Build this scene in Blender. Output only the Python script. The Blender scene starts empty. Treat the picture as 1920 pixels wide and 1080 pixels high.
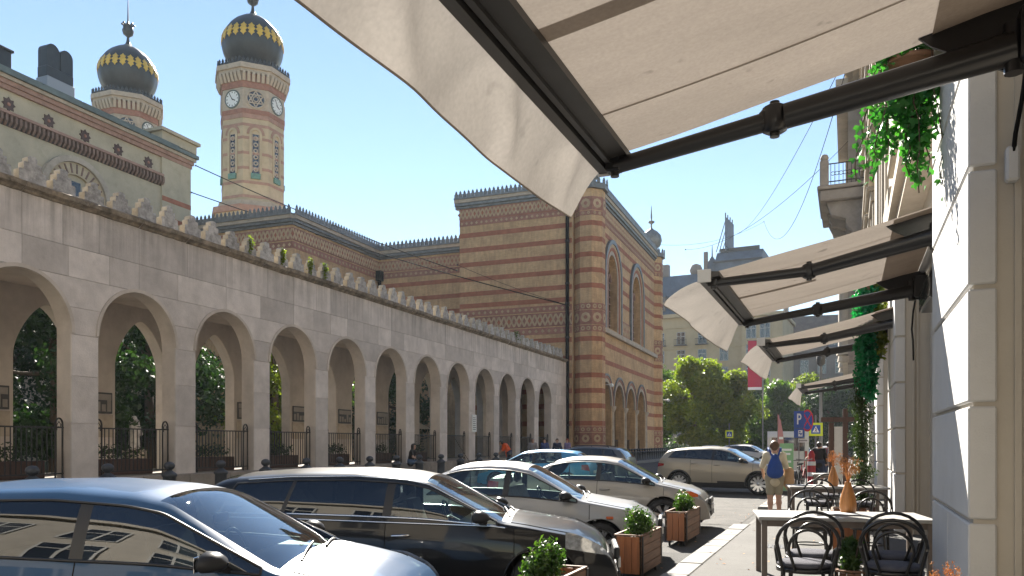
import bpy, bmesh, math, random
import numpy as np
from mathutils import Vector, Matrix
from mathutils.bvhtree import BVHTree

random.seed(7)
rng = np.random.default_rng(7)
PI = math.pi
R = math.radians
scene = bpy.context.scene
COL = scene.collection

# ------------------------------------------------------------------ camera, sky, sun, exposure
cam_d = bpy.data.cameras.new('camera')
cam = bpy.data.objects.new('camera', cam_d)
COL.objects.link(cam)
scene.camera = cam
cam.location = (0, 0, 1.72)
cam.rotation_euler = (R(90), 0, R(23.06))
cam_d.sensor_width = 36
cam_d.lens = 27.75
cam_d.shift_y = 0.1516
cam_d.clip_end = 1500

HAZE = 0.00021
SUN_AZ, SUN_EL = 29.0, 34.0            # degrees left of the street axis (+Y), and up
world = bpy.data.worlds.new('World')
scene.world = world
world.use_nodes = True
wn = world.node_tree.nodes
wl = world.node_tree.links
wn.clear()
wo = wn.new('ShaderNodeOutputWorld')
wb = wn.new('ShaderNodeBackground')
sky = wn.new('ShaderNodeTexSky')
sky.sky_type = 'NISHITA'
sky.sun_disc = False
sky.sun_elevation = R(SUN_EL)
sky.sun_rotation = R(-SUN_AZ)
sky.altitude = 100
sky.air_density = 1.0
sky.dust_density = 0.0
sky.ozone_density = 0.7
wb.inputs['Strength'].default_value = 0.0505
wl.new(sky.outputs[0], wb.inputs[0])
wl.new(wb.outputs[0], wo.inputs[0])

sun_d = bpy.data.lights.new('sun', 'SUN')
sun_o = bpy.data.objects.new('sun', sun_d)
COL.objects.link(sun_o)
sun_d.energy = 5.0
sun_d.angle = R(0.53)
sun_d.color = (1.0, 0.93, 0.82)
SUN = Vector((-math.sin(R(SUN_AZ)) * math.cos(R(SUN_EL)), math.cos(R(SUN_AZ)) * math.cos(R(SUN_EL)), math.sin(R(SUN_EL))))
sun_o.rotation_euler = SUN.to_track_quat('Z', 'Y').to_euler()
sun_o.location = SUN * 60

vs = scene.view_settings
scene.display_settings.display_device = 'sRGB'
vs.view_transform = 'Standard'
vs.look = 'None'
vs.exposure = 1.93
vs.gamma = 1
vs.use_curve_mapping = False
scene.render.engine = 'CYCLES'
cy = scene.cycles
cy.max_bounces = 8
cy.diffuse_bounces = 3
cy.glossy_bounces = 3
cy.transmission_bounces = 4
cy.transparent_max_bounces = 12
cy.sample_clamp_indirect = 6
cy.caustics_reflective = False
cy.caustics_refractive = False
cy.use_denoising = True

# ------------------------------------------------------------------ materials
def nm(name):
    m = bpy.data.materials.new(name)
    m.use_nodes = True
    nt = m.node_tree
    return m, nt, nt.nodes['Principled BSDF']

def pbsdf(name, col, rough=0.6, metal=0.0, noise=0.0, scale=4.0, bump=0.0, bscale=60.0, rand=0.0, spec=0.5,
          stretch=(1, 1, 1), coat=0.0, dark=None, dscale=1.3, damt=0.0, hue=0.0):
    """colour + two noises (tone and stains) + per-object random tone + fine bump, all in object coordinates"""
    m, nt, b = nm(name)
    N, Lk = nt.nodes, nt.links
    b.inputs['Roughness'].default_value = rough
    b.inputs['Metallic'].default_value = metal
    b.inputs['Specular IOR Level'].default_value = spec
    if coat: b.inputs['Coat Weight'].default_value = coat; b.inputs['Coat Roughness'].default_value = 0.03
    tc = N.new('ShaderNodeTexCoord')
    mp = N.new('ShaderNodeMapping'); mp.inputs['Scale'].default_value = stretch
    Lk.new(tc.outputs['Object'], mp.inputs['Vector'])
    vec = mp.outputs['Vector']
    oi = N.new('ShaderNodeObjectInfo')
    if rand:
        va = N.new('ShaderNodeVectorMath'); va.operation = 'ADD'
        vm = N.new('ShaderNodeVectorMath'); vm.operation = 'SCALE'; vm.inputs['Scale'].default_value = 37.0
        cx = N.new('ShaderNodeCombineXYZ')
        for k in range(3): Lk.new(oi.outputs['Random'], cx.inputs[k])
        Lk.new(cx.outputs[0], vm.inputs[0]); Lk.new(vec, va.inputs[0]); Lk.new(vm.outputs[0], va.inputs[1])
        vec = va.outputs[0]
    rgb = N.new('ShaderNodeRGB'); rgb.outputs[0].default_value = (*col, 1)
    cur = rgb.outputs[0]
    def brightness(fac_socket, amt, cur):
        mr = N.new('ShaderNodeMapRange'); mr.inputs['To Min'].default_value = 1 - amt; mr.inputs['To Max'].default_value = 1 + amt
        Lk.new(fac_socket, mr.inputs['Value'])
        mx = N.new('ShaderNodeVectorMath'); mx.operation = 'SCALE'
        Lk.new(cur, mx.inputs[0]); Lk.new(mr.outputs[0], mx.inputs['Scale'])
        return mx.outputs[0]
    if noise:
        n1 = N.new('ShaderNodeTexNoise'); n1.inputs['Scale'].default_value = scale; n1.inputs['Detail'].default_value = 6; n1.inputs['Roughness'].default_value = 0.65
        Lk.new(vec, n1.inputs['Vector'])
        mr0 = N.new('ShaderNodeMapRange'); mr0.inputs['From Min'].default_value = 0.3; mr0.inputs['From Max'].default_value = 0.7
        Lk.new(n1.outputs['Fac'], mr0.inputs['Value'])
        cur = brightness(mr0.outputs[0], noise, cur)
    if rand: cur = brightness(oi.outputs['Random'], rand, cur)
    if damt:
        n2 = N.new('ShaderNodeTexNoise'); n2.inputs['Scale'].default_value = dscale; n2.inputs['Detail'].default_value = 8; n2.inputs['Roughness'].default_value = 0.7
        Lk.new(vec, n2.inputs['Vector'])
        mr = N.new('ShaderNodeMapRange'); mr.inputs['From Min'].default_value = 0.5; mr.inputs['From Max'].default_value = 0.72; mr.inputs['To Max'].default_value = damt
        Lk.new(n2.outputs['Fac'], mr.inputs['Value'])
        mx = N.new('ShaderNodeMix'); mx.data_type = 'RGBA'
        Lk.new(mr.outputs[0], mx.inputs['Factor']); Lk.new(cur, mx.inputs['A']); mx.inputs['B'].default_value = (*(dark or (0.05, 0.045, 0.04)), 1)
        cur = mx.outputs['Result']
    Lk.new(cur, b.inputs['Base Color'])
    if bump:
        nb = N.new('ShaderNodeTexNoise'); nb.inputs['Scale'].default_value = bscale; nb.inputs['Detail'].default_value = 5
        Lk.new(vec, nb.inputs['Vector'])
        bp = N.new('ShaderNodeBump'); bp.inputs['Strength'].default_value = bump; bp.inputs['Distance'].default_value = 0.02
        Lk.new(nb.outputs['Fac'], bp.inputs['Height']); Lk.new(bp.outputs[0], b.inputs['Normal'])
    return m

def brickmat(name, c1, c2, mortar, bw=0.25, bh=0.075, axis='xy', rand=0.0):
    """brick courses along the wall: u = x + y of the object, v = z (walls stand square to the object's axes)"""
    m, nt, b = nm(name)
    N, Lk = nt.nodes, nt.links
    tc = N.new('ShaderNodeTexCoord'); sx = N.new('ShaderNodeSeparateXYZ'); Lk.new(tc.outputs['Object'], sx.inputs[0])
    ad = N.new('ShaderNodeMath'); ad.operation = 'ADD'; Lk.new(sx.outputs[0], ad.inputs[0]); Lk.new(sx.outputs[1], ad.inputs[1])
    cx = N.new('ShaderNodeCombineXYZ'); Lk.new(ad.outputs[0], cx.inputs[0]); Lk.new(sx.outputs[2], cx.inputs[1])
    bt = N.new('ShaderNodeTexBrick')
    bt.inputs['Scale'].default_value = 1.0
    bt.inputs['Brick Width'].default_value = bw; bt.inputs['Row Height'].default_value = bh
    bt.inputs['Mortar Size'].default_value = 0.008; bt.inputs['Mortar Smooth'].default_value = 0.3
    bt.inputs['Color1'].default_value = (*c1, 1); bt.inputs['Color2'].default_value = (*c2, 1); bt.inputs['Mortar'].default_value = (*mortar, 1)
    Lk.new(cx.outputs[0], bt.inputs['Vector'])
    nz = N.new('ShaderNodeTexNoise'); nz.inputs['Scale'].default_value = 0.45; nz.inputs['Detail'].default_value = 8; nz.inputs['Roughness'].default_value = 0.65
    Lk.new(tc.outputs['Object'], nz.inputs['Vector'])
    mr = N.new('ShaderNodeMapRange'); mr.inputs['From Min'].default_value = 0.3; mr.inputs['From Max'].default_value = 0.7; mr.inputs['To Min'].default_value = 0.72; mr.inputs['To Max'].default_value = 1.22
    Lk.new(nz.outputs['Fac'], mr.inputs['Value'])
    nz2 = N.new('ShaderNodeTexNoise'); nz2.inputs['Scale'].default_value = 3.5; nz2.inputs['Detail'].default_value = 6
    mpp = N.new('ShaderNodeMapping'); mpp.inputs['Scale'].default_value = (1.6, 1.6, 0.35); Lk.new(tc.outputs['Object'], mpp.inputs[0]); Lk.new(mpp.outputs[0], nz2.inputs['Vector'])
    mr2 = N.new('ShaderNodeMapRange'); mr2.inputs['From Min'].default_value = 0.3; mr2.inputs['From Max'].default_value = 0.7; mr2.inputs['To Min'].default_value = 0.82; mr2.inputs['To Max'].default_value = 1.14
    Lk.new(nz2.outputs['Fac'], mr2.inputs['Value'])
    mm = N.new('ShaderNodeMath'); mm.operation = 'MULTIPLY'; Lk.new(mr.outputs[0], mm.inputs[0]); Lk.new(mr2.outputs[0], mm.inputs[1])
    sc = N.new('ShaderNodeVectorMath'); sc.operation = 'SCALE'; Lk.new(bt.outputs['Color'], sc.inputs[0]); Lk.new(mm.outputs[0], sc.inputs['Scale'])
    Lk.new(sc.outputs[0], b.inputs['Base Color'])
    bp = N.new('ShaderNodeBump'); bp.inputs['Strength'].default_value = 0.6; bp.inputs['Distance'].default_value = 0.01; bp.invert = True
    Lk.new(bt.outputs['Fac'], bp.inputs['Height']); Lk.new(bp.outputs[0], b.inputs['Normal'])
    b.inputs['Roughness'].default_value = 0.85
    return m

def leafmat(name, c1, c2, trans=0.35, rough=0.5):
    m, nt, b = nm(name)
    N, Lk = nt.nodes, nt.links
    tc = N.new('ShaderNodeTexCoord')
    nz = N.new('ShaderNodeTexNoise'); nz.inputs['Scale'].default_value = 2.2; nz.inputs['Detail'].default_value = 4; Lk.new(tc.outputs['Object'], nz.inputs['Vector'])
    wn_ = N.new('ShaderNodeTexWhiteNoise'); wn_.noise_dimensions = '3D'
    vm = N.new('ShaderNodeVectorMath'); vm.operation = 'SNAP'; vm.inputs[1].default_value = (0.09, 0.09, 0.09); Lk.new(tc.outputs['Object'], vm.inputs[0]); Lk.new(vm.outputs[0], wn_.inputs['Vector'])
    ad = N.new('ShaderNodeMath'); ad.operation = 'MULTIPLY_ADD'; ad.inputs[1].default_value = 0.5; Lk.new(wn_.outputs['Value'], ad.inputs[0])
    mr = N.new('ShaderNodeMapRange'); mr.inputs['From Min'].default_value = 0.35; mr.inputs['From Max'].default_value = 0.65; mr.inputs['To Max'].default_value = 0.5
    Lk.new(nz.outputs['Fac'], mr.inputs['Value']); Lk.new(mr.outputs[0], ad.inputs[2])
    mx = N.new('ShaderNodeMix'); mx.data_type = 'RGBA'; mx.inputs['A'].default_value = (*c1, 1); mx.inputs['B'].default_value = (*c2, 1)
    Lk.new(ad.outputs[0], mx.inputs['Factor'])
    Lk.new(mx.outputs['Result'], b.inputs['Base Color'])
    b.inputs['Roughness'].default_value = rough
    b.inputs['Specular IOR Level'].default_value = 0.35
    tr = N.new('ShaderNodeBsdfTranslucent')
    sc = N.new('ShaderNodeVectorMath'); sc.operation = 'MULTIPLY'; sc.inputs[1].default_value = (1.6, 1.9, 0.7); Lk.new(mx.outputs['Result'], sc.inputs[0]); Lk.new(sc.outputs[0], tr.inputs[0])
    ms = N.new('ShaderNodeMixShader'); ms.inputs[0].default_value = trans
    Lk.new(b.outputs[0], ms.inputs[1]); Lk.new(tr.outputs[0], ms.inputs[2]); Lk.new(ms.outputs[0], nt.nodes['Material Output'].inputs[0])
    return m

def fabricmat(name, col, trans=0.4, tcol=None, stains=0.0):
    m, nt, b = nm(name)
    N, Lk = nt.nodes, nt.links
    tc = N.new('ShaderNodeTexCoord')
    nz = N.new('ShaderNodeTexNoise'); nz.inputs['Scale'].default_value = 1.4; nz.inputs['Detail'].default_value = 8; nz.inputs['Roughness'].default_value = 0.7
    mp = N.new('ShaderNodeMapping'); mp.inputs['Scale'].default_value = (0.5, 1.6, 1); Lk.new(tc.outputs['Object'], mp.inputs[0]); Lk.new(mp.outputs[0], nz.inputs['Vector'])
    mr = N.new('ShaderNodeMapRange'); mr.inputs['From Min'].default_value = 0.3; mr.inputs['From Max'].default_value = 0.7; mr.inputs['To Min'].default_value = 0.86; mr.inputs['To Max'].default_value = 1.08
    Lk.new(nz.outputs['Fac'], mr.inputs['Value'])
    nf = N.new('ShaderNodeTexNoise'); nf.inputs['Scale'].default_value = 45; nf.inputs['Detail'].default_value = 4; Lk.new(tc.outputs['Object'], nf.inputs['Vector'])
    mf = N.new('ShaderNodeMapRange'); mf.inputs['From Min'].default_value = 0.3; mf.inputs['From Max'].default_value = 0.7; mf.inputs['To Min'].default_value = 0.93; mf.inputs['To Max'].default_value = 1.06
    Lk.new(nf.outputs['Fac'], mf.inputs['Value'])
    mu = N.new('ShaderNodeMath'); mu.operation = 'MULTIPLY'; Lk.new(mr.outputs[0], mu.inputs[0]); Lk.new(mf.outputs[0], mu.inputs[1])
    # small spots of dirt
    vo = N.new('ShaderNodeTexNoise'); vo.inputs['Scale'].default_value = 5.5; vo.inputs['Detail'].default_value = 2; Lk.new(tc.outputs['Object'], vo.inputs['Vector'])
    ms_ = N.new('ShaderNodeMapRange'); ms_.inputs['From Min'].default_value = 0.69; ms_.inputs['From Max'].default_value = 0.76; ms_.inputs['To Min'].default_value = 1; ms_.inputs['To Max'].default_value = 1 - stains
    Lk.new(vo.outputs['Fac'], ms_.inputs['Value'])
    mu2 = N.new('ShaderNodeMath'); mu2.operation = 'MULTIPLY'; Lk.new(mu.outputs[0], mu2.inputs[0]); Lk.new(ms_.outputs[0], mu2.inputs[1])
    out = []
    for c in (col, tcol or col):
        sc = N.new('ShaderNodeVectorMath'); sc.operation = 'SCALE'; sc.inputs[0].default_value = c; Lk.new(mu2.outputs[0], sc.inputs['Scale']); out.append(sc.outputs[0])
    Lk.new(out[0], b.inputs['Base Color'])
    b.inputs['Roughness'].default_value = 0.9; b.inputs['Specular IOR Level'].default_value = 0.2
    tr = N.new('ShaderNodeBsdfTranslucent'); Lk.new(out[1], tr.inputs[0])
    mx = N.new('ShaderNodeMixShader'); mx.inputs[0].default_value = trans
    Lk.new(b.outputs[0], mx.inputs[1]); Lk.new(tr.outputs[0], mx.inputs[2]); Lk.new(mx.outputs[0], nt.nodes['Material Output'].inputs[0])
    return m

def glassmat(name, tint=(0.35, 0.42, 0.42), rough=0.01, refl=1.0):
    m, nt, b = nm(name)
    N, Lk = nt.nodes, nt.links
    N.remove(b)
    tr = N.new('ShaderNodeBsdfTransparent'); tr.inputs[0].default_value = (*tint, 1)
    gl = N.new('ShaderNodeBsdfGlossy'); gl.inputs['Roughness'].default_value = rough
    gl.inputs['Color'].default_value = (0.95, 0.97, 1.0, 1)
    lw = N.new('ShaderNodeFresnel'); lw.inputs['IOR'].default_value = 1.5
    mul = N.new('ShaderNodeMath'); mul.operation = 'MULTIPLY_ADD'; mul.inputs[1].default_value = 1.3 * refl; mul.inputs[2].default_value = 0.05 * refl; mul.use_clamp = True
    Lk.new(lw.outputs[0], mul.inputs[0])
    mx = N.new('ShaderNodeMixShader'); Lk.new(mul.outputs[0], mx.inputs[0]); Lk.new(tr.outputs[0], mx.inputs[1]); Lk.new(gl.outputs[0], mx.inputs[2])
    Lk.new(mx.outputs[0], nt.nodes['Material Output'].inputs[0])
    return m

def paintmat(name, col, metal=0.0, rough=0.4, coat=0.55, dust=0.16):
    """car paint; the bare inner side of the shell is dark lining"""
    m, nt, b = nm(name)
    N, Lk = nt.nodes, nt.links
    geo = N.new('ShaderNodeNewGeometry')
    tc = N.new('ShaderNodeTexCoord')
    nz = N.new('ShaderNodeTexNoise'); nz.inputs['Scale'].default_value = 2.4; nz.inputs['Detail'].default_value = 7; Lk.new(tc.outputs['Object'], nz.inputs['Vector'])
    mr = N.new('ShaderNodeMapRange'); mr.inputs['From Min'].default_value = 0.3; mr.inputs['From Max'].default_value = 0.75; mr.inputs['To Min'].default_value = 0.0; mr.inputs['To Max'].default_value = dust
    Lk.new(nz.outputs['Fac'], mr.inputs['Value'])
    dm = N.new('ShaderNodeMix'); dm.data_type = 'RGBA'; dm.inputs['A'].default_value = (*col, 1); dm.inputs['B'].default_value = (0.30, 0.28, 0.25, 1)   # road dust
    Lk.new(mr.outputs[0], dm.inputs['Factor'])
    mx = N.new('ShaderNodeMix'); mx.data_type = 'RGBA'; mx.inputs['B'].default_value = (0.03, 0.03, 0.032, 1)
    Lk.new(geo.outputs['Backfacing'], mx.inputs['Factor']); Lk.new(dm.outputs['Result'], mx.inputs['A'])
    Lk.new(mx.outputs['Result'], b.inputs['Base Color'])
    b.inputs['Metallic'].default_value = metal; b.inputs['Roughness'].default_value = rough
    iv = N.new('ShaderNodeMath'); iv.operation = 'MULTIPLY_ADD'; iv.inputs[1].default_value = -coat; iv.inputs[2].default_value = coat
    Lk.new(geo.outputs['Backfacing'], iv.inputs[0]); Lk.new(iv.outputs[0], b.inputs['Coat Weight'])
    b.inputs['Coat Roughness'].default_value = 0.03
    b.inputs['Specular IOR Level'].default_value = 0.12
    return m

M = {}
def mk(key, *a, **k): M[key] = pbsdf(key, *a, **k)
mk('limestone', (0.60, 0.545, 0.505), 0.85, noise=0.16, scale=1.6, bump=0.3, bscale=25, rand=0.17, damt=0.28, dscale=0.9, dark=(0.32, 0.275, 0.24))
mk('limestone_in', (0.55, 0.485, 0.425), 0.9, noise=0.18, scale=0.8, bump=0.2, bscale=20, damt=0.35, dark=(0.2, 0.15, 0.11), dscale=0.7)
mk('weathered', (0.43, 0.41, 0.39), 0.95, noise=0.4, scale=6.0, bump=0.9, bscale=22, rand=0.15, damt=0.55, dscale=3.5, dark=(0.07, 0.065, 0.05))
mk('merlon_end', (0.46, 0.40, 0.31), 0.9, noise=0.25, scale=3.0, bump=0.3, rand=0.1, damt=0.4, dscale=2.5, dark=(0.2, 0.17, 0.13))
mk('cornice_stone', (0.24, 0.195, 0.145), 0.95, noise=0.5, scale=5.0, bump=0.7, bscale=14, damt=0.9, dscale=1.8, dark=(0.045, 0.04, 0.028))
mk('plinth_stone', (0.30, 0.26, 0.22), 0.9, noise=0.25, scale=1.5, bump=0.3, bscale=25, rand=0.1, damt=0.5)
mk('red_brick', (0.33, 0.125, 0.07), 0.85, noise=0.25, scale=2.0, bump=0.3, bscale=40)
mk('terracotta', (0.31, 0.15, 0.105), 0.8, noise=0.25, scale=3.0, bump=0.2, rand=0.12)
mk('buff_tile', (0.46, 0.33, 0.20), 0.8, noise=0.2, scale=3.0, rand=0.1)
mk('hall_stone', (0.45, 0.39, 0.28), 0.9, noise=0.16, scale=0.5, bump=0.2, bscale=20, damt=0.3, dark=(0.2, 0.17, 0.1))
mk('pink_stone', (0.36, 0.22, 0.17), 0.9, noise=0.2, scale=2.0, damt=0.3, dark=(0.15, 0.1, 0.08))
mk('dentil_stone', (0.20, 0.13, 0.10), 0.9, noise=0.25, rand=0.15)
mk('tower_stone', (0.47, 0.385, 0.26), 0.9, noise=0.15, scale=0.8, bump=0.2, bscale=20, damt=0.2, dark=(0.2, 0.15, 0.09))
mk('pale_stone', (0.44, 0.37, 0.29), 0.9, noise=0.18, scale=2.0, damt=0.35, dark=(0.16, 0.13, 0.1))
mk('grey_metal', (0.18, 0.19, 0.19), 0.55, metal=0.3, noise=0.3, scale=3.0, rand=0.12)
mk('dome_metal', (0.022, 0.028, 0.032), 0.42, metal=0.2, noise=0.3, scale=0.8, damt=0.12, dark=(0.12, 0.15, 0.14))
mk('roof_metal', (0.12, 0.15, 0.14), 0.6, metal=0.2, noise=0.3, scale=1.0)
mk('copper_green', (0.12, 0.25, 0.21), 0.7, noise=0.3, scale=2.0)
mk('gold', (0.72, 0.45, 0.06), 0.38, metal=0.3, noise=0.1, scale=3.0)
mk('dial', (0.72, 0.74, 0.72), 0.5, noise=0.05)
mk('dark_void', (0.012, 0.012, 0.014), 0.8)
mk('dark_iron', (0.022, 0.022, 0.024), 0.55, metal=0.3, noise=0.3, scale=8.0, damt=0.3, dark=(0.08, 0.045, 0.03))
mk('bollard_iron', (0.045, 0.05, 0.06), 0.5, metal=0.2, noise=0.35, scale=5.0, damt=0.35, dark=(0.12, 0.11, 0.10))
mk('white_plaster', (0.56, 0.555, 0.545), 0.85, noise=0.05, scale=2.0, bump=0.2, bscale=70, damt=0.32, dscale=0.9, dark=(0.42, 0.385, 0.34))
mk('beige_shade_plaster', (0.47, 0.43, 0.37), 0.85, noise=0.06, scale=1.5, bump=0.1, bscale=80, damt=0.15, dark=(0.25, 0.21, 0.17))  # jambs and recesses: shade and bounced light put into the plaster colour
mk('facade_plaster', (0.44, 0.39, 0.32), 0.9, noise=0.15, scale=1.0, bump=0.2, bscale=20, damt=0.4, dark=(0.17, 0.14, 0.12))
mk('facade_grey', (0.30, 0.27, 0.24), 0.9, noise=0.2, scale=1.5, damt=0.4, dark=(0.12, 0.1, 0.09))
mk('black_metal', (0.012, 0.012, 0.014), 0.32, metal=0.0, noise=0.1, scale=6, spec=0.5)
mk('bar_metal', (0.05, 0.047, 0.045), 0.45, metal=0.3, noise=0.15)
mk('tube_white', (0.55, 0.54, 0.52), 0.45, noise=0.08)
mk('cable', (0.012, 0.012, 0.012), 0.95, spec=0.05)
mk('asphalt', (0.062, 0.060, 0.057), 0.9, noise=0.28, scale=0.9, bump=0.6, bscale=140, damt=0.55, dscale=0.55, dark=(0.035, 0.034, 0.033))
mk('pavement', (0.10, 0.098, 0.093), 0.9, noise=0.16, scale=1.1, bump=0.35, bscale=160, damt=0.45, dscale=0.7, dark=(0.07, 0.068, 0.065))
mk('kerb', (0.21, 0.205, 0.195), 0.85, noise=0.16, scale=5.0, bump=0.35, bscale=70, rand=0.13, damt=0.4, dscale=2.5, dark=(0.18, 0.17, 0.15))
mk('earth', (0.06, 0.045, 0.03), 0.95, noise=0.4, scale=9, bump=0.8, bscale=50)
mk('lawn', (0.05, 0.075, 0.025), 0.95, noise=0.4, scale=1.5, bump=0.5, bscale=40)
mk('wood_orange_lit', (0.33, 0.12, 0.045), 0.55, noise=0.3, scale=3.0, stretch=(9, 9, 0.8), bump=0.15, bscale=30, rand=0.15)
mk('wood_brown', (0.20, 0.105, 0.06), 0.65, noise=0.35, scale=3.0, stretch=(0.8, 0.8, 9), bump=0.2, bscale=30, rand=0.18, damt=0.4, dark=(0.10, 0.07, 0.05))
mk('wood_dark', (0.07, 0.035, 0.025), 0.6, noise=0.3, scale=3, stretch=(9, 9, 1))
mk('vase_wood', (0.40, 0.165, 0.045), 0.4, noise=0.3, scale=4.0, stretch=(12, 12, 0.7), bump=0.05, bscale=30)
mk('table_top', (0.33, 0.32, 0.305), 0.5, noise=0.08, scale=3.0, stretch=(1, 8, 1), damt=0.15, dark=(0.3, 0.27, 0.23))
mk('table_leg', (0.13, 0.105, 0.09), 0.5, noise=0.2, scale=5)
mk('chair_black', (0.014, 0.013, 0.013), 0.3, noise=0.1, scale=7)
mk('cushion', (0.085, 0.085, 0.105), 0.95, noise=0.22, scale=9, bump=0.5, bscale=260)
mk('dried', (0.55, 0.24, 0.07), 0.8, noise=0.3, scale=20)
mk('bark', (0.09, 0.065, 0.045), 0.95, noise=0.35, scale=5, stretch=(1, 1, 0.3), bump=0.7, bscale=18)
mk('paper', (0.55, 0.58, 0.62), 0.5)
mk('rubber', (0.014, 0.014, 0.015), 0.75, noise=0.2, scale=9)
mk('alloy', (0.55, 0.56, 0.58), 0.28, metal=0.85)
mk('chrome', (0.62, 0.64, 0.66), 0.10, metal=1.0)
mk('plastic', (0.018, 0.018, 0.02), 0.45)
mk('gap', (0.006, 0.006, 0.006), 0.9)
mk('seat_cloth', (0.05, 0.05, 0.055), 0.9, noise=0.2)
mk('seat_beige', (0.20, 0.18, 0.15), 0.9, noise=0.2)
mk('liner', (0.03, 0.03, 0.032), 0.9)
mk('lamp_red', (0.30, 0.012, 0.010), 0.15, coat=1)
mk('lamp_orange', (0.60, 0.12, 0.02), 0.15, coat=1)
mk('lamp_clear', (0.50, 0.52, 0.54), 0.08, metal=0.5, coat=1, noise=0.5, scale=14)
mk('plate_white', (0.7, 0.7, 0.7), 0.4)
mk('stone_far', (0.47, 0.38, 0.24), 0.9, noise=0.12, scale=0.3, damt=0.2, dark=(0.25, 0.2, 0.15))
mk('stone_far_grey', (0.24, 0.21, 0.19), 0.9, noise=0.2, scale=0.3)
mk('slate_blue', (0.10, 0.125, 0.16), 0.7, noise=0.25, scale=0.5)
mk('slate_brown', (0.13, 0.105, 0.09), 0.8, noise=0.35, scale=0.6)
mk('window_dark', (0.02, 0.024, 0.03), 0.06, spec=0.9)
mk('window_frame', (0.42, 0.41, 0.38), 0.6)
mk('frame_dark', (0.05, 0.05, 0.05), 0.5)
mk('sign_blue', (0.015, 0.075, 0.35), 0.4)
mk('sign_white', (0.75, 0.76, 0.77), 0.4)
mk('sign_red', (0.55, 0.02, 0.03), 0.4)
mk('sign_yellow', (0.62, 0.72, 0.03), 0.4)
mk('sign_back', (0.3, 0.31, 0.32), 0.5, metal=0.5)
mk('post_grey', (0.20, 0.20, 0.20), 0.5, metal=0.4)
mk('banner_red', (0.42, 0.03, 0.075), 0.8)
mk('flag_pink', (0.45, 0.22, 0.22), 0.8)
mk('board_green', (0.22, 0.42, 0.22), 0.6)
mk('parasol_tan', (0.55, 0.42, 0.24), 0.9)
mk('skin', (0.52, 0.31, 0.22), 0.55, noise=0.06)
mk('skin_warm', (0.45, 0.25, 0.16), 0.55, noise=0.06)
mk('hair_brown', (0.10, 0.05, 0.025), 0.6, noise=0.3, scale=30)
mk('hair_dark', (0.02, 0.014, 0.012), 0.5, noise=0.3, scale=30)
mk('hair_grey', (0.2, 0.19, 0.18), 0.6, noise=0.3, scale=30)
mk('hair_red', (0.25, 0.06, 0.03), 0.6)
mk('cloth_cream', (0.60, 0.54, 0.40), 0.9, noise=0.1)
mk('cloth_black', (0.018, 0.018, 0.02), 0.9, noise=0.2)
mk('cloth_navy', (0.025, 0.035, 0.075), 0.9, noise=0.2)
mk('cloth_jeans', (0.06, 0.11, 0.20), 0.9, noise=0.3, scale=20)
mk('cloth_orange', (0.75, 0.10, 0.015), 0.8, noise=0.1)
mk('cloth_lilac', (0.27, 0.22, 0.40), 0.9, noise=0.1)
mk('cloth_blue', (0.06, 0.09, 0.25), 0.9, noise=0.1)
mk('cloth_khaki', (0.32, 0.29, 0.21), 0.9, noise=0.1)
mk('cloth_grey', (0.25, 0.24, 0.25), 0.9, noise=0.1)
mk('cloth_maroon', (0.15, 0.03, 0.04), 0.9, noise=0.1)
mk('cloth_white', (0.65, 0.64, 0.62), 0.9, noise=0.05)
mk('pack_blue', (0.015, 0.06, 0.26), 0.75, noise=0.15)
mk('paper_bag', (0.45, 0.29, 0.16), 0.8, noise=0.1)
mk('stucco_back', (0.42, 0.38, 0.32), 0.9, noise=0.15, scale=0.6)
mk('bike_red', (0.4, 0.02, 0.03), 0.4)
M['buff_brick'] = brickmat('buff_brick', (0.60, 0.385, 0.20), (0.52, 0.325, 0.16), (0.43, 0.32, 0.21))
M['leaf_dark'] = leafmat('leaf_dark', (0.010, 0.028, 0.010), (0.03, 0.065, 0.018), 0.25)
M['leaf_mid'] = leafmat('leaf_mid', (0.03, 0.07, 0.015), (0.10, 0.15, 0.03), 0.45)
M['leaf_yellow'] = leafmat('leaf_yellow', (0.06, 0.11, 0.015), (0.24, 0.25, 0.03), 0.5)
M['leaf_ivy'] = leafmat('leaf_ivy', (0.012, 0.10, 0.025), (0.06, 0.20, 0.04), 0.4, 0.4)
M['leaf_jade'] = leafmat('leaf_jade', (0.004, 0.12, 0.05), (0.01, 0.22, 0.09), 0.35, 0.35)
M['leaf_cypress'] = leafmat('leaf_cypress', (0.015, 0.035, 0.012), (0.045, 0.07, 0.02), 0.25)
M['leaf_box'] = leafmat('leaf_box', (0.02, 0.06, 0.012), (0.09, 0.15, 0.03), 0.35, 0.4)
M['canvas'] = fabricmat('canvas', (0.375, 0.34, 0.31), 0.24, (0.385, 0.335, 0.29), 0.35)
M['canvas_seam_shade'] = fabricmat('canvas_seam_shade', (0.40, 0.345, 0.30), 0.22, (0.42, 0.34, 0.27), 0.0)  # cloth for seams and hem, and for the shade strips on the canopy
M['canvas_val'] = fabricmat('canvas_val', (0.45, 0.425, 0.40), 0.22, (0.43, 0.395, 0.36), 0.15)
M['car_glass'] = glassmat('car_glass', (0.72, 0.86, 0.82), refl=.75)
M['car_glass_tint'] = glassmat('car_glass_tint', (0.06, 0.065, 0.07), refl=.8)
M['car_glass_near'] = glassmat('car_glass_near', (0.35, 0.42, 0.42))
M['windscreen'] = glassmat('windscreen', (0.78, 0.88, 0.85), refl=.9)
M['paint_blue'] = paintmat('paint_blue', (0.035, 0.09, 0.19), metal=0.0, rough=0.35, dust=0.04)
M['paint_black'] = paintmat('paint_black', (0.008, 0.0085, 0.010), metal=0.0, rough=0.3, dust=0.025)
M['paint_silver'] = paintmat('paint_silver', (0.33, 0.335, 0.345), metal=0.15, rough=0.4)
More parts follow.
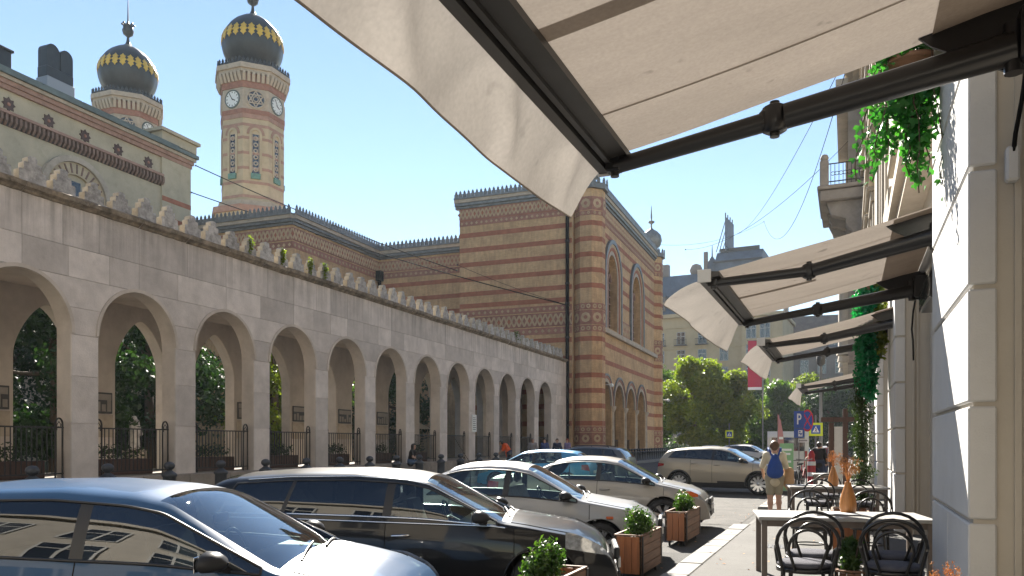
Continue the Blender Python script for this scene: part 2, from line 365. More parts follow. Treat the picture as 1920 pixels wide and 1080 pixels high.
M['paint_beige'] = paintmat('paint_beige', (0.29, 0.275, 0.25), metal=0.15, rough=0.4)
M['paint_gold'] = paintmat('paint_gold', (0.32, 0.285, 0.225), metal=0.25, rough=0.4)
M['paint_sky'] = paintmat('paint_sky', (0.05, 0.30, 0.55), metal=0.2, rough=0.35)
M['paint_white'] = paintmat('paint_white', (0.7, 0.7, 0.7), rough=0.35)
M['paint_grey'] = paintmat('paint_grey', (0.10, 0.105, 0.11), metal=0.4, rough=0.35)

# arcade stones: run-off streaks below the cornice
def streaks(m, top, depth):
    nt = m.node_tree; N, Lk = nt.nodes, nt.links
    b = N['Principled BSDF']; src = b.inputs['Base Color'].links[0].from_socket
    geo = N.new('ShaderNodeNewGeometry'); mp = N.new('ShaderNodeMapping'); mp.inputs['Scale'].default_value = (3.2, 3.2, 0.16)
    Lk.new(geo.outputs['Position'], mp.inputs[0])
    nz = N.new('ShaderNodeTexNoise'); nz.inputs['Scale'].default_value = 1.6; nz.inputs['Detail'].default_value = 6; nz.inputs['Roughness'].default_value = 0.7; Lk.new(mp.outputs[0], nz.inputs['Vector'])
    sx = N.new('ShaderNodeSeparateXYZ'); Lk.new(geo.outputs['Position'], sx.inputs[0])
    mz = N.new('ShaderNodeMapRange'); mz.inputs['From Min'].default_value = top - depth; mz.inputs['From Max'].default_value = top; Lk.new(sx.outputs[2], mz.inputs['Value'])
    mn = N.new('ShaderNodeMapRange'); mn.inputs['From Min'].default_value = 0.42; mn.inputs['From Max'].default_value = 0.68; Lk.new(nz.outputs['Fac'], mn.inputs['Value'])
    mu = N.new('ShaderNodeMath'); mu.operation = 'MULTIPLY'; Lk.new(mz.outputs[0], mu.inputs[0]); mn.inputs['To Max'].default_value = 0.55; Lk.new(mn.outputs[0], mu.inputs[1])
    mx = N.new('ShaderNodeMix'); mx.data_type = 'RGBA'; Lk.new(mu.outputs[0], mx.inputs['Factor']); Lk.new(src, mx.inputs['A']); mx.inputs['B'].default_value = (0.11, 0.095, 0.075, 1)
    Lk.new(mx.outputs['Result'], b.inputs['Base Color'])
streaks(M['limestone'], 7.5, 1.5)

def cracks(m, scale, col, width=.012):
    nt = m.node_tree; N, Lk = nt.nodes, nt.links
    b = N['Principled BSDF']; src = b.inputs['Base Color'].links[0].from_socket
    tc = N.new('ShaderNodeTexCoord'); nz = N.new('ShaderNodeTexNoise'); nz.inputs['Scale'].default_value = 2.2; nz.inputs['Detail'].default_value = 5
    Lk.new(tc.outputs['Object'], nz.inputs['Vector'])
    va = N.new('ShaderNodeVectorMath'); va.operation = 'MULTIPLY_ADD'; va.inputs[1].default_value = (.9, .9, 0); Lk.new(nz.outputs['Color'], va.inputs[0]); Lk.new(tc.outputs['Object'], va.inputs[2])
    vo = N.new('ShaderNodeTexVoronoi'); vo.feature = 'DISTANCE_TO_EDGE'; vo.inputs['Scale'].default_value = scale; Lk.new(va.outputs[0], vo.inputs['Vector'])
    mr = N.new('ShaderNodeMapRange'); mr.inputs['From Max'].default_value = width; mr.inputs['To Min'].default_value = .75; mr.inputs['To Max'].default_value = 0; Lk.new(vo.outputs['Distance'], mr.inputs['Value'])
    n2 = N.new('ShaderNodeTexNoise'); n2.inputs['Scale'].default_value = .5; Lk.new(tc.outputs['Object'], n2.inputs['Vector'])
    m2 = N.new('ShaderNodeMapRange'); m2.inputs['From Min'].default_value = .42; m2.inputs['From Max'].default_value = .6; Lk.new(n2.outputs['Fac'], m2.inputs['Value'])
    mu = N.new('ShaderNodeMath'); mu.operation = 'MULTIPLY'; Lk.new(mr.outputs[0], mu.inputs[0]); Lk.new(m2.outputs[0], mu.inputs[1])
    mx = N.new('ShaderNodeMix'); mx.data_type = 'RGBA'; Lk.new(mu.outputs[0], mx.inputs['Factor']); Lk.new(src, mx.inputs['A']); mx.inputs['B'].default_value = (*col, 1)
    Lk.new(mx.outputs['Result'], b.inputs['Base Color'])
cracks(M['pavement'], .55, (.03, .029, .027), .008)
cracks(M['asphalt'], .8, (.02, .02, .019), .014)
mk('asphalt_patch', (0.085, 0.081, 0.075), 0.92, noise=0.3, scale=2.0, bump=0.8, bscale=90, damt=0.5, dscale=1.5, dark=(0.045, 0.043, 0.04))
mk('asphalt_dark', (0.04, 0.04, 0.04), 0.9, noise=0.25, scale=2.0, bump=0.6, bscale=130)
# ------------------------------------------------------------------ helpers
class MB:
    """collects faces; build() links them as ONE mesh object"""
    def __init__(s, off=(0, 0, 0)):
        s.v = []; s.f = []; s.off = Vector(off); s.sm = []
    def add(s, vs, fs, smooth=False):
        n = len(s.v); o = s.off
        s.v += [(a[0] - o.x, a[1] - o.y, a[2] - o.z) for a in vs]
        s.f += [tuple(i + n for i in f) for f in fs]
        s.sm += [smooth] * len(fs)
        return s
    def box(s, x0, x1, y0, y1, z0, z1):
        if x0 > x1: x0, x1 = x1, x0
        if y0 > y1: y0, y1 = y1, y0
        if z0 > z1: z0, z1 = z1, z0
        vs = [(x0, y0, z0), (x1, y0, z0), (x1, y1, z0), (x0, y1, z0), (x0, y0, z1), (x1, y0, z1), (x1, y1, z1), (x0, y1, z1)]
        return s.add(vs, [(0, 3, 2, 1), (4, 5, 6, 7), (0, 1, 5, 4), (1, 2, 6, 5), (2, 3, 7, 6), (3, 0, 4, 7)])
    def cbox(s, x0, x1, y0, y1, z0, z1, c=0.01):
        """box with chamfered edges"""
        if x0 > x1: x0, x1 = x1, x0
        if y0 > y1: y0, y1 = y1, y0
        if z0 > z1: z0, z1 = z1, z0
        c = min(c, (x1 - x0) * .45, (y1 - y0) * .45, (z1 - z0) * .45)
        X = (x0, x1); Y = (y0, y1); Z = (z0, z1); sg = (1, -1)
        vs = []; idx = {}
        for i in (0, 1):
            for j in (0, 1):
                for k in (0, 1):
                    for a in range(3):
                        p = [X[i] + sg[i] * c, Y[j] + sg[j] * c, Z[k] + sg[k] * c]
                        p[a] = (X, Y, Z)[a][(i, j, k)[a]]
                        idx[(i, j, k, a)] = len(vs); vs.append(tuple(p))
        fs = []
        for a in range(3):
            b, d = [q for q in range(3) if q != a]
            for e in (0, 1):
                q = []
                for (m, n) in ((0, 0), (1, 0), (1, 1), (0, 1)):
                    t = [0, 0, 0]; t[a] = e; t[b] = m; t[d] = n; q.append(idx[(*t, a)])
                fs.append(tuple(q))
        for a in range(3):           # edges along axis a
            b, d = [q for q in range(3) if q != a]
            for m in (0, 1):
                for n in (0, 1):
                    t0 = [0, 0, 0]; t0[b] = m; t0[d] = n; t1 = list(t0); t1[a] = 1
                    fs.append((idx[(*t0, b)], idx[(*t1, b)], idx[(*t1, d)], idx[(*t0, d)]))
        for i in (0, 1):
            for j in (0, 1):
                for k in (0, 1): fs.append(tuple(idx[(i, j, k, a)] for a in range(3)))
        cen = Vector(((x0 + x1) / 2, (y0 + y1) / 2, (z0 + z1) / 2)); out = []
        for f in fs:
            p = [Vector(vs[i]) for i in f]; n = (p[1] - p[0]).cross(p[2] - p[0])
            out.append(f if n.dot(sum(p, Vector()) / len(p) - cen) > 0 else tuple(reversed(f)))
        return s.add(vs, out)
    def prism(s, poly, axis, a0, a1, smooth=False):
        """polygon in the two other axes (x,y,z order kept), extruded along axis from a0 to a1"""
        def P(p, a):
            return {'x': (a, p[0], p[1]), 'y': (p[0], a, p[1]), 'z': (p[0], p[1], a)}[axis]
        n = len(poly)
        vs = [P(p, a0) for p in poly] + [P(p, a1) for p in poly]
        area = sum(poly[i][0] * poly[(i + 1) % n][1] - poly[(i + 1) % n][0] * poly[i][1] for i in range(n))
        flip = (area < 0) ^ (axis == 'y') ^ (a1 < a0)
        fs = [tuple(reversed(range(n))), tuple(range(n, 2 * n))] + [(i, (i + 1) % n, n + (i + 1) % n, n + i) for i in range(n)]
        if flip: fs = [tuple(reversed(f)) for f in fs]
        return s.add(vs, fs, smooth)
    def strip(s, a, b, closed=False, smooth=True):
        """quads between two point rows"""
        n = len(a); vs = list(a) + list(b); m = n if closed else n - 1
        return s.add(vs, [(i, (i + 1) % n, n + (i + 1) % n, n + i) for i in range(m)], smooth)
    def grid(s, rows, smooth=True, closed=False):
        n = len(rows[0]); vs = [p for r in rows for p in r]; fs = []
        for i in range(len(rows) - 1):
            for j in range(n if closed else n - 1):
                k = (j + 1) % n
                fs.append((i * n + j, i * n + k, (i + 1) * n + k, (i + 1) * n + j))
        return s.add(vs, fs, smooth)
    def tube(s, pts, r, n=8, caps=True, closed=False, smooth=True):
        P = [Vector(p) for p in pts]; m = len(P); rows = []
        rr = r if isinstance(r, (list, tuple)) else [r] * m
        up = None
        for i in range(m):
            if closed: t = P[(i + 1) % m] - P[i - 1]
            else: t = P[min(i + 1, m - 1)] - P[max(i - 1, 0)]
            if t.length < 1e-9: t = Vector((0, 0, 1))
            t.normalize()
            if up is None:
                up = Vector((0, 0, 1)) if abs(t.z) < .9 else Vector((1, 0, 0))
            x = up - t * up.dot(t)
            if x.length < 1e-6: x = t.orthogonal()
            x.normalize(); y = t.cross(x); up = x
            rows.append([tuple(P[i] + (x * math.cos(2 * PI * k / n) + y * math.sin(2 * PI * k / n)) * rr[i]) for k in range(n)])
        if closed: rows.append(rows[0])
        s.grid(rows, smooth, True)
        if caps and not closed:
            s.add(rows[0], [tuple(reversed(range(n)))]); s.add(rows[-1], [tuple(range(n))])
        return s
    def bar(s, p, q, w, h, up=(0, 0, 1)):
        """rectangular bar from p to q, w across, h along up"""
        p = Vector(p); q = Vector(q); t = (q - p).normalized(); u = Vector(up); u = (u - t * u.dot(t))
        if u.length < 1e-6: u = t.orthogonal()
        u.normalize(); x = t.cross(u)
        vs = []
        for c in (p, q):
            for a, b in ((-1, -1), (1, -1), (1, 1), (-1, 1)): vs.append(tuple(c + x * (a * w / 2) + u * (b * h / 2)))
        return s.add(vs, [(0, 3, 2, 1), (4, 5, 6, 7), (0, 1, 5, 4), (1, 2, 6, 5), (2, 3, 7, 6), (3, 0, 4, 7)])
    def lathe(s, prof, n=16, c=(0, 0, 0), axis='z', smooth=True, caps=True):
        rows = []
        for r, z in prof:
            row = []
            for k in range(n):
                a = 2 * PI * k / n; p = (r * math.cos(a), r * math.sin(a), z)
                if axis == 'y': p = (p[0], p[2], -p[1])
                if axis == 'x': p = (p[2], p[0], p[1])
                row.append((p[0] + c[0], p[1] + c[1], p[2] + c[2]))
            rows.append(row)
        s.grid(rows, smooth, True)
        if caps:
            if prof[0][0] > 1e-6: s.add(rows[0], [tuple(reversed(range(n)))])
            if prof[-1][0] > 1e-6: s.add(rows[-1], [tuple(range(n))])
        return s
    def ball(s, c, r, n=10, sc=(1, 1, 1)):
        rows = []
        for i in range(n // 2 + 1):
            a = -PI / 2 + PI * i / (n // 2)
            rows.append([(c[0] + r * sc[0] * math.cos(a) * math.cos(2 * PI * k / n), c[1] + r * sc[1] * math.cos(a) * math.sin(2 * PI * k / n), c[2] + r * sc[2] * math.sin(a)) for k in range(n)])
        return s.grid(rows, True, True)
    def mesh(s, name, mat):
        me = bpy.data.meshes.new(name)
        me.from_pydata(s.v, [], s.f)
        if any(s.sm): me.polygons.foreach_set('use_smooth', s.sm)
        for m in (mat if isinstance(mat, (list, tuple)) else [mat]): me.materials.append(M[m] if isinstance(m, str) else m)
        me.update()
        return me
    def build(s, name, mat, parent=None, **props):
        return link(name, s.mesh(name, mat), parent, **props)

def link(name, me, parent=None, loc=None, rot=None, **props):
    o = bpy.data.objects.new(name, me)
    COL.objects.link(o)
    if parent is not None: o.parent = parent
    if loc is not None: o.location = loc
    if rot is not None: o.rotation_euler = rot
    for k, v in props.items(): o[k] = v
    return o

def thing(name, label, cat, loc=(0, 0, 0), rz=0.0, group=None):
    o = bpy.data.objects.new(name, None)
    COL.objects.link(o)
    o.empty_display_size = 0.2
    o.location = loc; o.rotation_euler = (0, 0, rz)
    o['label'] = label; o['category'] = cat
    if group: o['group'] = group
    return o

KIDS = {}
def copy_tree(o, loc=None, rz=None, label=None, kids=None):
    """a copy of a thing with copies of its parts and their sub-parts (mesh data shared)"""
    if kids is None:
        kids = {}
        for q in bpy.data.objects:
            if q.parent: kids.setdefault(q.parent.name, []).append(q)
    def rec(a, par):
        c = a.copy(); COL.objects.link(c)
        if par is not None: c.parent = par
        for k in kids.get(a.name, []): rec(k, c)
        return c
    c = rec(o, None)
    if loc is not None: c.location = loc
    if rz is not None: c.rotation_euler = (0, 0, rz)
    if label: c['label'] = label
    return c

SR = R(1.59)                      # the synagogue side of the street is turned by this much against the near side
def S(x, y, z=0.0):
    return (x * math.cos(SR) - y * math.sin(SR), x * math.sin(SR) + y * math.cos(SR), z)

def mesh_np(name, verts, faces, mat, smooth=False):
    """fast mesh from arrays; faces (n,3) or (n,4)"""
    me = bpy.data.meshes.new(name)
    n, k = faces.shape
    me.vertices.add(len(verts)); me.vertices.foreach_set('co', np.asarray(verts, np.float32).ravel())
    me.loops.add(n * k); me.loops.foreach_set('vertex_index', np.asarray(faces, np.int32).ravel())
    me.polygons.add(n); me.polygons.foreach_set('loop_start', np.arange(0, n * k, k, dtype=np.int32))
    if smooth: me.polygons.foreach_set('use_smooth', np.ones(n, bool))
    me.materials.append(M[mat]); me.update(calc_edges=True)
    return me

LEAF = {   # outlines of one leaf: points (across, along), folded on the mid-rib
    'oval': [(0, 0), (-.28, .45), (0, 1), (.28, .45)],
    'ivy': [(0, 0), (-.42, -.05), (-.55, .35), (-.22, .45), (0, 1), (.22, .45), (.55, .35), (.42, -.05)],
    'needle': [(0, 0), (-.13, .5), (0, 1), (.13, .5)],
}
def leaves(pts, nrm, size, kind='oval', jit=0.6, droop=0.0, seed=1):
    """one fold-shaped quad (or lobed leaf fan) per point; returns verts, faces"""
    g = np.random.default_rng(seed); n = len(pts)
    N = nrm + g.normal(0, jit, (n, 3)); N /= np.linalg.norm(N, axis=1)[:, None] + 1e-9
    A = g.normal(0, 1, (n, 3)); A[:, 2] -= droop
    A -= N * (A * N).sum(1)[:, None]; A /= np.linalg.norm(A, axis=1)[:, None] + 1e-9
    B = np.cross(N, A)
    sz = size * g.uniform(.6, 1.25, n)
    o = LEAF[kind]; k = len(o)
    V = np.empty((n, k, 3))
    for i, (u, v) in enumerate(o):
        V[:, i] = pts + (B * u + A * v + N * (abs(u) * .35 - (v * v) * .12)) * sz[:, None]
    base = (np.arange(n) * k)[:, None]
    if k == 4: F = base + np.array([[0, 1, 2, 3]])
    else:
        tri = np.array([[0, 1, 2], [0, 2, 3], [0, 3, 4], [0, 4, 5], [0, 5, 6], [0, 6, 7]])
        F = (base[:, :, None] + tri[None]).reshape(-1, 3)
    return V.reshape(-1, 3), F

def blob_points(blobs, n, seed=1, shell=0.45):
    """points spread through a set of ellipsoid clumps (cx,cy,cz,rx,ry,rz), denser near their skin"""
    g = np.random.default_rng(seed)
    b = np.array(blobs, float); w = b[:, 3] * b[:, 4] * b[:, 5]; w = w ** .75; w /= w.sum()
    i = g.choice(len(b), n, p=w)
    d = g.normal(0, 1, (n, 3)); d /= np.linalg.norm(d, axis=1)[:, None]
    r = g.uniform(shell ** 2, 1, n) ** .5
    lump = 1 + 0.16 * np.sin(d[:, 0] * 7 + i) * np.cos(d[:, 1] * 6 + 2 * i) + .12 * np.sin(d[:, 2] * 11 + i)
    p = b[i, :3] + d * b[i, 3:] * (r * lump)[:, None]
    return p, d

def tree(name, label, loc, h, blobs, n, leaf, size, group=None, trunk_r=0.15, seed=1, kind='oval', cat='tree', limbs=5, trunk_top=None):
    t = thing(name, label, cat, loc, 0, group)
    g = random.Random(seed)
    tm = MB(); top = trunk_top or h * .55
    lean = (g.uniform(-.15, .15), g.uniform(-.15, .15))
    tm.tube([(0, 0, -.1), (lean[0] * .3, lean[1] * .3, top * .4), (lean[0], lean[1], top), (lean[0] * 1.3, lean[1] * 1.2, top * 1.4)], [trunk_r * 1.25, trunk_r, trunk_r * .75, trunk_r * .3], 8)
    for b in g.sample(blobs, min(limbs, len(blobs))):
        c = Vector(b[:3]); st = Vector((lean[0], lean[1], top * g.uniform(.75, 1.05)))
        mid = (st + c) / 2 + Vector((0, 0, -.15 * h * .1))
        tm.tube([st, mid, c], [trunk_r * .5, trunk_r * .33, trunk_r * .12], 6)
    tm.build('trunk', 'bark', t)
    P, D = blob_points(blobs, n, seed)
    V, F = leaves(P, D, size, kind, .7, .4, seed)
    link('crown', mesh_np('crown', V, F, leaf), t, kind='stuff')
    return t

def crown_blobs(h0, h1, rad, n, seed, flat=0.8):
    g = random.Random(seed); out = []; n = int(n * 1.7)
    for k in range(n):
        z = g.uniform(h0, h1); f = math.sin(PI * min(1, max(.12, (z - h0) / (h1 - h0) * .85 + .12)))
        a = g.uniform(0, 2 * PI); r = rad * f * g.uniform(.2, .95)
        s = rad * g.uniform(.16, .36)
        out.append((r * math.cos(a), r * math.sin(a), z, s, s, s * flat))
    return out

# ---- implicit bodies (people): smooth union of tapered capsules, skinned by surface nets
def sdf_mesh(name, caps, mat, res=0.014, k=0.03):
    pts = np.array([c[0] for c in caps] + [c[1] for c in caps], float)
    rmax = max(max(c[2], c[3]) for c in caps) + .04
    lo = pts.min(0) - rmax; hi = pts.max(0) + rmax
    dim = np.ceil((hi - lo) / res).astype(int) + 2
    ax = [lo[i] + np.arange(dim[i]) * res for i in range(3)]
    F = np.full(dim, 9.0, np.float32)
    for p, q, r1, r2 in caps:
        p = np.array(p, float); q = np.array(q, float)
        rm = max(r1, r2) + .09
        a = np.minimum(p, q) - rm; b = np.maximum(p, q) + rm
        sl = tuple(slice(max(0, int((a[i] - lo[i]) / res)), min(dim[i], int((b[i] - lo[i]) / res) + 2)) for i in range(3))
        X, Y, Z = np.meshgrid(ax[0][sl[0]], ax[1][sl[1]], ax[2][sl[2]], indexing='ij')
        d = q - p; L = d @ d + 1e-9
        t = np.clip(((X - p[0]) * d[0] + (Y - p[1]) * d[1] + (Z - p[2]) * d[2]) / L, 0, 1)
        D = np.sqrt((X - p[0] - t * d[0]) ** 2 + (Y - p[1] - t * d[1]) ** 2 + (Z - p[2] - t * d[2]) ** 2) - (r1 + (r2 - r1) * t)
        G = F[sl]; kk = min(k, max(r1, r2) * .8)
        h = np.clip(.5 + .5 * (G - D) / kk, 0, 1)
        F[sl] = G * (1 - h) + D * h - kk * h * (1 - h)
    ins = F < 0
    nx, ny, nz = dim
    c = np.zeros((nx - 1, ny - 1, nz - 1), np.int8)
    for i in (0, 1):
        for j in (0, 1):
            for l in (0, 1): c += ins[i:nx - 1 + i, j:ny - 1 + j, l:nz - 1 + l]
    act = (c > 0) & (c < 8)
    idx = np.full(act.shape, -1, np.int64); ii = np.argwhere(act); idx[act] = np.arange(len(ii))
    acc = np.zeros((len(ii), 3)); cnt = np.zeros(len(ii))
    cor = [(a, b, d) for a in (0, 1) for b in (0, 1) for d in (0, 1)]
    for a in cor:
        for ax_ in range(3):
            if a[ax_]: continue
            b = list(a); b[ax_] = 1
            fa = F[ii[:, 0] + a[0], ii[:, 1] + a[1], ii[:, 2] + a[2]]; fb = F[ii[:, 0] + b[0], ii[:, 1] + b[1], ii[:, 2] + b[2]]
            m = (fa < 0) != (fb < 0); t = np.where(m, fa / (fa - fb + 1e-12), 0)
            p = np.array(a, float)[None] + np.zeros((len(ii), 3)); p[:, ax_] += t
            acc[m] += p[m]; cnt[m] += 1
    V = (ii + acc / np.maximum(cnt, 1)[:, None]) * res + lo
    quads = []
    for ax_ in range(3):
        u, v = [(1, 2), (2, 0), (0, 1)][ax_]
        sl0 = [slice(0, d) for d in dim]; sl0[ax_] = slice(0, dim[ax_] - 1); sl1 = list(sl0); sl1[ax_] = slice(1, dim[ax_])
        A = ins[tuple(sl0)]; B = ins[tuple(sl1)]
        e = np.argwhere(A != B)
        e = e[(e[:, u] > 0) & (e[:, v] > 0) & (e[:, u] < dim[u] - 1) & (e[:, v] < dim[v] - 1)]
        sgn = A[e[:, 0], e[:, 1], e[:, 2]]
        q = []
        for du, dv in ((-1, -1), (0, -1), (0, 0), (-1, 0)):
            g = e.copy(); g[:, u] += du; g[:, v] += dv; q.append(idx[g[:, 0], g[:, 1], g[:, 2]])
        q = np.stack(q, 1); q[~sgn] = q[~sgn][:, ::-1]; quads.append(q)
    Q = np.concatenate(quads); Q = Q[(Q >= 0).all(1)]
    return mesh_np(name, V, Q, mat, True)
# ------------------------------------------------------------------ ground, road, pavements
def struct(mb, name, mat, **k):
    return mb.build(name, mat, None, kind='structure', **k)
g = MB(); g.add([(-500, -400, -.06), (500, -400, -.06), (500, 900, -.06), (-500, 900, -.06)], [(0, 1, 2, 3)])
struct(g, 'ground', 'asphalt')
road = MB(); rows = []
for y in range(-60, 92, 4):
    a = S(-13.1, y); b = S(-9.5, y)
    rows.append([(-1.9, y, 0.0), (-4.5, y, 0.012), (-7.0, y, 0.045), (b[0], b[1], 0.11), (a[0], a[1], 0.20)])
road.grid([r[::-1] for r in rows]); struct(road, 'road', 'asphalt')
for (x0, x1, y0, y1, z, mt) in ((-4.6, -2.1, 16.9, 24.2, .016, 'asphalt_patch'), (-3.3, -2.15, 8.9, 12.4, .014, 'asphalt_dark'), (-6.4, -3.9, 31, 39, .03, 'asphalt_patch'), (-5.2, -4.4, 18.5, 30, .02, 'asphalt_dark')):
    q = MB(); zz = lambda x: float(np.interp(-x, (1.9, 4.5, 7.0), (0, .012, .045))) + .006
    q.add([(x0, y0, zz(x0)), (x1, y0 + .1, zz(x1)), (x1, y1, zz(x1)), (x0, y1 - .15, zz(x0))], [(0, 1, 2, 3)]); struct(q, 'road_patch', mt)
sw = MB(); sw.box(-1.74, 4.5, -40, 17.2, -.05, .14); sw.box(-1.74, 4.5, 19.9, 78, -.05, .14); sw.box(-1.3, 4.5, 17.2, 19.9, -.05, .138)
sw.add([(-1.95, 17.2, 0.004), (-1.95, 19.9, 0.004), (-1.3, 19.9, .138), (-1.3, 17.2, .138)], [(0, 3, 2, 1)])
pave = struct(sw, 'pavement', 'pavement')
lp = MB(); rr = []
for y in range(-60, 92, 4):
    a = S(-13.1, y); b = S(-30, y)
    rr.append([(a[0], a[1], .0), (a[0], a[1], .36), (b[0], b[1], .37)])
lp.grid([r[::-1] for r in rr], False); struct(lp, 'far_pavement', 'pavement')
gl = MB(); a = [S(-60, -50), S(-20.6, -50), S(-20.6, 62), S(-60, 62)]
gl.add([(p[0], p[1], .6) for p in a], [(0, 1, 2, 3)]); struct(gl, 'garden_ground', 'lawn')

kerb_me = {}
kerb = MB(); kerb.box(-2.05, -1.75, -30, 2, -.05, .139); kerb_o = struct(kerb, 'kerb', 'kerb')
y = 2.01; k = 0
while y < 75:
    ln = random.choice((.8, .95, 1.1))
    if not (16.2 < y + ln and y < 19.9):
        m = MB(); m.cbox(-2.06 + random.uniform(-.008, .008), -1.745, y + .006, y + ln - .006, -.06, .146 + random.uniform(-.006, .006), .018)
        m.build('kerb_stone', 'kerb', kerb_o)
    y += ln; k += 1
lk = MB()
p = [S(-12.85, yy) for yy in (-30, 90)]; q = [S(-13.16, yy) for yy in (-30, 90)]
lk.add([(p[0][0], p[0][1], .1), (p[1][0], p[1][1], .1), (p[1][0], p[1][1], .355), (p[0][0], p[0][1], .355), (q[0][0], q[0][1], .365), (q[1][0], q[1][1], .365)],
       [(0, 1, 2, 3), (3, 2, 5, 4)]); struct(lk, 'far_kerb', 'kerb')

# ------------------------------------------------------------------ arches
def arch_pts(c, hw, spring, rise, n=14, side=0, pointed=0.0):
    """points of an arch in (u, z); side -1 left half bottom->apex, +1 right half apex->bottom, 0 all"""
    out = []
    for i in range(2 * n + 1):
        a = PI - PI * i / (2 * n)
        x = math.cos(a); zz = math.sin(a)
        if pointed: zz = zz * (1 - pointed) + pointed * (1 - abs(x) ** 1.35)
        out.append((c + hw * x, spring + rise * zz))
    if side < 0: return out[:n + 1]
    if side > 0: return out[n:]
    return out

def arch_wall(mb, axis, a0, a1, cs, hw, spring, rise, base, top, u0, u1, pointed=0.0):
    """a wall with arched openings in a row, thickness a0..a1 along axis, as one solid per pier"""
    edges = [None] + list(cs) + [None]
    for i in range(len(edges) - 1):
        l, r = edges[i], edges[i + 1]
        poly = []
        if l is None: poly += [(u0, top), (u0, base)]
        else: poly += [(l, top)] + arch_pts(l, hw, spring, rise, side=1, pointed=pointed) + [(l + hw, base)]
        if r is None: poly += [(u1, base), (u1, top)]
        else: poly += [(r - hw, base)] + arch_pts(r, hw, spring, rise, side=-1, pointed=pointed) + [(r, top)]
        mb.prism(poly, axis, a0, a1)
    return mb

def arch_ring(mb, axis, a0, a1, c, r_in, r_out, spring, rise_in, rise_out, base=None, pointed=0.0, n=14):
    """a flat band round an arch (and down its sides to base)"""
    i = arch_pts(c, r_in, spring, rise_in, n, 0, pointed); o = arch_pts(c, r_out, spring, rise_out, n, 0, pointed)
    if base is not None:
        i = [(c - r_in, base)] + i + [(c + r_in, base)]; o = [(c - r_out, base)] + o + [(c + r_out, base)]
    P = (lambda p, a: (a, p[0], p[1])) if axis == 'x' else (lambda p, a: (p[0], a, p[1]))
    f0 = [P(p, a1) for p in i]; f1 = [P(p, a1) for p in o]; b0 = [P(p, a0) for p in i]; b1 = [P(p, a0) for p in o]
    fl = (axis == 'x') ^ (a1 < a0)
    def st(a, b): mb.strip(a, b, smooth=False) if fl else mb.strip(b, a, smooth=False)
    st(f1, f0); st(f0, b0); st(b1, f1)
    for e in (0, -1):
        q = (f0[e], f1[e], b1[e], b0[e]); mb.add(q, [(0, 1, 2, 3)])
    return mb

# ------------------------------------------------------------------ the stone arcade (local axes: x towards the street, y along it)
AX, AY = -16.8, 31.0
arcade = thing('stone_arcade', 'long pale stone arcade of round arches with stepped battlements along the far pavement', 'arcade', S(AX, AY), SR)
C0, PIT, HW, SPR, RISE, BASE = 15.8 - AY, 3.278, 1.265, 4.38, 1.32, .88
centres = [C0 + PIT * n for n in range(-3, 11)]
YS, YE = centres[0] - 1.64, 53.35 - AY
TOP = 7.4
core = arch_wall(MB(), 'x', -.5, -.035, centres, HW + .004, SPR, RISE + .004, .3, TOP + .2, YS, YE)
core.build('wall_core', 'limestone_in', arcade)
def half_w(z):
    if z <= SPR: return HW
    if z >= SPR + RISE: return 0.0
    return HW * math.sqrt(max(0, 1 - ((z - SPR) / RISE) ** 2))
rows = [BASE - .02, 2.2, 3.35, 4.35, 5.0, 5.72, 6.45, TOP]
spans = list(zip([None] + centres, centres + [None]))
rs = random.Random(3); G = .005
for ri in range(len(rows) - 1):
    z0, z1 = rows[ri] + G, rows[ri + 1] - G
    ks = 1 if z1 <= SPR or z0 >= SPR + RISE else 6
    zs = [z0 + (z1 - z0) * i / ks for i in range(ks + 1)]
    for l, r in spans:
        le = [((YS if l is None else l + half_w(z)), z) for z in zs]
        re = [((YE if r is None else r - half_w(z)), z) for z in zs]
        wide = min(re[i][0] - le[i][0] for i in range(ks + 1))
        parts = 1
        if wide > 1.25: parts = 2 if wide < 2.6 else 3
        if z0 >= SPR + RISE - .3: parts = 2 if wide < 2.2 else rs.choice((2, 2, 3))
        cuts = [None] + [le[0][0] * (1 - q) + re[0][0] * q for q in [(k + rs.uniform(-.18, .18)) / parts for k in range(1, parts)]] + [None]
        if wide < .02: parts = 1; cuts = [None, None]
        for k in range(parts):
            L_ = [(p[0] + (G if l is not None and half_w(p[1]) == 0 else 0), p[1]) for p in le] if cuts[k] is None else [(cuts[k] + G, z0), (cuts[k] + G, z1)]
            R_ = [(p[0] - (G if r is not None and half_w(p[1]) == 0 else 0), p[1]) for p in re] if cuts[k + 1] is None else [(cuts[k + 1] - G, z0), (cuts[k + 1] - G, z1)]
            poly = L_[::-1] + R_
            MB().prism(poly, 'x', -.04, rs.uniform(-.004, .004)).build('stone', 'limestone', arcade)
for c in centres:
    m = MB(); arch_ring(m, 'x', -.03, .03, c, HW - .012, HW + .075, SPR, RISE - .012, RISE + .075, None)
    m.build('arch_moulding', 'limestone_in', arcade)
# plinth stones and gallery floor
y = YS
while y < YE - .2:
    l = min(1.64, YE - y)
    MB().cbox(-.62, .16, y + .004, y + l - .004, .2, .86, .02).build('plinth_stone', 'plinth_stone', arcade); y += l
MB().box(-3.8, -.3, YS, YE, .2, .875).build('gallery_floor', 'plinth_stone', arcade)
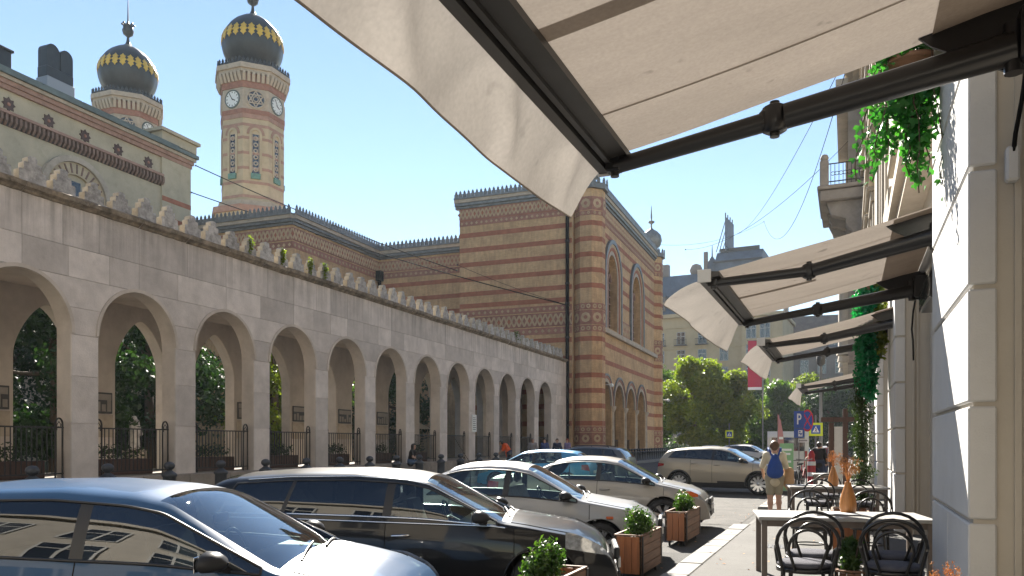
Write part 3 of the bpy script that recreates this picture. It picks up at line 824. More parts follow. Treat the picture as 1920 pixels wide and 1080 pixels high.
# cornice blocks and merlons
y = YS
while y < YE - .1:
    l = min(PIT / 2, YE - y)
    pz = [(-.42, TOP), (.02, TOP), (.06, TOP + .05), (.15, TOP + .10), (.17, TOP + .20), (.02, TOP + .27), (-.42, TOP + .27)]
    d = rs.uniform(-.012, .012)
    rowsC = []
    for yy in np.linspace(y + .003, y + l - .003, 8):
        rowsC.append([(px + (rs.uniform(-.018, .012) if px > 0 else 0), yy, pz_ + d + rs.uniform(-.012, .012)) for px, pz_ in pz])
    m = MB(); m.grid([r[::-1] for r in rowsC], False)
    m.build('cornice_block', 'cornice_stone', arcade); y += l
prof = [(-.31, 0), (.31, 0), (.31, .30), (.29, .33), (.20, .33), (.205, .50), (.19, .53), (.105, .53), (.11, .66), (.06, .71), (-.06, .71), (-.11, .66), (-.105, .53), (-.19, .53), (-.205, .50), (-.20, .33), (-.29, .33), (-.31, .30)]
mer = MB().prism(prof, 'x', -.24, -.04).mesh('merlon', ['weathered', 'merlon_end'])
for p in mer.polygons:
    if abs(p.normal.y) > .6: p.material_index = 1
mp_ = PIT / 4; n_m = int((YE - YS) / mp_)
for i in range(n_m):
    yy = YS + .3 + i * mp_
    o = link('merlon', mer, arcade, (rs.uniform(-.02, .02), yy, TOP + .262), (rs.uniform(-.02, .02), rs.uniform(-.03, .02), rs.uniform(-.08, .08)))
    s_ = rs.uniform(.86, 1.06); o.scale = (1, rs.uniform(.86, 1.08), s_ * .86)
MB().box(-.40, -.28, YS, YE, TOP + .255, TOP + .40).build('parapet', 'weathered', arcade)
# gallery: ceiling, rear wall with pointed arches
MB().box(-3.85, -.45, YS, YE, 6.02, 6.3).build('ceiling', 'limestone_in', arcade)
rear = arch_wall(MB(), 'x', -3.82, -3.40, centres, 1.0, 4.1, 1.5, .87, 6.05, YS, YE, pointed=.45)
rear.build('rear_wall', 'limestone_in', arcade)
# weeds on the merlons
for wi, (wy, wn_) in enumerate(((-10.85, 110), (-9.25, 190), (-7.7, 150), (-6.8, 80), (12.9, 150))):
    t = thing('wall_weed', ['sparse yellow-green weed between the battlements', 'tall pale creeper hanging on a battlement below the tower', 'yellow creeper down the side of one battlement',
              'small yellow tuft on the arcade wall right of the creepers', 'bushy green weed on the wall top near the brick block'][wi], 'weed', S(AX - .06, AY + wy, TOP + .28), SR, 'weeds growing on the arcade top')
    P, D = blob_points([(0.02, 0, .15, .07, .10, .28), (.03, .05, .36, .07, .12, .26)] if wi < 4 else [(-.1, 0, .4, .2, .35, .4)], wn_ * 2, 40 + wi, .1)
    V, F = leaves(P, D, .085, 'oval', 1, .3, 50 + wi); link('leaves', mesh_np('leaves', V, F, 'leaf_yellow' if wi < 4 else 'leaf_mid'), t, kind='stuff')
    MB().tube([(0, 0, -.02), (0, .02, .5)], .008, 5).build('stem', 'bark', t)

# iron fences in the bays
def make_fence():
    t = thing('iron_fence', 'low iron fence', 'fence', (0, 0, 0), SR, 'iron fences in the arcade arches')
    L2 = 1.2
    MB().box(-.02, .02, -L2, L2, 1.20, 1.235).build('top_rail', 'dark_iron', t)
    MB().box(-.018, .018, -L2, L2, .10, .13).build('bottom_rail', 'dark_iron', t)
    b = MB().box(-.010, .010, -.010, .010, .131, 1.199).mesh('bar', 'dark_iron')
    for i in range(15): link('bar', b, t, (0, -L2 + .30 + i * (2 * L2 - .6) / 14, 0))
    for s_ in (-1, 1):
        pts = [(0, s_ * (L2 - .21), -.01), (0, s_ * (L2 - .21), 1.30)] + [(0, s_ * (L2 - .115 - .095 * math.cos(a)), 1.30 + .14 * math.sin(a)) for a in np.linspace(.3, PI - .3, 7)] + [(0, s_ * (L2 - .02), 1.30), (0, s_ * (L2 - .02), -.01)]
        MB().tube(pts, .022, 6).build('hoop', 'dark_iron', t)
        MB().tube([(0, s_ * (L2 - .17), 1.15), (0, s_ * (L2 - .17), 1.28), (0, s_ * (L2 - .115), 1.36), (0, s_ * (L2 - .06), 1.28), (0, s_ * (L2 - .09), 1.22), (0, s_ * (L2 - .14), 1.24)], .012, 5).build('scroll', 'dark_iron', t)
    return t
ordn = ['first', 'second', 'third', 'fourth', 'fifth', 'sixth', 'seventh', 'eighth', 'ninth', 'tenth', 'eleventh', 'twelfth', 'thirteenth']
f0 = make_fence(); fences = []
KD = {}
for q in bpy.data.objects:
    if q.parent == f0: KD.setdefault(f0.name, []).append(q)
for n in range(12):
    c = 15.8 + PIT * (n - 1)
    o = f0 if n == 0 else copy_tree(f0, kids=KD)
    o.location = S(AX - .2, c, BASE)
    o['label'] = 'low black iron fence closing the %s arcade arch from the left' % ordn[n]

# photo boards on the rear wall of the gallery
for n in range(8):
    c = 15.8 + PIT * (n - 1) - 1.64
    t = thing('photo_board', 'old photograph over a pale caption board, seen through the %s arch' % ordn[n], 'display board', S(AX - 3.38, c, 0), SR, 'photo boards in the gallery')
    MB().box(0, .03, -.50, .50, 2.62, 3.25).build('photograph', 'frame_dark', t)
    m = MB()
    for i in range(5): m.box(.031, .036, -.46 + i * .19 + .01, -.46 + i * .19 + .15, 2.68, 2.80 + .30 * rs.random())
    m.box(.031, .035, -.46, .46, 3.02, 3.2)
    m.build('picture', 'facade_grey', t)
    MB().box(0, .035, -.52, .52, 1.9, 2.58).build('caption_board', 'pale_stone', t)
# plaque on a pillar
t = thing('wall_plaque', 'small white notice plaque on an arcade pillar', 'plaque', S(AX + .005, 37.3, 2.3), SR)
MB().cbox(0, .04, -.28, .28, 0, .9, .01).build('plate', 'dial', t)
m = MB()
for i in range(7): m.box(.041, .043, -.2, .12 + .08 * rs.random(), .12 + i * .1, .15 + i * .1)
m.build('text_lines', 'frame_dark', t)
# troughs with plants behind the fences
for n in range(7):
    c = 15.8 + PIT * (n - 1)
    t = thing('plant_trough', 'brown trough with dark low shrubs behind the fence of the %s arch' % ordn[n], 'planter', S(AX - .75, c, BASE), SR, 'troughs behind the arcade fences')
    MB().cbox(-.2, .2, -1.0, 1.0, 0, .42, .015).build('box', 'wood_dark', t)
    P, D = blob_points([(0, -.6 + .4 * i, .6, .24, .3, .26) for i in range(4)], 420, 90 + n, .2)
    V, F = leaves(P, D, .10, 'oval', 1, .2, 91 + n); link('foliage', mesh_np('foliage', V, F, 'leaf_dark'), t, kind='stuff')
# ------------------------------------------------------------------ synagogue: brick block at the corner
BX, BY = -16.4, 53.4
block = thing('brick_block', 'tall banded brick block with arched windows and pointed cresting at the arcade end', 'synagogue', S(BX, BY), SR)
OB = (BX, BY, 0)
FX = -14.95; Y1 = 77.0; ZT = 19.45
w = MB(OB); w.box(-25.2, BX + .0, BY, BY + .6, 0, ZT); w.box(-25.2, -24.6, BY + .6, Y1, 0, ZT); w.box(-24.6, FX - .7, Y1 - .6, Y1, 0, ZT)
w.box(-25.2, FX - .3, BY, Y1, ZT - .3, ZT - .02)
w.build('wall', 'buff_brick', block)
wc = [58.9, 67.3]; wr, wspr, wrise, wsill, wtop = 1.55, 14.3, 1.75, 10.4, ZT
ac = [57.1, 61.15, 65.2, 69.25]; ahw, aspr, arise = 1.62, 4.55, 1.75
f = MB(OB)
arch_wall(f, 'x', FX - .7, FX, wc, wr, wspr, wrise, wsill, wtop, 54.4, 76.6)
arch_wall(f, 'x', FX - .7, FX, ac, ahw, aspr, arise, .0, 8.6, 54.4, 76.6)
f.box(FX - .7, FX, 54.4, 76.6, 8.6, wsill)
f.build('facade', 'buff_brick', block)
m = MB(OB); m.box(-19.5, -19.3, 54, 76.5, 0, 8.5); m.build('porch_rear_wall', 'pale_stone', block)
m = MB(OB); m.box(-19.5, FX - .7, 54, 76.5, 8.2, 8.5); m.build('porch_ceiling', 'pale_stone', block)
m = MB(OB); m.box(-19.5, FX + .5, 54.6, 76.4, 0, .42); m.build('porch_floor', 'plinth_stone', block)
# window glazing, mullions and mouldings
for c in wc:
    o = MB(OB).box(FX - .62, FX - .55, c - wr, c + wr, wsill, wspr + wrise).build('window', 'window_dark', block)
    m = MB(OB)
    for dy in (-.52, .52): m.box(FX - .55, FX - .40, c + dy - .09, c + dy + .09, wsill, wspr + .2)
    for dy in (-1.02, 0, 1.02): arch_ring(m, 'x', FX - .54, FX - .41, c + dy, .36, .5, wspr, .45, .6, None, n=6)
    m.lathe([(.55, -.05), (.72, -.05), (.72, .05), (.55, .05), (.55, -.05)], 14, (FX - .47, c, wspr + 1.05), 'x', caps=False)
    for z in np.arange(wsill + .5, wspr, .55): m.box(FX - .55, FX - .50, c - wr, c + wr, z, z + .05)
    m.build('tracery', 'pink_stone', o)
    for j, (a, b, mat, px) in enumerate(((1.55, 1.85, 'pale_stone', .06), (1.85, 2.1, 'red_brick', .10), (2.1, 2.35, 'buff_tile', .13), (2.35, 2.62, 'grey_metal', .2))):
        MB_ = MB(OB); arch_ring(MB_, 'x', FX - .05, FX + px, c, a + .003, b - .003, wspr, a + .2, b + .25, wsill - .2); MB_.build('window_moulding', mat, block)
m = MB(OB); m.box(FX + .003, FX + .28, 54.9, 75.6, 9.85, 10.18); m.build('sill_course', 'pale_stone', block)
for i, c in enumerate(ac):
    for j, (a, b, mat, px) in enumerate(((1.60, 1.86, 'pale_stone', .05), (1.86, 2.06, 'terracotta', .08), (2.06, 2.2, 'grey_metal', .12))):
        if j and i == 3: b = b
        q = MB(OB); arch_ring(q, 'x', FX - .1, FX + px + i * .001, c, a + .002, min(b, 2.02) if j else b, aspr, a + .14, b + .16, None); q.build('arch_moulding', mat, block)
for i in range(5):
    yc = 55.08 + 4.05 * i
    q = MB(OB); q.lathe([(.34, .42), (.34, .75), (.24, .85), (.22, 4.1), (.36, 4.35), (.38, 4.55)], 12, (FX - .1, yc, 0)); q.build('column', 'pale_stone', block)
    q = MB(OB); q.box(FX - .5, FX + .02, yc - .40, yc + .40, 0, 4.56)
for i in range(4):
    q = MB(OB)
    for k in range(12): q.box(FX - .46, FX - .43, ac[i] - 1.3 + k * .235, ac[i] - 1.27 + k * .235, .42, 2.0)
    q.box(FX - .47, FX - .42, ac[i] - 1.35, ac[i] + 1.35, 1.9, 1.95)
    q.build('porch_grille', 'dark_iron', block)
# corner piers (octagonal) and their bands
def octa(r, a0=PI / 8): return [(r * math.cos(a0 + k * PI / 4), r * math.sin(a0 + k * PI / 4)) for k in range(8)]
BANDZ = [17.15, 16.05, 14.97, 13.87, 12.78, 9.05, 7.75, 6.5, 5.42, 4.35, 3.12]
piers = [(-15.42, 54.35), (-15.42, 76.1)]
for (px, py) in piers:
    q = MB(OB); q.prism([(px + a, py + b) for a, b in octa(1.10)], 'z', 1.2, ZT + .1); q.build('corner_pier', 'buff_brick', block)
    q = MB(OB); q.prism([(px + a, py + b) for a, b in octa(1.28)], 'z', 0, .9); q.prism([(px + a, py + b) for a, b in octa(1.2)], 'z', .9, 1.2); q.build('pier_base', 'pale_stone', block)
    for z in BANDZ:
        q = MB(OB); q.prism([(px + a, py + b) for a, b in octa(1.112)], 'z', z - .17, z + .17); q.build('brick_band', 'red_brick', block)
    for (z0, z1) in ((1.22, 1.62), (1.66, 2.45), (2.49, 2.9), (9.55, 10.0), (10.05, 11.05), (11.1, 11.55), (17.7, 18.0), (18.05, 19.0)):
        q = MB(OB); q.prism([(px + a, py + b) for a, b in octa(1.13)], 'z', z0, z1); q.build('frieze_band', 'terracotta', block)
        r = (z1 - z0) * .36
        for k in range(8):
            a = k * PI / 4; n_ = 1 if z1 - z0 > .7 else 2
            for e in range(n_):
                off = 0 if n_ == 1 else (-.2 + .4 * e)
                bx_ = px + 1.05 * math.cos(a) - off * math.sin(a); by_ = py + 1.05 * math.sin(a) + off * math.cos(a)
                if by_ > py + .9 or bx_ < px - .9: continue
                q = MB(OB); zc = (z0 + z1) / 2
                nrm = Vector((math.cos(a), math.sin(a), 0)); tg = Vector((-math.sin(a), math.cos(a), 0)); cc = Vector((bx_, by_, zc))
                P8 = [cc + nrm * .02 + tg * (r * math.cos(t)) + Vector((0, 0, r * math.sin(t))) for t in np.arange(8) * PI / 4]
                P9 = [cc + nrm * .035 + tg * (r * .4 * math.cos(t)) + Vector((0, 0, r * .4 * math.sin(t))) for t in np.arange(8) * PI / 4]
                q.add(P8 + P9, [(i, (i + 1) % 8, 8 + (i + 1) % 8, 8 + i) for i in range(8)]); q.build('rosette', 'buff_tile', block)
    q = MB(OB); q.prism([(px + a, py + b) for a, b in octa(1.34)], 'z', ZT + .12, ZT + .5); q.build('pier_cap', 'grey_metal', block)
    q = MB(OB)
    q.lathe([(.55, ZT + .5), (.6, ZT + .75), (.42, ZT + .95), (.5, ZT + 1.05), (.85, ZT + 1.35), (1.02, ZT + 1.85), (.92, ZT + 2.35), (.6, ZT + 2.72), (.25, ZT + 2.95), (.1, ZT + 3.1)], 18, (px, py, 0)); q.build('finial_ball', 'grey_metal', block)
    q = MB(OB); q.lathe([(.09, ZT + 3.05), (.07, ZT + 3.5), (.3, ZT + 3.62), (.3, ZT + 3.75), (.06, ZT + 3.85), (.09, ZT + 4.2), (.012, ZT + 5.3)], 8, (px, py, 0)); q.build('finial_spike', 'grey_metal', block)
    cm = MB().prism([(-.12, 0), (.12, 0), (.12, .22), (0, .42), (-.12, .22)], 'x', -.04, .04).mesh('crest', 'grey_metal')
    for k in range(16):
        a = k * PI / 8; link('crest', cm, block, (px + 1.26 * math.cos(a) - BX, py + 1.26 * math.sin(a) - BY, ZT + .48), (0, 0, a))

# red bands, friezes, cornice and cresting along a straight wall run
def frieze(parent, O, run, u0, u1, plane, sgn, z0, z1, dia=True):
    """run 'x' or 'y': the direction of the wall; plane: its coordinate; sgn: outward direction"""
    def bx(mb, a, b, d0, d1, za, zb):
        d0, d1 = plane + sgn * d0, plane + sgn * d1
        return mb.box(a, b, d0, d1, za, zb) if run == 'x' else mb.box(d0, d1, a, b, za, zb)
    bx(MB(O), u0, u1, .002, .035, z0, z1).build('frieze_panel', 'terracotta', parent)
    h = z1 - z0
    if dia:
        n = max(2, round((u1 - u0) / (h * .78))); p = (u1 - u0) / n
        lat = MB(O)
        def pt(u, d, z): return (u, plane + sgn * d, z) if run == 'x' else (plane + sgn * d, u, z)
        for i in range(n):
            for ph in (0, 1):
                ua, ub = u0 + i * p, u0 + (i + 1) * p; um = (ua + ub) / 2
                za, zb = (z0 + .1 * h, z1 - .1 * h) if ph == 0 else (z1 - .1 * h, z0 + .1 * h)
                lat.bar(pt(ua, .045 + ph * .004, za), pt(um, .045 + ph * .004, zb), .13 * h, .03, up=pt(0, 1, 0) if run == 'x' else (1, 0, 0))
                lat.bar(pt(um, .048 + ph * .004, zb), pt(ub, .048 + ph * .004, za), .13 * h, .03, up=pt(0, 1, 0) if run == 'x' else (1, 0, 0))
        lat.build('lattice', 'buff_tile', parent)
        r = h * .17
        d4 = [(-r, 0), (0, -r), (r, 0), (0, r)]
        me = MB().prism(d4, 'y' if run == 'x' else 'x', 0, sgn * .06).mesh('diamond_tile', 'red_brick')
        for i in range(n):
            for q_ in ((u0 + i * p, (z0 + z1) / 2), ):
                uu = q_[0] + p * .5 * 0 + (p * .0)
                lo = (uu + 0, plane, (z0 + z1) / 2) if run == 'x' else (plane, uu, (z0 + z1) / 2)
                link('diamond_tile', me, parent, (lo[0] - O[0], lo[1] - O[1], lo[2]))
    else:
        n = max(3, round((u1 - u0) / (h * 1.0))); p = (u1 - u0) / n
        dots = MB(O); r = h * .28
        for i in range(n):
            uc = u0 + (i + .5) * p; zc = (z0 + z1) / 2
            po = [(uc - r, zc), (uc, zc - r), (uc + r, zc), (uc, zc + r)]
            dots.prism(po, 'y' if run == 'x' else 'x', plane + sgn * .03, plane + sgn * .05)
        dots.build('bead_row', 'buff_tile', parent, kind='stuff')
def bands(parent, O, run, u0, u1, plane, sgn, zs, h=.17):
    for z in zs:
        a, b = plane + sgn * .0005, plane + sgn * .014
        m = MB(O)
        m.box(u0, u1, a, b, z - h, z + h) if run == 'x' else m.box(a, b, u0, u1, z - h, z + h)
        m.build('brick_band', 'red_brick', parent)
def cornice(parent, O, run, u0, u1, plane, sgn, z, crest_p=.33, hh=.55):
    steps = ((.12, z - .30, z - .12, 'grey_metal'), (.26, z - .12, z + .10, 'grey_metal'), (.34, z + .10, z + .34, 'pale_stone'), (.42, z + .34, z + .46, 'grey_metal'))
    for d, a, b, mat in steps:
        m = MB(O); p0, p1 = plane - sgn * .25, plane + sgn * d
        m.box(u0, u1, p0, p1, a, b) if run == 'x' else m.box(p0, p1, u0, u1, a, b)
        m.build('cornice', mat, parent)
    w_ = crest_p * .46
    pr = [(-w_, 0), (w_, 0), (w_, hh * .5), (w_ * .55, hh * .55), (w_ * .6, hh * .72), (0, hh), (-w_ * .6, hh * .72), (-w_ * .55, hh * .55), (-w_, hh * .5)]
    me = MB().prism(pr, 'y' if run == 'x' else 'x', -.03, .03).mesh('crest', 'grey_metal')
    n = int((u1 - u0) / crest_p)
    for i in range(n):
        u = u0 + (i + .5) * (u1 - u0) / n
        lo = (u, plane + sgn * .3, z + .455) if run == 'x' else (plane + sgn * .3, u, z + .455)
        link('crest', me, parent, (lo[0] - O[0], lo[1] - O[1], lo[2]))
xs0, xs1 = -25.2, -16.45
bands(block, OB, 'x', xs0, xs1, BY, -1, BANDZ + [18.35, 11.9])
# upper frieze: diamonds over beads; lower frieze: beads, diamonds, beads
def friezes(parent, O, run, u0, u1, plane, sgn, top, h1=.82, h2=.40):
    frieze(parent, O, run, u0, u1, plane, sgn, top - h1, top, True)
    frieze(parent, O, run, u0, u1, plane, sgn, top - h1 - .06 - h2, top - h1 - .06, False)
friezes(block, OB, 'x', xs0, xs1, BY, -1, 19.84 - .72)
frieze(block, OB, 'x', xs0, xs1, BY, -1, 11.1, 11.55, False)
frieze(block, OB, 'x', xs0, xs1, BY, -1, 10.05, 11.03, True)
frieze(block, OB, 'x', xs0, xs1, BY, -1, 9.5, 9.98, False)
cornice(block, OB, 'x', xs0 - .3, xs1 + .35, BY, -1, ZT)
fy0, fy1 = 55.5, 75.0
for z in BANDZ:
    segs = [(fy0, fy1)]
    if z > 10.3 and z < 17:
        hw_ = 2.64 if z < wspr else max(0, 2.64 * math.sqrt(max(0, 1 - ((z - wspr) / 2.65) ** 2)))
        segs = [(fy0, wc[0] - hw_), (wc[0] + hw_, wc[1] - hw_), (wc[1] + hw_, fy1)]
    if z < 7.0: segs = [(71.6, fy1)]
    if z < 9.3 and z > 8.9: pass
    for a, b in segs:
        if b - a > .2: bands(block, OB, 'y', a, b, FX, 1, [z])
friezes(block, OB, 'y', fy0, fy1, FX, 1, 19.84 - .72)
frieze(block, OB, 'y', wc[0] + 2.64, wc[1] - 2.64, FX, 1, 10.25, 11.5, True)
cornice(block, OB, 'y', 55.3, 75.2, FX, 1, ZT)
# downpipe
m = MB(OB); m.tube([(-16.75, BY - .16, .4), (-16.75, BY - .16, 19.0)], .13, 10); m.build('downpipe', 'cable', block)
m = MB(OB)
for z in (3, 6, 9.2, 11.6, 13, 16): m.lathe([(.17, z - .06), (.17, z + .06)], 10, (-16.75, BY - .16, 0)); m.box(-16.78, -16.72, BY - .16, BY, z - .03, z + .03)
m.build('pipe_clamp', 'dark_iron', block)
# camera on the pier
for (px, py, lab) in ((-14.2, 55.6, 'small white camera on the near brick pier'), (-14.0, 76.9, 'white camera on an arm at the far brick pier')):
    t = thing('security_camera', lab, 'camera', S(px, py, 5.9), SR)
    MB().tube([(-.4, 0, .05), (0, 0, .05)], .03, 6).build('arm', 'dial', t)
    MB().lathe([(.10, -.2), (.13, -.1), (.13, .15), (.09, .2)], 10, (.05, 0, 0), 'y').build('camera_body', 'dial', t)

# ------------------------------------------------------------------ synagogue: lower wing between block and hall
WX, WY = -34.0, 45.1
wing = thing('brick_wing', 'lower brick wing with red frieze and metal cresting between hall and brick block', 'synagogue', S(WX, WY), SR)
OW = (WX, WY, 0); ZW = 17.1
m = MB(OW); m.box(-43.0, WX, WY, 62, 0, ZW); m.box(WX, -25.25, 56.5, 62, 0, ZW); m.build('wall', 'buff_brick', wing)
for run, a, b, pl, sg in (('x', -43.0, WX, WY, -1), ('y', WY, 56.45, WX, 1), ('x', WX + .05, -25.3, 56.5, -1)):
    frieze(wing, OW, run, a, b, pl, sg, 15.75, 16.62, True)
    frieze(wing, OW, run, a, b, pl, sg, 15.2, 15.66, False)
    cornice(wing, OW, run, a - (.0 if run == 'x' and a < -40 else .1), b + .1, pl, sg, ZW, .36, .6)
bands(wing, OW, 'x', WX + .05, -25.3, 56.5, -1, [14.6, 13.4, 12.2, 11.0, 9.8])
bands(wing, OW, 'y', WY, 56.4, WX, 1, [12.2, 10.8])
m = MB(OW); m.tube([(WX + .25, 56.2, 15.0), (WX + .25, 56.2, 5)], .14, 8); m.box(WX + .05, WX + .5, 55.9, 56.4, 15.0, 15.8); m.build('downpipe', 'cable', wing)
m = MB(OW); arch_ring(m, 'y', 56.3, 56.52, -26.4, .55, .8, 10.6, .75, 1.0, 9); m.build('window_moulding', 'terracotta', wing)
m = MB(OW); m.box(-26.95, -25.85, 56.44, 56.49, 9, 11.2); m.build('window', 'window_dark', wing)
m = MB(OW); m.add([(-41.5, 46, ZW + .3), (-35, 46, ZW + .3), (-35, 61, ZW + .3), (-41.5, 61, ZW + .3), (-38.2, 52, ZW + 1.7), (-38.2, 55, ZW + 1.7)], [(0, 1, 4), (1, 2, 5, 4), (2, 3, 5), (3, 0, 4, 5)]); m.build('roof', 'roof_metal', wing)

# ------------------------------------------------------------------ synagogue: main hall
HX, HY = -43.1, 45.1
hall = thing('synagogue_hall', 'high yellow stone synagogue hall with star rosettes and dentil course at left', 'synagogue', S(HX, HY), SR)
OH = (HX, HY, 0); ZH = 22.2
m = MB(OH); m.box(-62, HX, -4, HY - 2.7, 0, ZH); m.build('wall', 'hall_stone', hall)
m = MB(OH); m.box(-62, HX + .14, HY - 2.7, HY, 0, ZH); m.build('end_pier', 'hall_stone', hall)
for d, a, b, mat in ((.18, 21.75, 22.0, 'pink_stone'), (.3, 22.0, 22.25, 'pink_stone'), (.45, 22.25, 22.45, 'pale_stone'), (.62, 22.45, 22.7, 'roof_metal')):
    m = MB(OH); m.box(-62, HX + d, -4, HY + d * .5, a, b); m.build('cornice', mat, hall)
for i in range(18):
    ya = -4 + i * 2.65
    m = MB(OH); m.box(HX - 1.6, HX + .5, ya + .02, ya + 2.6, 22.7, 22.86); m.build('roof_sheet', 'roof_metal', hall)
m = MB(OH); m.add([(HX + .4, -4, 22.86), (HX + .4, HY, 22.86), (HX - 9, HY, 24.5), (HX - 9, -4, 24.5)], [(0, 1, 2, 3)]); m.build('roof', 'roof_metal', hall)
dent = MB().prism([(0, .0), (.10, 0), (.30, .25), (.30, .60), (0, .60)], 'y', 0, .14).mesh('dentil', 'dentil_stone')
m = MB(OH); m.box(HX + .003, HX + .05, 0, HY - 2.7, 19.72, 20.34); m.build('dentil_ground', 'dark_void', hall)
i = 0
y = HY - 2.75
while y > 5 and i < 130:
    link('dentil', dent, hall, (0, y - HY, 19.72), None); y -= .285; i += 1
m = MB(OH); m.box(HX, HX + .34, 0, HY - 2.7, 20.34, 20.5); m.build('dentil_course', 'pink_stone', hall)
star = []
for k in range(16):
    r = .42 if k % 2 == 0 else .29
    star.append((r * math.cos(k * PI / 8), r * math.sin(k * PI / 8)))
sm = MB().prism(star, 'x', -.03, .05).mesh('star_rosette', 'wood_dark'); sc_ = MB().lathe([(.0, .07), (.10, .07), (.12, .0)], 8, (0, 0, 0), 'x').mesh('rosette_boss', 'terracotta')
for k in range(12):
    y = 41.3 - 2.5 * k
    so = link('star_rosette', sm, hall, (0, y - HY, 21.0)); link('rosette_boss', sc_, so)
for yc in (35.6, 26.5, 17.4):
    ZA = 16.95
    m = MB(OH); arch_ring(m, 'x', HX - .05, HX + .30, yc, 2.12, 2.5, ZA, 2.1, 2.45, 12); m.build('arch_moulding', 'pale_stone', hall)
    m = MB(OH); arch_ring(m, 'x', HX - .05, HX + .16, yc, 1.35, 2.1, ZA, 1.35, 2.08, 12); m.build('arch_moulding', 'tower_stone', hall)
    for k in range(15):
        a = PI * k / 14; q = MB(OH); cc = Vector((HX + .17, yc + 1.72 * math.cos(a), ZA + 1.72 * math.sin(a))); d = Vector((0, math.cos(a), math.sin(a))); q.bar(cc - d * .28, cc + d * .28, .1, .05, up=(1, 0, 0)); q.build('arch_flute', 'dentil_stone', hall)
    m = MB(OH); m.box(HX - .02, HX + .06, yc - .75, yc + .35, 15.2, 17.9); m.build('window', 'window_dark', hall)
bands(hall, OH, 'y', HY - 2.7, HY, HX + .14, 1, [18.9, 17.5, 16.1])
m = MB(OH); m.box(HX - 2.2, HX + .35, HY - 2.9, HY + .35, 22.87, 23.5); m.box(HX - 2.4, HX + .55, HY - 3.1, HY + .55, 23.5, 23.72); m.build('parapet_block', 'hall_stone', hall)
# tablets of the law on the roof edge and a chimney block
t = thing('stone_tablets', 'dark twin round-topped tablets standing on the hall roof edge', 'monument', S(HX - .9, 35.0, 22.86), SR)
MB().cbox(-.5, .5, -.95, .95, 0, 1.1, .04).build('pedestal', 'sign_back', t)
for s_ in (-1, 1):
    po = [(s_ * .46 - .43, 1.1)] + [(s_ * .46 - .43 * math.cos(a), 2.75 + .43 * math.sin(a)) for a in np.linspace(0, PI, 9)] + [(s_ * .46 + .43, 1.1)]
    MB().prism(po, 'x', -.38, .38).build('tablet', 'dome_metal', t)
MB().cbox(-.42, .42, -.92, .92, 1.1, 1.75, .04).build('tablet_foot', 'dome_metal', t)
t = thing('roof_box', 'dark box on the hall roof at the left edge', 'roof box', S(HX - 1.2, 30.9, 22.86), SR)
MB().cbox(-.8, .8, -1.3, .9, 0, 1.35, .03).build('body', 'dome_metal', t); MB().cbox(-.9, .9, -1.4, 1.0, 1.35, 1.5, .03).build('lid', 'dome_metal', t)

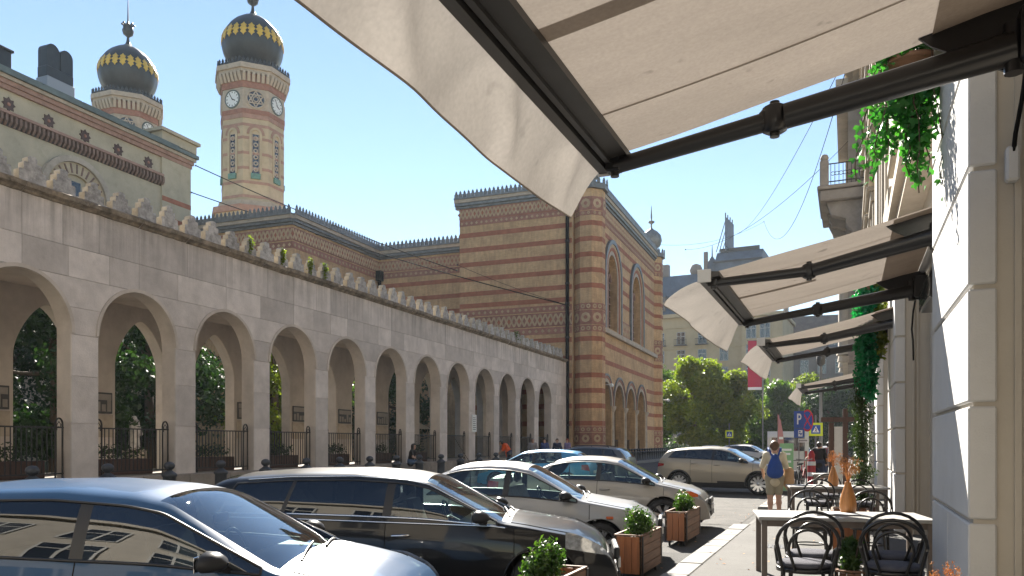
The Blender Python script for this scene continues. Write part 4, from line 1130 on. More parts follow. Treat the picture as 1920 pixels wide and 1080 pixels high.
# ------------------------------------------------------------------ the two onion-domed towers
def make_tower(lab):
    t = thing('clock_tower', lab, 'tower', (0, 0, 0), SR, 'twin onion-domed towers')
    AP = 2.95
    def ring(r_ap, z0, z1, mat, name):
        r = r_ap / math.cos(PI / 8)
        return MB().prism(octa(r), 'z', z0, z1).build(name, mat, t)
    ring(AP + .75, 16, 24.6, 'tower_stone', 'base'); ring(AP + .95, 24.6, 25.2, 'pink_stone', 'base_cornice'); ring(AP + .4, 25.2, 25.8, 'pale_stone', 'base_cornice')
    ring(AP, 25.8, 37.7, 'tower_stone', 'shaft')
    for z in (26.3, 27.7, 29.1, 30.6, 32.1, 33.4): ring(AP + .02, z - .14, z + .14, 'pink_stone', 'stone_band')
    ring(AP + .06, 34.05, 34.5, 'pink_stone', 'frieze_band'); ring(AP + .10, 34.5, 34.95, 'terracotta', 'frieze_band')
    ring(AP + .03, 34.95, 37.05, 'pale_stone', 'clock_stage')
    ring(AP + .10, 37.07, 37.68, 'terracotta', 'frieze_band')
    ring(AP + .42, 38.5, 38.82, 'pale_stone', 'cornice'); ring(AP + .62, 38.82, 39.3, 'pale_stone', 'cornice')
    ring(AP + .15, 37.69, 38.5, 'pink_stone', 'cornice_core')
    bk = MB().prism([(0, -.85), (.12, -.85), (.40, -.25), (.40, 0), (0, 0)], 'y', -.14, .14).mesh('bracket', 'pale_stone')
    for k in range(8):
        a = k * PI / 4; n = Vector((math.cos(a), math.sin(a), 0)); tg = Vector((-n.y, n.x, 0))
        for e in range(6):
            p = n * (AP + .14) + tg * (-1.05 + e * .42) * 1.08 + Vector((0, 0, 38.51)); link('bracket', bk, t, p, (0, 0, a))
        rot = (0, 0, a)
        # window niche with grille
        o = MB().box(AP - .12, AP + .016, -.36, .36, 28.6, 32.5).build('window', 'window_dark', t, ); o.rotation_euler = rot
        q = MB()
        for zz in np.arange(29.0, 32.6, .62): q.lathe([(.12, -.01), (.25, -.01), (.25, .02), (.12, .02), (.12, -.01)], 8, (AP + .03, 0, zz), 'x', caps=False)
        q.box(AP + .01, AP + .04, -.33, -.28, 28.8, 32.5); q.box(AP + .01, AP + .04, .28, .33, 28.8, 32.5)
        q.build('grille', 'pale_stone', o)
        q = MB(); arch_ring(q, 'x', AP - .02, AP + .10, 0, .38, .60, 32.5, .42, .66, 28.6, n=8); q.build('window_moulding', 'tower_stone', t).rotation_euler = rot
        q = MB(); arch_ring(q, 'x', AP - .02, AP + .07, 0, .62, .86, 32.5, .68, .94, None, n=8); q.build('window_moulding', 'pink_stone', t).rotation_euler = rot
        q = MB(); q.box(AP - .02, AP + .2, -.45, .45, 28.05, 28.58); q.build('window_sill', 'copper_green', t).rotation_euler = rot
        if k % 2 == 0:      # clock faces
            o = MB().lathe([(.0, .07), (.80, .07), (.84, .0)], 28, (AP + .03, 0, 36.0), 'x', smooth=False).build('clock_dial', 'dial', t); o.rotation_euler = rot
            q = MB().lathe([(.78, .02), (.80, .12), (.90, .12), (.93, .0)], 28, (AP + .03, 0, 36.0), 'x', caps=False).build('clock_rim', 'roof_metal', o)
            q = MB()
            for h in range(12):
                aa = h * PI / 6; q.bar((AP + .105, .58 * math.sin(aa), 36.0 + .58 * math.cos(aa)), (AP + .105, .73 * math.sin(aa), 36.0 + .73 * math.cos(aa)), .07, .012, up=(1, 0, 0))
            q.build('numerals', 'dark_void', o)
            q = MB(); aa = R(118); q.bar((AP + .12, -.1 * math.sin(aa), 36.0 - .1 * math.cos(aa)), (AP + .12, .42 * math.sin(aa), 36.0 + .42 * math.cos(aa)), .09, .015, up=(1, 0, 0))
            aa = R(-30); q.bar((AP + .14, -.15 * math.sin(aa), 36.0 - .15 * math.cos(aa)), (AP + .14, .64 * math.sin(aa), 36.0 + .64 * math.cos(aa)), .065, .015, up=(1, 0, 0)); q.build('hands', 'dark_void', o)
        else:               # six-pointed star windows
            o = MB().lathe([(.0, .05), (.86, .05), (.88, .0)], 24, (AP + .03, 0, 36.0), 'x', smooth=False).build('star_window', 'window_dark', t); o.rotation_euler = rot
            q = MB()
            for d in (0, PI):
                P3 = [(AP + .10, .80 * math.sin(d + j * 2 * PI / 3), 36.0 + .80 * math.cos(d + j * 2 * PI / 3)) for j in range(3)]
                for j in range(3): q.bar(P3[j], P3[(j + 1) % 3], .11, .05 + .01 * (d > 0), up=(1, 0, 0))
            q.lathe([(.80, .02), (.80, .12), (.96, .12), (.98, .0)], 24, (AP + .03, 0, 36.0), 'x', caps=False)
            q.lathe([(.2, .03), (.2, .1), (.3, .1), (.3, .03)], 10, (AP + .03, 0, 36.0), 'x', caps=False)
            q.build('star', 'pale_stone', o)
    cm = MB().prism([(-.16, 0), (.16, 0), (.19, .22), (.08, .30), (.13, .42), (0, .66), (-.13, .42), (-.08, .30), (-.19, .22)], 'x', -.05, .05).mesh('crest', 'dome_metal')
    for k in range(8):
        a = k * PI / 4; n = Vector((math.cos(a), math.sin(a), 0)); tg = Vector((-n.y, n.x, 0))
        for e in range(7): link('crest', cm, t, n * (AP + .5) + tg * (-1.2 + e * .40) * 1.02 + Vector((0, 0, 39.3)), (0, 0, a))
    # onion dome with twelve ribs
    z0 = 39.28
    pr = [(2.5, 0), (2.5, .35), (2.12, .5), (2.05, .85), (2.35, 1.25), (2.75, 1.8), (3.0, 2.5), (3.06, 3.15), (2.98, 3.75), (2.76, 4.35), (2.38, 4.95), (1.85, 5.5), (1.2, 5.95), (.62, 6.25), (.3, 6.5), (.2, 6.8)]
    pr = [(r, z * 1.03) for r, z in pr]
    n = 72; rows = []
    fine = []
    for i in range(len(pr) - 1):
        for s_ in np.linspace(0, 1, 4)[:-1]: fine.append((pr[i][0] + (pr[i + 1][0] - pr[i][0]) * s_, pr[i][1] + (pr[i + 1][1] - pr[i][1]) * s_))
    fine.append(pr[-1])
    fr = np.array(fine); k3 = np.array([.25, .5, .25])
    for _ in range(2):
        r2 = np.convolve(fr[:, 0], k3, 'same'); fr[8:-1, 0] = r2[8:-1]
    for r, z in fr:
        lob = .018 if z > .9 else 0
        rows.append([(r * (1 + lob * abs(math.sin(6 * a)) ** .6 - lob) * math.cos(a), r * (1 + lob * abs(math.sin(6 * a)) ** .6 - lob) * math.sin(a), z0 + z) for a in [2 * PI * j / n for j in range(n)]])
    MB().grid(rows, True, True).build('dome', 'dome_metal', t)
    def rad(z): return float(np.interp(z, fr[:, 1], fr[:, 0]))
    leaf_out = [(0, -.92), (.13, -.66), (.30, -.50), (.20, -.26), (.385, 0), (.20, .26), (.30, .50), (.13, .66), (0, .92), (-.13, .66), (-.30, .50), (-.20, .26), (-.385, 0), (-.20, -.26), (-.30, -.50), (-.13, -.66)]
    leaf_out = [(a_, b_ * .78) for a_, b_ in leaf_out]
    vs = [(rad(3.75 + z) + .05, y, z0 + 3.75 + z) for y, z in leaf_out] + [(rad(3.75) + .10, 0, z0 + 3.75)]
    ins = [(rad(3.75 + z) - .1, y, z0 + 3.75 + z) for y, z in leaf_out]
    nl = len(leaf_out)
    me = MB().add(vs + ins, [(i, (i + 1) % nl, nl) for i in range(nl)] + [(i, nl + 1 + i, nl + 1 + (i + 1) % nl, (i + 1) % nl) for i in range(nl)]).mesh('gold_leaf', 'gold')
    for k in range(24): link('gold_leaf', me, t, (0, 0, 0), (0, 0, k * 2 * PI / 24 + .13))
    MB().lathe([(.2, 46.1), (.16, 46.5), (.12, 46.8), (.5, 47.1), (.62, 47.5), (.5, 47.8), (.55, 48.1), (.2, 48.2), (.12, 48.5)], 12).build('finial_crown', 'dome_metal', t)
    q = MB()
    for k in range(8):
        a = k * PI / 4; q.ball((.58 * math.cos(a), .58 * math.sin(a), 48.2), .14, 6)
    q.build('finial_bead', 'dome_metal', t)
    MB().tube([(0, 0, 48.1), (0, 0, 49.4), (0, 0, 52.4)], [.10, .07, .015], 6).build('spire', 'dome_metal', t)
    return t
tw = make_tower('nearer onion-domed clock tower with gold leaf band, rising beside the wing')
tw.location = S(-54.7, 66.0)
copy_tree(tw, S(-71.8, 66.0), SR, 'onion-domed tower partly hidden behind the hall roof, left of the nearer tower')
# ------------------------------------------------------------------ near side: the cafe building
PX = .75
cafe = thing('cafe_building', 'pale plastered cafe building with rusticated pilasters and awnings along the near pavement', 'building', (PX, 0, 0))
OC = (PX, 0, 0)
pil = [(-3.0, -.5), (6.14, 8.62), (15.3, 17.9), (24.5, 27.1), (33.7, 36.3), (42.9, 45.5), (52.1, 54.7)]
grooves = [.14, .39, 1.19, 1.985, 2.78, 3.58, 4.37, 5.05]
for pi_, (a, b) in enumerate(pil):
    MB(OC).box(PX + .035, 2.4, a + .03, b - .03, 0, 5.1).build('pilaster', 'beige_shade_plaster', cafe)
    for gi in range(len(grooves) - 1):
        z0, z1 = grooves[gi] + .016, grooves[gi + 1] - .016
        if z1 - z0 < .1: z1 = grooves[gi + 1]
        cut = [(a, b)] if gi % 2 == 0 else [(a, (a * .52 + b * .48)), ((a * .52 + b * .48) + .005, b)]
        for c, d in cut: MB(OC).cbox(PX, PX + .17, c, d, z0, z1, .012).build('rustic_block', 'white_plaster', cafe)
    for (x0, x1, dy) in ((1.02, 1.06, .035), (1.10, 1.125, .02), (1.27, 1.33, .05)):
        for e, s_ in ((a + .03, -1), (b - .03, 1)):
            m = MB(OC); m.box(x0, x1, e - .005 * s_, e + s_ * dy, .14, 5.1); m.build('jamb_moulding', 'beige_shade_plaster', cafe)
for i in range(len(pil) - 1):
    a, b = pil[i][1], pil[i + 1][0]
    MB(OC).box(1.62, 2.4, a - .05, b + .05, 0, .62).build('window_parapet', 'beige_shade_plaster', cafe)
    w_ = MB(OC).box(1.72, 1.76, a - .03, b + .03, .62, 4.9).build('shop_window', 'window_dark', cafe)
    m = MB(OC); n = 3
    for k in range(n + 1):
        yy = a + (b - a) * k / n; m.box(1.64, 1.73, yy - .06, yy + .06, .62, 4.9)
    for z in (.66, 3.3, 4.75): m.box(1.645, 1.725, a, b, z - .05, z + .05)
    m.build('window_frame', 'beige_shade_plaster', w_)
    MB(OC).box(PX + .25, 2.4, a - .04, b + .04, 4.85, 5.12).build('lintel', 'beige_shade_plaster', cafe)
    # board panel between the jambs that closes the lower part of the bay, as beside the awning mounts
    MB(OC).box(1.30, 1.42, b - 2.2, b + .02, .14, 4.85).build('bay_panel', 'beige_shade_plaster', cafe)
MB(OC).box(PX - .06, 2.4, -12, 62, 5.12, 5.30).build('string_course', 'facade_plaster', cafe)
MB(OC).box(PX - .16, 2.4, -12, 62, 5.30, 5.48).build('string_course', 'facade_plaster', cafe)
MB(OC).box(PX + .12, 14, -12, 62, 5.48, 19.5).build('upper_wall', 'facade_plaster', cafe)
MB(OC).box(2.4, 14, -12, 62, 0, 5.48).build('rear_mass', 'facade_plaster', cafe)
for (a, b) in pil:
    for (x0, ya, yb, z0, z1, mt) in ((-.10, a + .25, b - .25, 5.48, 6.3, 'facade_plaster'), (.0, a + .45, b - .45, 6.3, 17.6, 'facade_plaster'), (-.08, a + .3, b - .3, 17.6, 18.3, 'facade_plaster')):
        MB(OC).cbox(PX + x0, PX + .13, ya, yb, z0, z1, .03).build('pilaster_order', mt, cafe)
for i in range(len(pil) - 1):
    a, b = pil[i][1], pil[i + 1][0]
    for k in range(2):
        yc = a + (b - a) * (k + .5) / 2
        for fl, (z0, z1) in enumerate(((6.5, 9.3), (11.0, 13.9), (15.2, 17.4))):
            w_ = MB(OC).box(PX + .09, PX + .118, yc - .75, yc + .75, z0, z1).build('window', 'window_dark', cafe)
            m = MB(OC); m.box(PX + .04, PX + .088, yc - .04, yc + .04, z0, z1); m.box(PX + .045, PX + .087, yc - .75, yc + .75, z0 + 1.8, z0 + 1.87)
            for s_ in (-1, 1): m.box(PX + .03, PX + .089, yc + s_ * .75 - .05, yc + s_ * .75 + .05, z0, z1)
            m.build('window_frame', 'window_frame', w_)
            m = MB(OC)
            for s_ in (-1, 1): m.cbox(PX - .03, PX + .115, yc + s_ * .98 - .16, yc + s_ * .98 + .16, z0 - .1, z1 + .1, .02)
            m.cbox(PX - .10, PX + .115, yc - 1.25, yc + 1.25, z1 + .12, z1 + .42, .03); m.cbox(PX - .22, PX + .115, yc - 1.35, yc + 1.35, z1 + .42, z1 + .55, .03)
            m.cbox(PX - .14, PX + .115, yc - 1.15, yc + 1.15, z0 - .32, z0 - .12, .03)
            m.build('window_surround', 'facade_plaster', cafe)
for z, d in ((10.0, .14), (10.2, .26), (14.4, .12), (14.55, .2), (18.4, .3), (18.7, .55), (19.0, .75), (19.3, .9)):
    MB(OC).box(PX - d, PX + .2, -12, 62, z, z + .19).build('cornice', 'facade_plaster', cafe)
# projecting bay with giant pilasters further down
MB(OC).box(PX - .75, PX + .11, 41.2, 52, 5.5, 19.2).build('projecting_bay', 'facade_grey', cafe)
for yy in (41.7, 45.0, 48.3, 51.5):
    m = MB(OC); m.lathe([(.5, 6.0), (.42, 6.4), (.38, 12.6), (.46, 13.0), (.55, 13.2)], 12, (PX - .78, yy, 0)); m.build('column', 'facade_plaster', cafe)
for z, d in ((5.6, 1.0), (13.25, 1.35), (13.6, 1.5), (18.9, 1.3)): MB(OC).box(PX - d, PX - .70, 41.0, 52.3, z, z + .3).build('cornice', 'facade_plaster', cafe)
# balcony: slab on corbels, corner posts and wrought railing
bl = []
m = MB(OC); m.cbox(PX - 1.85, PX - .02, 35.8, 40.4, 11.95, 12.4, .04); m.cbox(PX - 1.95, PX - .03, 35.7, 40.5, 12.42, 12.58, .03); m.build('balcony_slab', 'facade_grey', cafe)
for yy in (36.3, 38.1, 39.9):
    po = [(PX + .1, 10.4), (PX - .45, 10.5), (PX - .8, 10.9), (PX - .85, 11.2), (PX - 1.4, 11.4), (PX - 1.6, 11.94), (PX + .1, 11.94)]
    MB(OC).prism([(p[0], p[1]) for p in po], 'y', yy - .25, yy + .25).build('corbel', 'facade_grey', cafe)
m = MB(OC)
for yy in (35.95, 40.25): m = MB(OC); m.cbox(PX - 1.85, PX - 1.5, yy - .17, yy + .17, 12.58, 13.65, .03); m.ball((PX - 1.67, yy, 13.78), .18, 8); m.build('balcony_post', 'facade_grey', cafe)
m = MB(OC)
for yy in (35.95, 40.25):
    for z in (12.75, 13.5): m.box(PX - 1.5, PX - .1, yy - .02, yy + .02, z, z + .04)
    for k in range(9):
        x = PX - 1.42 + k * .16; m.box(x - .012, x + .012, yy - .012, yy + .012, 12.6, 13.5)
        m.lathe([(.07, -.012), (.09, -.012), (.09, .012), (.07, .012), (.07, -.012)], 8, (x + .08, yy, 13.1), 'y', caps=False)
for z in (12.75, 13.5): m.box(PX - 1.69, PX - 1.65, 36.1, 40.1, z, z + .04)
for k in range(26): yy = 36.2 + k * .15; m.box(PX - 1.68, PX - 1.66, yy - .012, yy + .012, 12.6, 13.5)
m.build('railing', 'dark_iron', cafe)
# junction box with its black cable on the near jamb
m = MB(OC); m.cbox(.96, 1.04, 6.06, 6.145, 3.45, 3.68, .015); m.build('junction_box', 'white_plaster', cafe)
m = MB(OC); m.tube([(1.0, 6.08, 3.6), (1.01, 6.05, 3.75), (1.04, 6.02, 3.95), (1.07, 6.0, 4.2), (1.12, 6.05, 4.45)], .014, 6); m.build('power_cable', 'cable', cafe)
m = MB(OC); m.tube([(.93, 13.2, 3.9), (.90, 13.25, 3.7), (.89, 13.4, 3.45), (.92, 13.6, 3.3), (.93, 13.65, 3.0)], .014, 6); m.build('power_cable', 'cable', cafe)

# ------------------------------------------------------------------ awnings
def awning(y0, y1, lab, val, shade_band=True, wall=.93, fx=-1.57, zw=4.22, zf=3.66, seed=1):
    """val: (outward, drop) of the valance edge at the near and far end"""
    t = thing('awning', lab, 'awning', (PX, y1, 3.6), 0, 'cloth awnings over the pavement')
    O = (PX, y1, 3.6); g = random.Random(seed)
    rows = []
    for i in range(13):
        s_ = i / 12; x = wall + (fx + .1 - wall) * s_
        rows.append([(x, y0 + .05 + (y1 - y0 - .1) * j / 20, zw + (zf + .03 - zw) * s_ - .05 * math.sin(PI * s_) * (.5 + .5 * math.sin(PI * j / 20)) + .004 * math.sin(j * 1.3 + i)) for j in range(21)])
    MB(O).grid(rows).build('canopy', 'canvas', t)
    # strip near the roller: shade from above, put in as darker cloth
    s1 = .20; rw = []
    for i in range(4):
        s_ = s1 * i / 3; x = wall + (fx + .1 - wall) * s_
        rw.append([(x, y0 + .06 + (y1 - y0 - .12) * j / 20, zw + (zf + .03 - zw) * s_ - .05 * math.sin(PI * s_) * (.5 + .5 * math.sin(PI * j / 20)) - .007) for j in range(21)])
    MB(O).grid(rw).build('canopy_wall_shade', 'canvas_seam_shade', t)
    if shade_band:
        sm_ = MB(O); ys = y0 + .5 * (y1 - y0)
        sm_.grid([[(wall + (fx + .1 - wall) * s_, ys + d, zw + (zf + .03 - zw) * s_ - .05 * math.sin(PI * s_) - .006) for d in (0, .13)] for s_ in np.linspace(.55, 1, 8)]); sm_.build('canopy_seam_shade', 'canvas_seam_shade', t)  # wide strip stands in for a shadow band across the canopy
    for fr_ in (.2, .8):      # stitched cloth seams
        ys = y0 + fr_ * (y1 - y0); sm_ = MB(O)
        sm_.grid([[(wall + (fx + .1 - wall) * s_, ys + d, zw + (zf + .03 - zw) * s_ - .05 * math.sin(PI * s_) * (.5 + .5 * math.sin(PI * fr_)) - .006) for d in (0, .022)] for s_ in np.linspace(.2, 1, 10)]); sm_.build('canopy_seam_shade', 'canvas_seam_shade', t)
    # front bar: box section with a slot
    fb = MB(O)
    fb.prism([(fx - .02, zf - .07), (fx + .045, zf - .07), (fx + .045, zf + .05), (fx - .02, zf + .05)], 'y', y0, y1)
    fb.prism([(fx + .065, zf - .055), (fx + .10, zf - .055), (fx + .10, zf + .05), (fx + .065, zf + .05)], 'y', y0 + .01, y1 - .01)
    fb.prism([(fx + .045, zf - .01), (fx + .065, zf - .01), (fx + .065, zf + .04), (fx + .045, zf + .04)], 'y', y0 + .01, y1 - .01)
    fb.build('front_bar', 'bar_metal', t)
    fb = MB(O); fb.prism([(fx + .102, zf - .03), (fx + .21, zf - .01), (fx + .21, zf + .035), (fx + .102, zf + .045)], 'y', y0 + .02, y1 - .02); fb.build('front_profile', 'bar_metal', t)
    for e in (y0, y1): fb = MB(O); fb.cbox(fx - .035, fx + .12, e - .012, e + .012, zf - .085, zf + .065, .006); fb.build('end_cap', 'tube_white', t)
    # valance
    rows = []; n = 60
    for i in range(9):
        s_ = i / 8; row = []
        for j in range(n + 1):
            q = j / n; out = val[0][0] * (1 - q) + val[1][0] * q; dr = val[0][1] * (1 - q) + val[1][1] * q
            wave = .028 * math.sin(q * 17 + seed) * s_ + .02 * math.sin(q * 9.3 + 2 * seed + s_ * 2) * s_ + .014 * math.sin(q * 31 + s_ * 3.1) * s_ ** 1.4
            sc = .03 * math.sin(q * PI * 2.0) * s_
            if seed == 1:      # soft slanting folds in the slack cloth
                for c_, w_, a_, tl in ((.30, .035, .05, .10), (.47, .05, -.045, -.06), (.62, .03, .05, .12), (.80, .045, -.05, -.05), (.90, .03, .045, .06)):
                    wave += a_ * math.exp(-((q - c_ - tl * (s_ - .5)) / w_) ** 2) * math.sin(PI * min(1, s_ * .8 + .1))
            yy = y0 + .02 + (y1 - y0 - .04) * q
            if q < .12: yy += .35 * s_ ** 2 * (1 - q / .12) ** 1.5; dr = dr * (1 - .25 * (1 - q / .12) ** 2)
            row.append((fx - .022 - out * s_ ** .9 + wave * .8, yy - .10 * s_ * q, zf - .06 - dr * s_ - wave * .5 + sc))
        rows.append(row)
    v = MB(O).grid(rows).build('valance', 'canvas_val', t)
    MB(O).tube(rows[-1], .006, 5).build('valance_hem', 'canvas_seam_shade', v)
    # folding arms
    for k, (ya, yel, ym) in enumerate(((y0 + .16, y0 + .62, y0 + .22), (y1 - .12, y1 - .16, y1 - .16))):
        a = Vector((fx + .12, ya, zf - .07)); m_ = Vector((wall - .08, ym, zw - .30)); el = (a + m_) / 2 + Vector((-.12, 0, 0)); el.y = yel if k == 0 else (a.y + m_.y) / 2; el.z -= .02
        d1 = (m_ - el).normalized()
        q = MB(O); q.tube([m_, el + d1 * .06], [.090, .076], 16); q.build('upper_arm', 'black_metal', t)
        q = MB(O); q.bar(m_ + Vector((0, -.03, -.07)), el + d1 * .1 + Vector((0, -.03, -.06)), .012, .012); q.build('arm_rail', 'bar_metal', t)
        d2 = (a - el).normalized()
        q = MB(O); q.tube([el + d2 * .06, a], [.060, .051], 14); q.build('forearm', 'black_metal', t)
        q = MB(O); q.lathe([(.05, -.085), (.075, -.07), (.08, .0), (.075, .07), (.05, .085)], 16, el); q.lathe([(.03, -.11), (.03, .11)], 10, el)
        q.cbox(el.x - .09, el.x + .09, el.y - .055, el.y + .055, el.z - .06, el.z + .06, .02); q.build('elbow', 'black_metal', t)
        q = MB(O); q.cbox(a.x - .06, a.x + .05, a.y - .045, a.y + .045, a.z - .04, a.z + .06, .012); q.lathe([(.03, -.07), (.03, .07)], 10, a); q.build('front_joint', 'black_metal', t)
        q = MB(O); q.prism([(m_.x - .48, zw - .13), (m_.x - .40, zw - .20), (m_.x - .05, zw - .40), (wall + .1, zw - .45), (wall + .1, zw + .0)], 'y', ym + .03, ym + .05); q.build('shoulder_plate', 'black_metal', t)
        q = MB(O); q.cbox(wall - .06, wall + .22, ym - .10, ym + .10, zw - .40, zw - .10, .015); q.lathe([(.05, -.14), (.05, .14)], 10, (m_.x, m_.y, m_.z)); q.build('wall_bracket', 'black_metal', t)
    q = MB(O); q.tube([(wall + .07, y0 - .02, zw + .03), (wall + .07, y1 + .02, zw + .03)], .075, 14); q.build('roller_tube', 'tube_white', t)
    q = MB(O); q.box(wall + .12, wall + .5, y0, y1, zw - .14, zw - .10); q.build('mounting_rail', 'black_metal', t)
    return t
awning(1.75, 5.3, 'nearest large beige awning overhead with a drooping valance and black folding arms', ((.24, .31), (.17, .32)), seed=1)
awning(9.25, 12.9, 'second beige awning seen whole beyond the near pilaster, its valance blown outwards', ((.50, .20), (.18, .42)), seed=2)
awning(15.7, 18.9, 'third beige awning in front of the green hanging ivy', ((.36, .30), (.12, .42)), seed=3, shade_band=False)
awning(28.2, 31.6, 'farthest small beige awning above the parking sign', ((.25, .40), (.08, .45)), seed=4, shade_band=False)
# infrared heater behind the second awning
t = thing('patio_heater', 'black wire-fronted heater on the wall under the second awning', 'heater', (.98, 12.2, 3.7))
m = MB(); m.cbox(-.02, .2, -.9, .5, -.12, .16, .015); m.build('housing', 'black_metal', t)
m = MB()
for k in range(24): m.box(-.045, -.035, -.9 + k * .06, -.893 + k * .06, -.12, .16)
for k in range(5): m.box(-.047, -.033, -.9, .5, -.12 + k * .07, -.113 + k * .07)
m.build('wire_guard', 'chrome', t)

# ------------------------------------------------------------------ hanging ivy by the near awning: leaves one by one
def leaf_mesh(kind, mat, s):
    o = LEAF[kind]
    vs = [(u * s, v * s, -(abs(u) * .3 + v * v * .18) * s) for u, v in o]
    n = len(o)
    return MB().add(vs, [(0, i, i + 1) for i in range(1, n - 1)]).mesh('leaf', mat)
ivy = thing('hanging_ivy', 'bright green ivy trailing from a pot high on the near pilaster', 'plant', (.52, 8.0, 5.05))
m = MB(); m.lathe([(.12, -.16), (.19, -.12), (.23, .08), (.25, .08), (.25, .12), (.2, .12)], 16); m.build('pot', 'wood_brown', ivy)
m = MB(); m.bar((.24, 0, -.1), (-.0, 0, -.17), .03, .03); m.build('bracket', 'dark_iron', ivy)
gi = random.Random(11); strands = []
for (dx, dy, ln, n) in [(-.31, -.05, 1.02, 30), (-.25, .1, .85, 24), (-.14, -.1, .8, 24), (-.02, -.15, 1.1, 32), (.05, -.12, 1.22, 34), (.10, .0, 1.0, 28), (.0, .12, .9, 24), (.14, -.1, .7, 16), (.17, -.22, 1.42, 14), (-.2, -.2, 1.1, 28), (.03, -.2, 1.15, 28)]:
    pts = [Vector((dx * .35, dy * .35, .14)), Vector((dx * .9, dy * .9, .12))]
    for k in range(1, 9): pts.append(Vector((dx * (1 + .06 * k) + gi.uniform(-.03, .03), dy * (1 + .05 * k) + gi.uniform(-.03, .03), .1 - ln * k / 8)))
    strands.append((pts, n))
m = MB()
for pts, n in strands: m.tube(pts, .006, 4)
m.build('stems', 'bark', ivy)
lm = [leaf_mesh('ivy', 'leaf_ivy', s) for s in (.072, .092, .06)]
cnt = 0; extra_p = []; extra_d = []
for pts, n in strands:
    for k in range(n):
        u = (k + gi.random()) / n * (len(pts) - 1); i = min(int(u), len(pts) - 2); p = pts[i].lerp(pts[i + 1], u - i)
        p = p + Vector((gi.uniform(-.05, .05), gi.uniform(-.06, .05), gi.uniform(-.03, .03)))
        link('leaf', gi.choice(lm), ivy, p, (gi.uniform(-2.4, -1.0), gi.uniform(-.5, .5), gi.uniform(-1.4, 1.4)))
P, D = blob_points([(-.1, -.02, .22, .3, .25, .22), (.05, 0, .34, .27, .25, .2), (.1, -.05, -.05, .2, .2, .24), (-.08, -.1, -.25, .28, .2, .24), (.03, -.1, -.45, .2, .16, .25), (.04, -.12, -.7, .13, .14, .22), (-.24, -.08, -.6, .12, .12, .2)], 1000, 14, .1)
V, F = leaves(P, D, .082, 'ivy', .9, .8, 15); link('foliage', mesh_np('foliage', V, F, 'leaf_ivy'), ivy, kind='stuff')
# second, denser fall of ivy with the climbing evergreen under it
t = thing('hanging_ivy', 'jade green artificial ivy falling over the dark climber beyond the third awning arms', 'plant', (.36, 17.2, 4.9))
m = MB(); m.lathe([(.12, -.2), (.2, .1), (.22, .12)], 14); m.build('pot', 'wood_brown', t)
P, D = blob_points([(-.02, -.02, -.05 - .19 * k, .27 - .006 * k, .27, .2) for k in range(12)], 1900, 16, .3)
V, F = leaves(P, D, .10, 'ivy', .8, 1.0, 17); link('foliage', mesh_np('foliage', V, F, 'leaf_jade'), t, kind='stuff')
P, D = blob_points([(.22, -.1, -.02 - .17 * k, .12, .14, .17) for k in range(9)], 420, 18, .2)
V, F = leaves(P, D, .10, 'ivy', .8, 1.0, 19); link('yellow_foliage', mesh_np('yellow_foliage', V, F, 'leaf_yellow'), t, kind='stuff')
t = thing('climbing_evergreen', 'tall dark feathery evergreen column against the wall behind the second table', 'plant', (.26, 17.25, .14))
m = MB(); m.tube([(0, 0, 0), (.02, .02, 1.2), (-.02, 0, 2.9)], [.05, .04, .02], 7); m.build('trunk', 'bark', t)
P, D = blob_points([(.03 * math.sin(k * 2.1), .04 * math.cos(k * 1.7), .25 + .19 * k, .20 + .05 * math.sin(k * 1.9), .22, .2) for k in range(14)], 5200, 20, .15)
V, F = leaves(P, D * np.array([1, 1, .3]), .085, 'needle', .7, 1.2, 21); link('foliage', mesh_np('foliage', V, F, 'leaf_cypress'), t, kind='stuff')
m = MB(); m.cbox(-.24, .24, -.24, .24, 0, .34, .015); m.build('pot', 'wood_dark', t)

# ------------------------------------------------------------------ cafe tables, vases, chairs
def table(lab, loc, rz, w=1.85, d=.98):
    t = thing('cafe_table', lab, 'table', loc, rz, 'cafe tables along the wall')
    MB().cbox(-w / 2, w / 2, -d / 2, d / 2, .712, .75, .006).build('table_top', 'table_top', t)
    m = MB()
    m.box(-w / 2 + .07, w / 2 - .07, -d / 2 + .05, -d / 2 + .075, .64, .711); m.box(-w / 2 + .07, w / 2 - .07, d / 2 - .075, d / 2 - .05, .64, .711)
    m.box(-w / 2 + .05, -w / 2 + .075, -d / 2 + .07, d / 2 - .07, .64, .711); m.box(w / 2 - .075, w / 2 - .05, -d / 2 + .07, d / 2 - .07, .64, .711); m.build('apron', 'table_leg', t)
    for sx in (-1, 1):
        for sy in (-1, 1):
            x, y = sx * (w / 2 - .065), sy * (d / 2 - .065)
            MB().cbox(x - .03, x + .03, y - .03, y + .03, 0, .711, .004).build('leg', 'table_leg', t)
    return t
table('nearest cafe table in view, pale top with wooden vase and menu', (-.10, 9.93, .14), R(10))
table('second cafe table behind the nearest one, with its own vase', (-.22, 16.62, .14), R(9), 1.78, .9)
table('small far cafe table beyond the dried flowers of the second table', (-.25, 23.3, .14), R(6), 1.3, .8)
table('near cafe table below the photo, carrying the dried flowers at the bottom edge', (.12, 3.25, .14), R(4), 1.1, .8)
